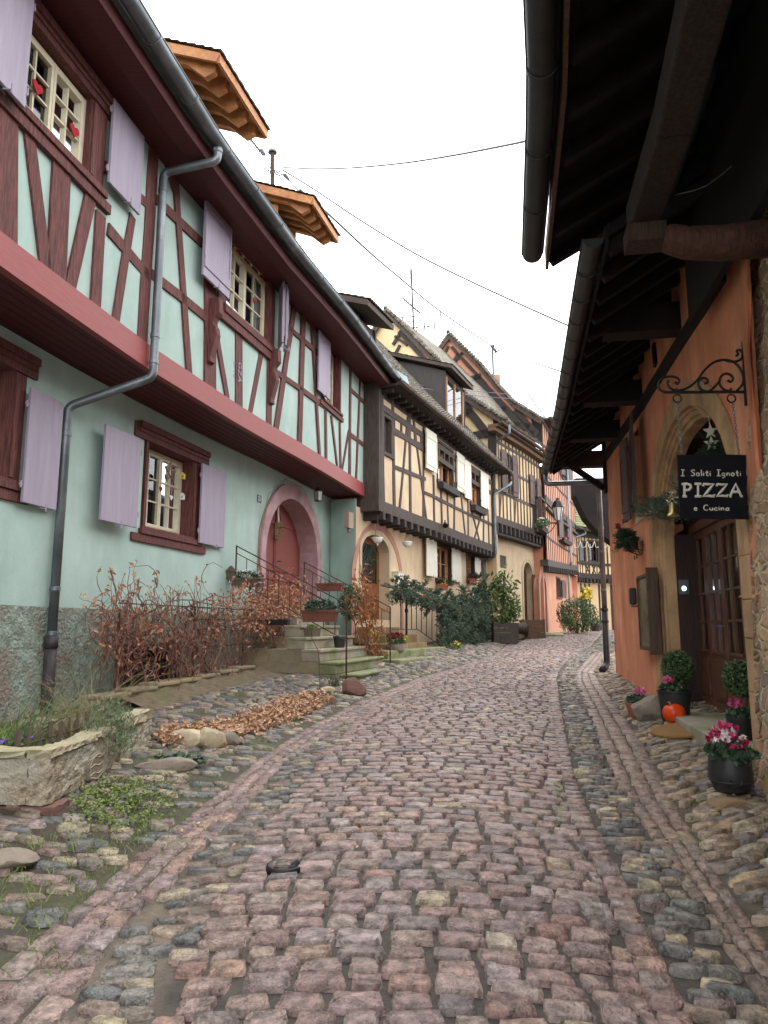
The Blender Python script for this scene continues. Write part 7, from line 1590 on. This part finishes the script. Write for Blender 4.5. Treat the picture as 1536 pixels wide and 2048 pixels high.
p = pt(FD, 1132, 1088, .5); o, d_, s2 = trough_box('flower_box', 'flower box with pink and white blossoms on the salmon house', p, 2.6, .25, .2, tuple(FD.dir(8))[:2], M_dark); leaves('blossoms', [tuple(p+Vector(tuple(FD.dir(8)))*R.uniform(-1.3,1.3)+Vector((R.gauss(-.1,.05),0,R.uniform(.1,.35)))) for _ in range(90)], .12, M_whfl, o, aspect=.9); leaves('red_blossoms', [tuple(p+Vector(tuple(FD.dir(8)))*1.1+Vector((R.gauss(-.1,.08),0,R.uniform(.2,.5)))) for _ in range(22)], .14, M_mag2, o, aspect=.9)
# ================================================================== ROOF MASTS, ANTENNA, WIRES
YM = 14.5; ms_ = thing('roof_mast', 'service mast with a domed cap and a tangle of cables on the green house roof', 'mast', atY(545,358,YM)); MB().tube([atY(545,380,YM), atY(545,306,YM)], .045, 8).build('pole', M_rust, ms_); c = atY(545,304,YM); smooth_by_angle(MB().lathe([(.1,-.02),(.1,.02),(.06,.07),(0,.08)],12,tuple(c)).build('cap', M_zinc, ms_)); mb = MB()
for k in range(13): a = atY(545+R.uniform(-3,3), 322+R.uniform(0,22), YM); b = atY(515+R.uniform(-8,60), 325+R.uniform(-4,30), YM+R.uniform(-.3,.3)); m_ = a.lerp(b,.5)+Vector((R.uniform(-.05,.05),0,-R.uniform(.05,.22))); mb.tube([a, a.lerp(m_,.5)+Vector((0,0,-.04)), m_, b.lerp(m_,.5)+Vector((0,0,-.04)), b], .011, 4)
for u_ in range(496, 528, 3): c = atY(u_, 272+(u_-496)*1.25, YM); mb.rock(tuple(c),(.04,.04,.03),u_,sub=1)
mb.tube([atY(494,268,YM), atY(510,290,YM), atY(526,310,YM)], .02, 5); mb.tube([atY(522,300,YM), atY(530,310,YM)], .05, 5, r1=.03); mb.tube([atY(569,350,YM), atY(578,360,YM)], .05, 5, r1=.03); mb.tube([atY(578,360,YM), atY(600,385,YM)], .015, 4); mb.build('cable_tangle', mat('grey_cable', lin((104,102,116)), None, .6, 4, 0), ms_)
M_wire = mat('overhead_wire', lin((112,108,128)), lin((90,88,104)), .6, 4, 0)
def wire(uvY, r, lab, sag=0): 
    P = [atY(*q) for q in uvY]; Q = []
    for i in range(len(P)-1):
        p0 = P[max(i-1,0)]; p1 = P[i]; p2 = P[i+1]; p3 = P[min(i+2,len(P)-1)]
        for k in range(8): t = k/8; Q.append(.5*((2*p1)+(p2-p0)*t+(2*p0-5*p1+4*p2-p3)*t*t+(3*p1-p0-3*p2+p3)*t**3))
    Q.append(P[-1]); tag(MB().tube(Q, r*1.3, 5).build('overhead_wire', M_wire, None, True), lab, 'wire')
wire([(558,334,14.5),(620,337.5,13.2),(700,336,12),(800,327,10.5),(900,312,9),(1000,293,7.8),(1062,280,7)], .011, 'uppermost overhead wire, running level from the mast to the nearest dark gutter')
wire([(565,340,14.5),(630,380,14.3),(720,440,14),(830,507,13.8),(950,567,13.5),(1122,645,13),(1180,668,13)], .014, 'middle overhead wire descending to the second dark gutter')
wire([(600,380,15),(655,426,17),(740,505,20),(800,556,24),(880,622,29),(985,693,35)], .024, 'overhead wire crossing in front of the television antenna'); wire([(988,696,35),(1050,719,26),(1108,738,19),(1150,752,16)], .018, 'overhead wire from the far mast to the right hand gutter'); wire([(990,698,35),(1010,722,33),(1045,772,28),(1092,838,24)], .022, 'short steep overhead wire falling from the far mast')
wire([(753,755,18.5),(800,764,22),(880,775,26),(1000,787,28),(1100,795,24)], .009, 'thin upper line of the pair spanning from the zinc sheet'); wire([(760,760,18.5),(820,772,22),(900,785,26),(1000,796,28),(1100,800,24)], .009, 'thin lower line of the pair spanning from the zinc sheet')
ms_ = thing('roof_mast', 'thin service mast on the salmon house roof', 'mast', atY(987,760,36)); MB().tube([atY(987,765,36), atY(985,693,36)], .05, 6).build('pole', M_zincD, ms_); mb = MB(); 
for k in range(5): a = atY(987,697,36); b = atY(990+R.uniform(0,12), 696+R.uniform(0,12), 36); mb.tube([a, a.lerp(b,.5)+Vector((0,0,-.15)), b], .03, 4)
mb.lathe([(.13,-.03),(.11,.08),(0,.1)],8,tuple(atY(985,693,36))); mb.build('insulators', M_zincD, ms_)
YA = 32; an = thing('tv_antenna', 'television antenna with many thin rods standing on the golden house roof', 'antenna', atY(829,680,YA)); MB().tube([atY(829,685,YA), atY(825,600,YA), atY(822,535,YA)], .045, 5).build('mast', M_zincD, an); mb = MB()
def rod(a, b, r=.014): mb.tube([atY(*a, YA), atY(*b, YA+.02)], r*1.9, 4)
rod((794,635.5),(881,629)); rod((805,596),(840,626),.02); rod((814,656),(870,652)); rod((881,622),(881,638)); 
for u_, v_ in ((834,655),(849,653),(856,652),(869,651)): rod((u_,v_-9),(u_,v_+8))
for k in range(8): u_ = 806+k*4.5; v_ = 597+k*3.8; rod((u_-12,v_+2.5),(u_+14,v_-2.5),.008)
for k in range(11): rod((819,560-k*2.6+8),(826,559-k*2.6+8),.01)
mb.tube([atY(805,636,YA), atY(806,642,YA), atY(810,643.5,YA), atY(842,641,YA), atY(846,638,YA), atY(846,632,YA)], .028, 4); mb.build('elements', M_zincD, an)
# electric cable and conduit at the corner of 21 and 23
cd = thing('conduit', 'grey cable conduit on the corner between the green and the ochre house', 'cable', pt(FA, 684, 1060, NW+.06)); MB().tube([pt(FA,679,1025,NW+.06), pt(FA,684,1060,NW+.06), pt(FA,686,1130,NW+.06), pt(FA,688,1195,NW+.06)], .018, 6).build('tube', M_zinc, cd)
# small icicle lights on the far house
il = thing('icicle_lights', 'looped string of white lights in front of the far yellow house', 'string lights', atY(1180,1084,40)); mb = MB()
for k in range(5): u0 = 1147+k*14; mb.tube([atY(u0,1084,40), atY(u0+3,1095,40), atY(u0+10,1094,40), atY(u0+14,1082,40)], .018, 4)
mb.build('string', M_white, il)
# ================================================================== PROPS, RIGHT SIDE
ub = 1490; tB_ = FR.px(ub, 760, 0)[0]; WP = FR.xy(tB_, .0); NA = FR.nrm(tB_).normalized(); NA2 = Vector((NA.x, NA.y))
FG = Fac([tuple(WP), tuple(WP+NA2*2)], -1, 1)
def c2(x, y): return (1080+x*.29688, 550+y*.29688)
br = thing('sign_bracket', 'black wrought iron scroll bracket on the orange wall', 'bracket', FG(0, FG.px(1490,750)[1], 0)); mb = MB()
def scroll(pts, r=.011, r1=None):
    P = [pt(FG, *c2(*q), 0) for q in pts]; Q = []
    for i in range(len(P)-1):
        p0 = P[max(i-1,0)]; p1 = P[i]; p2 = P[i+1]; p3 = P[min(i+2,len(P)-1)]
        for k in range(5): t = k/5; Q.append(.5*((2*p1)+(p2-p0)*t+(2*p0-5*p1+4*p2-p3)*t*t+(3*p1-p0-3*p2+p3)*t**3))
    Q.append(P[-1]); mb.tube(Q, r, 6, r1=r1)
scroll([(830,790),(1000,790),(1200,788),(1388,788)], .013); scroll([(1368,448),(1376,600),(1382,740),(1390,880)], .016)
scroll([(908,718),(925,735),(938,712),(915,690),(865,684),(818,702),(798,740),(812,778),(860,790)]); scroll([(873,715),(860,716),(862,742),(885,768),(930,778),(985,765),(1050,718),(1105,645),(1165,592),(1235,572),(1300,585),(1345,628),(1370,690),(1362,740),(1320,785)])
scroll([(1106,733),(1130,722),(1118,698),(1085,698),(1066,730),(1082,768),(1130,785),(1178,752),(1215,705)]); scroll([(1262,708),(1285,720),(1300,698),(1280,672),(1245,666),(1215,690),(1210,735),(1240,772),(1290,785)]); scroll([(1318,545),(1335,535),(1325,512),(1345,505),(1365,530),(1350,570),(1300,585),(1240,572)])
smooth_by_angle(mb.build('scrollwork', M_blackmetal, br), 40)
for x_ in (925, 1290): mb = MB(); c = pt(FG, *c2(x_, 832), 0); mb.tube([c+Vector((0,0,.09)), c+Vector((0,0,.045))], .012, 5); mb.tube([c+Vector((.035*math.cos(a),0,.035*math.sin(a))) for a in [2*PI*k/12 for k in range(13)]], .007, 5); mb.build('ring', M_blackmetal, br)
sg = thing('hanging_sign', 'black hand lettered pizza sign hanging on two chains', 'sign', pt(FG, 1425, 975, 0)); E_ = [(920,1216),(1010,1216),(1150,1213),(1290,1214),(1384,1217),(1386,1290),(1383,1345),(1392,1362),(1386,1440),(1393,1500),(1392,1545),(1400,1570),(1394,1600),(1406,1648),(1300,1644),(1180,1646),(1060,1641),(940,1642),(934,1500),(928,1350)]
P = [pt(FG, *c2(*q), -.012) for q in E_]; MB().prism(P, FG.nrm(.2)*.024).build('board', M_sign, sg)
for (xa, ya, xb, yb) in ((925,848,956,1220),(1296,850,1340,1218)):
    a = pt(FG, *c2(xa, ya), 0); b = pt(FG, *c2(xb, yb), 0); n = 17; mb = MB()
    for k in range(n):
        c = a.lerp(b, (k+.5)/n); d = (b-a).normalized(); s_ = (Vector((1,0,0)) if k % 2 else Vector((.3,.95,0))); L = (b-a).length/n*.68
        mb.tube([c+d*L*math.cos(q)+s_*.011*math.sin(q) for q in [2*PI*j/8 for j in range(9)]], .0035, 4, False)
    mb.build('chain', M_zinc, sg)
GL = {'I': (.45,[[(0,1),(.45,1)],[(.22,1),(.22,0)],[(0,0),(.45,0)]]), 'S': (.55,[[(.5,.85),(.35,1),(.12,.95),(.08,.75),(.25,.58),(.45,.42),(.48,.18),(.3,0),(.05,.08)]]), 'o': (.42,[[(.2,.52),(.06,.42),(.02,.25),(.06,.08),(.2,0),(.34,.08),(.38,.25),(.34,.42),(.2,.52)]]), 'l': (.14,[[(.06,1.),(.06,0)]]), 'i': (.14,[[(.06,.5),(.06,0)],[(.06,.7),(.07,.75)]]),
 't': (.38,[[(.18,.85),(.18,.1),(.28,0),(.36,.05)],[(.02,.55),(.34,.55)]]), 'g': (.45,[[(.38,.42),(.2,.5),(.04,.34),(.06,.1),(.24,.04),(.36,.2),(.38,.48),(.38,-.15),(.25,-.35),(.05,-.28)]]), 'n': (.42,[[(.04,.5),(.05,0)],[(.05,.3),(.2,.5),(.34,.42),(.37,0)]]), 'e': (.42,[[(.05,.26),(.36,.3),(.3,.46),(.15,.5),(.03,.32),(.05,.08),(.22,0),(.38,.08)]]),
 'C': (.6,[[(.52,.82),(.38,.97),(.16,.88),(.04,.55),(.08,.2),(.28,.0),(.54,.1)]]), 'u': (.42,[[(.04,.5),(.06,.12),(.2,0),(.34,.14),(.35,.5),(.37,0)]]), 'c': (.38,[[(.34,.42),(.2,.5),(.05,.36),(.05,.12),(.2,0),(.36,.08)]]), 'a': (.45,[[(.36,.42),(.2,.5),(.04,.32),(.06,.08),(.22,.02),(.36,.2),(.37,.48),(.37,.1),(.44,0)]]),
 'P': (.8,[[(.18,1),(.2,0)],[(.0,.97),(.3,1.02),(.62,.92),(.66,.7),(.5,.52),(.2,.48)],[(.05,0),(.35,0)]]), 'Z': (.85,[[(.02,.82),(.05,1),(.4,.96),(.75,1),(.5,.62),(.25,.3),(.02,0),(.4,.05),(.78,0),(.8,.16)]]), 'A': (.85,[[(.0,0),(.2,.5),(.4,1.02),(.6,.5),(.8,0)],[(.15,.35),(.66,.38)],[(-.06,0),(.1,0)],[(.7,0),(.9,.02)]]), ' ': (.45,[])}
def lettering(txt, xc, yb, cap, wid, r, name):
    tot = sum(GL[c][0]+.13 for c in txt)-.13; k = wid/tot; x = xc-wid/2; mb = MB()
    for ch in txt:
        for st_ in GL[ch][1]: mb.tube([pt(FG, *c2(x+a*k+R.uniform(-1.2,1.2), yb-b*cap+R.uniform(-1,1)), .0135) for a, b in st_], r*R.uniform(.9,1.1), 5)
        x += (GL[ch][0]+.13)*k
    mb.build(name, M_chalk, sg)
lettering('I Soliti Ignoti', 1152, 1353, 40, 405, .0046, 'lettering'); lettering('PIZZA', 1158, 1492, 84, 405, .0105, 'lettering'); lettering('e Cucina', 1156, 1586, 38, 238, .0046, 'lettering')
# fir and ornaments round the doorway
ds_ = thing('wooden_star', 'small pale wooden star hanging in the top of the doorway', 'star ornament', pt(FR, 1421, 860, -.1)); c = pt(FR, 1421, 862, -.05); mb = MB(); d_ = Vector((.9,-.3,0)).normalized()
for k in range(2):
    cc = c+Vector((0,0,-.13*k)); pr = [cc+d_*math.cos(PI/2+PI*q/5)*(.075 if q % 2 == 0 else .03)+Vector((0,0,math.sin(PI/2+PI*q/5)*(.085 if q % 2 == 0 else .035))) for q in range(10)]; mb.prism(pr, (.01,.02,0))
mb.build('star', M_white, ds_); MB().tube([c, pt(FR,1412,795,-.05)], .003, 4).build('string', M_white, ds_)
fo = thing('fir_spray', 'fir spray tucked behind the sign inside the stone arch', 'fir branches', pt(FR, 1440, 890, -.1)); fir('branches', [(tuple(pt(FR, R.uniform(1415,1462), R.uniform(880,925), -.08)), (R.gauss(-.05,.1),R.gauss(-.05,.08),R.gauss(-.02,.12))) for _ in range(26)], M_fir, fo, dens=110, nl=.035, nw=.005)
fo = thing('fir_spray', 'bluish fir spray with a bell at the left foot of the stone arch curve', 'fir branches', pt(FR, 1320, 1020, .1)); fir('branches', [(tuple(pt(FR, R.uniform(1285,1362), R.gauss(1015,12), .12)), (R.gauss(-.08,.12),R.gauss(-.08,.06),R.gauss(-.02,.1))) for _ in range(60)], M_firB, fo, dens=100, nl=.035, nw=.006)
c = pt(FR, 1345, 1010, .25); be = thing('gold_bell', 'gold coloured bell with ribbons hanging beside the pizza sign', 'bell', c); smooth_by_angle(MB().lathe([(0,.06),(.025,.055),(.035,.02),(.042,-.05),(.06,-.085),(.075,-.095)],16,tuple(c+Vector((0,0,-.03)))).build('bell', mat('brass', (.5,.38,.16), None, .3, 5, 0, metal=.8), be)); leaves('ribbons', [tuple(c+Vector((R.gauss(0,.03),R.gauss(0,.03),R.uniform(.0,.14)))) for _ in range(40)], .05, M_cream, be, aspect=.3)
wb = thing('wall_basket', 'black wire wall basket with pots of fir on the orange wall', 'plant basket', pt(FR, 1262, 1085, .2)); tb_ = FR.px(1283,1080,0)[0]; zb_ = FR.px(1283,1085,0)[1]; mb = MB()
for dz, rr in ((.0,.2),(-.13,.15)): mb.tube([FR(tb_+rr*math.cos(a), zb_+dz, .02+rr*1.3*math.sin(a)) for a in [PI*k/12 for k in range(13)]]+[FR(tb_+rr, zb_+dz, .02)], .006, 4)
for k in range(9): a = PI*k/8; mb.tube([FR(tb_+.2*math.cos(a), zb_, .02+.26*math.sin(a)), FR(tb_+.15*math.cos(a), zb_-.13, .02+.19*math.sin(a)), FR(tb_+.02*math.cos(a), zb_-.2, .02+.05*math.sin(a))], .005, 4)
for k in (-1, 1):
    cc = (tb_+k*.1, zb_-.24); mb.tube([FR(cc[0]+(.06-.004*j)*math.cos(j*.6), cc[1]+(.06-.004*j)*math.sin(j*.6), .1) for j in range(14)], .004, 4)
mb.build('wire_basket', M_blackmetal, wb); 
for k, dt in enumerate((-.09, .1)): c = FR(tb_+dt, zb_-.12, .14); smooth_by_angle(MB().lathe([(.06,0),(.085,.17),(.09,.17),(.09,.19),(.07,.19),(0,.17)],14,tuple(c)).build('pot', M_black, wb))
fir('branches', [(tuple(FR(tb_+R.gauss(0,.1), zb_+.08, .14)), tuple(FR.nrm(tb_)*R.uniform(.0,.3)+Vector(tuple(FR.dir(tb_)))*R.gauss(0,.13)+Vector((0,0,R.uniform(-.22,.2))))) for _ in range(60)], M_fir, wb, dens=110, nl=.035, nw=.006)
c = pt(FR, 1236, 1052, .3); MB().rock(tuple(c),(.045,.045,.05),3).build('red_ball', M_redheart, wb)
# notice board and menu light
t0_, t1_ = FR.t(1305,.1,1220), FR.t(1280,.1,1220); z1_, z0_ = FR.px(1290,1148,.1)[1], FR.px(1290,1300,.1)[1]; nb = thing('menu_cabinet', 'weathered wooden menu cabinet on the orange wall', 'menu case', FR(t0_, z0_, .05)); mb = MB(); fbox(FR, mb, t0_, t1_+.08, z0_, z1_, .004, .05); fbox(FR, mb, t0_-.02, t0_+.05, z0_-.04, z1_+.06, .004, .16); fbox(FR, mb, t1_+.03, t1_+.08, z0_, z1_, .05, .12); fbox(FR, mb, t0_+.05, t1_+.03, z1_-.05, z1_, .05, .12); fbox(FR, mb, t0_+.05, t1_+.03, z0_, z0_+.06, .05, .12); mb.build('frame', wood('brown_weathered', lin((96,76,60)), .8), nb, bevel=.004)
mb = MB(); fbox(FR, mb, t0_+.05, t1_+.03, z0_+.06, z1_-.05, .095, .1); mb.build('pane', mat('dull_pane', lin((120,100,78)), lin((70,58,46)), .3, 6, .1, 20), nb); mb = MB(); fbox(FR, mb, t0_+.1, t1_-.02, z0_+.12, z1_-.1, .052, .056); mb.build('menu_sheet', M_cream, nb)
t2_, z2_ = FR.px(1262, 1190, .12); pl = thing('round_sign', 'small black projecting wall lamp left of the menu cabinet', 'wall lamp', FR(t2_, z2_, .1)); mb = MB(); fbox(FR, mb, t2_-.02, t2_+.1, z2_-.16, z2_+.12, .03, .14); mb.build('housing', M_black, pl, bevel=.03); mb = MB(); mb.beam(FR(t2_+.04,z2_-.18,.0), FR(t2_+.04,z2_-.18,.12), .02, .02); mb.build('arm', M_blackmetal, pl)
# intercom with its round light on the inner jamb
c_n = -.3; ti, zi = FR.px(1368, 1173, c_n); ic = thing('door_light', 'grey intercom box with a glowing round light beside the doorway', 'intercom', FR(ti, zi, c_n)); t_i = DR['t1']-.17; c = FR(t_i, FR.px(1371,1173,-.32)[1], -.32); mb = MB(); fbox(FR, mb, t_i-.03, t_i, c.z-.1, c.z+.1, -.39, -.26); mb.build('box', M_zinc, ic); ml = emis('white_glow', (.8,.95,1.), 2.2); mb = MB(); P0 = FR(t_i-.031, c.z-.02, -.325); dd = FR.dir(t_i); nn2 = FR.nrm(t_i).normalized()
mb.prism([P0+nn2*.028*math.cos(a)+Vector((0,0,.033*math.sin(a))) for a in [2*PI*k/20 for k in range(20)]], -dd*.006); mb.build('round_lamp', ml, ic)
# potted plants at the door
def lobed(o, c, r, n, size): bushy(o, 'crown', c, (r,r,r*1.02), n, size, M_box); 
def topiary(lab, p, r, h, pr, ph, ball, flower=True):
    o = pot('potted_topiary', lab, p, pr, ph, M_zincD, 'potted plant', prof=[(pr*.78,0),(pr*.8,.01),(pr,ph-.01),(pr*1.05,ph),(pr*1.05,ph+.015),(pr*.95,ph+.015),(pr*.93,ph-.04),(0,ph-.04)])
    MB().tube([tuple(p+Vector((0,0,ph-.05))), tuple(p+Vector((.01,0,ph+h*.5))), tuple(ball)], .014, 6).build('stem', M_vine, o); V = ball_pts(tuple(ball),(r,r,r),2600,.72); leaves('crown', V, .034, M_box, o, aspect=.55); leaves('inner_crown', ball_pts(tuple(ball),(r*.75,)*3,700,.2), .05, M_fir, o)
    if flower: bushy(o, 'foliage', tuple(p+Vector((0,0,ph+.05))), (pr*.95,pr*.95,.06), 240, .05, M_cyc, aspect=.8); bushy(o, 'blossoms', tuple(p+Vector((-pr*.45,-pr*.3,ph+.15))), (.06,.06,.05), 60, .04, M_pinkfl, aspect=.8)
    mb = MB(); mb.tube([p+Vector((pr*.8,-pr*.62,ph*.45)), p+Vector((pr*.85,-pr*.7,ph*.72)), p+Vector((pr*1.1,-pr*.4,ph*.74))], .006, 5); mb.build('pot_handle', M_blackmetal, o); return o
def at_h(u, v, Y): return atY(u, v, Y)
p = gp(1352, 1442); hp = (atY(1352,1383,p.y).z-p.z); bl_ = atY(1355,1333,p.y); topiary('round clipped bush in a dark pot left of the restaurant door', p, 31/1450*p.y, .3, 31/1450*p.y, hp, bl_)
p = gp(1486, 1505); p = Vector((p.x+.0, p.y, p.z)); hp = (atY(1486,1437,p.y).z-p.z); bl_ = atY(1484,1357,p.y); topiary('round clipped bush in a dark pot half hidden by the stone wall', p, 36/1450*p.y, .3, 26/1450*p.y, hp, bl_)
p = gp(1347, 1443); p = gp(1349, 1446); r_ = 22/1450*p.y; pk = thing('pumpkin', 'bright orange pumpkin in front of the dark pot by the doorway', 'pumpkin', p); mb = MB(); n = 48; vs = []; fs = []
for j in range(17):
    ph = PI*j/16
    for k in range(n): a = 2*PI*k/n; rr = math.sin(ph)*(1-.035*abs(math.sin(a*5))**.5*1); vs.append(Vector((r_*rr*math.cos(a), r_*rr*math.sin(a), r_*.9*math.cos(ph)*(1-.0)-r_*.12*math.exp(-(math.sin(ph)/.25)**2)*(1 if j < 8 else -1))))
for j in range(16):
    for k in range(n): fs.append((j*n+k, j*n+(k+1) % n, (j+1)*n+(k+1) % n, (j+1)*n+k))
Mr = Matrix.Rotation(rad(-28), 3, 'Y') @ Matrix.Rotation(rad(12), 3, 'X'); cpk = p+Vector((0,0,r_*.88)); mb.add([cpk+Mr @ v for v in vs], fs); mb.build('body', M_pump, pk, True); MB().tube([cpk+Mr @ Vector((0,0,r_*.74)), cpk+Mr @ Vector((.01,0,r_*1.0)), cpk+Mr @ Vector((-.01,0,r_*1.12))], .013, 6, r1=.009).build('stem', M_rockY, pk)
p = gp(1278, 1436); tp_ = pot('terracotta_pot', 'terracotta pot of pink cyclamen against the corner of the orange wall', p, .16, .19, M_terra, 'potted plant'); bushy(tp_, 'foliage', tuple(p+Vector((0,0,.23))), (.15,.14,.06), 260, .055, M_cyc, aspect=.8); bushy(tp_, 'blossoms', tuple(p+Vector((.03,0,.33))), (.08,.07,.05), 60, .04, M_pinkfl, aspect=.8)
mt = gp(1405, 1462); dmx = thing('doormat', 'brown half round coir mat on the doorstep', 'doormat', mt); tm_, nm_ = inv(FR, mt); q9 = [FR(tm_+.42*math.cos(a), 0, .17+.36*math.sin(a)) for a in [PI*k/16 for k in range(17)]]; pr = [Vector((q.x, q.y, g(q.x,q.y)+.022)) for q in q9]; MB().prism(pr, (0,0,.02)).build('mat', M_mat, dmx)
p = gp(1464, 1588); rk = 40/1450*p.y; hk = (atY(1464,1516,p.y).z-p.z); kp = thing('black_planter', 'round black metal tub of pink and white cyclamen at the right edge', 'planter', p)
smooth_by_angle(MB().lathe([(rk*.7,.0),(rk*.8,.015),(rk*.86,.05),(rk*.97,hk*.3),(rk*.985,hk*.3+.008),(rk,hk*.55),(rk*.97,hk*.8),(rk*.92,hk),(rk*.86,hk),(rk*.84,hk*.9),(0,hk*.9)],36,tuple(p+Vector((0,0,.02)))).build('tub', M_black, kp), 30)
MB().lathe([(rk*.975,hk*.3),(rk*1.0,hk*.31),(rk*.985,hk*.33)],36,tuple(p+Vector((0,0,.02)))).build('band', M_zincD, kp, True)
for (u_, v_) in ((1487,1523),(1472,1563)):
    a = atY(u_-9, v_, p.y-rk*.93); b = atY(u_+9, v_-1, p.y-rk*.9); o_ = Vector((0,-.02,0)); MB().tube([a, a+o_+Vector((0,0,-.005)), a+o_+Vector((0,0,-.03)), b+o_+Vector((0,0,-.03)), b+o_+Vector((0,0,-.005)), b], .008, 6).build('handle', M_black, kp, True)
for a in (-.7,-1.9,1.5): MB().lathe([(.02,-.02),(.028,0),(.02,.03)],8,(p.x+rk*.6*math.cos(a),p.y+rk*.6*math.sin(a),p.z)).build('foot', M_black, kp)
top = p+Vector((0,0,hk)); bushy(kp, 'foliage', tuple(top+Vector((0,-.01,.04))), (rk*1.1,rk*1.05,.085), 420, .07, M_cyc, aspect=.95)
C = []; Cw = []; sm = MB()
for k in range(46):
    a = R.uniform(0,2*PI); q = rk*.95*math.sqrt(R.random()); c = top+Vector((q*math.cos(a)-.03, q*math.sin(a), R.uniform(.13,.25)-q*.35)); sm.tube([top+Vector((q*.5*math.cos(a),q*.5*math.sin(a),0)), c], .0025, 3, False); tgt = Cw if (k % 3 == 0) else C
    for _ in range(7): tgt.append(tuple(c+Vector((R.gauss(0,.011),R.gauss(0,.011),R.gauss(.01,.012)))))
leaves('magenta_blossoms', C, .042, M_mag2, kp, aspect=.6, up=(0,0,1)); leaves('pale_blossoms', Cw, .042, M_whfl, kp, aspect=.6, up=(0,0,1)); sm.build('flower_stems', M_redfl, kp)
st2 = gp(1445, 1612); o = MB().rock((st2.x+.05,st2.y,st2.z+.0),(.2,.14,.06),77,sub=3).build('rock', M_stoneO); tag(o, 'flat brown stone under the black tub', 'rock')
# stone quoin base protruding at the rubble wall foot
o = MB().rock((3.05,5.75,.25),(.25,.4,.28),44,sub=3).build('wall_foot_stone', M_sand, HS, True)
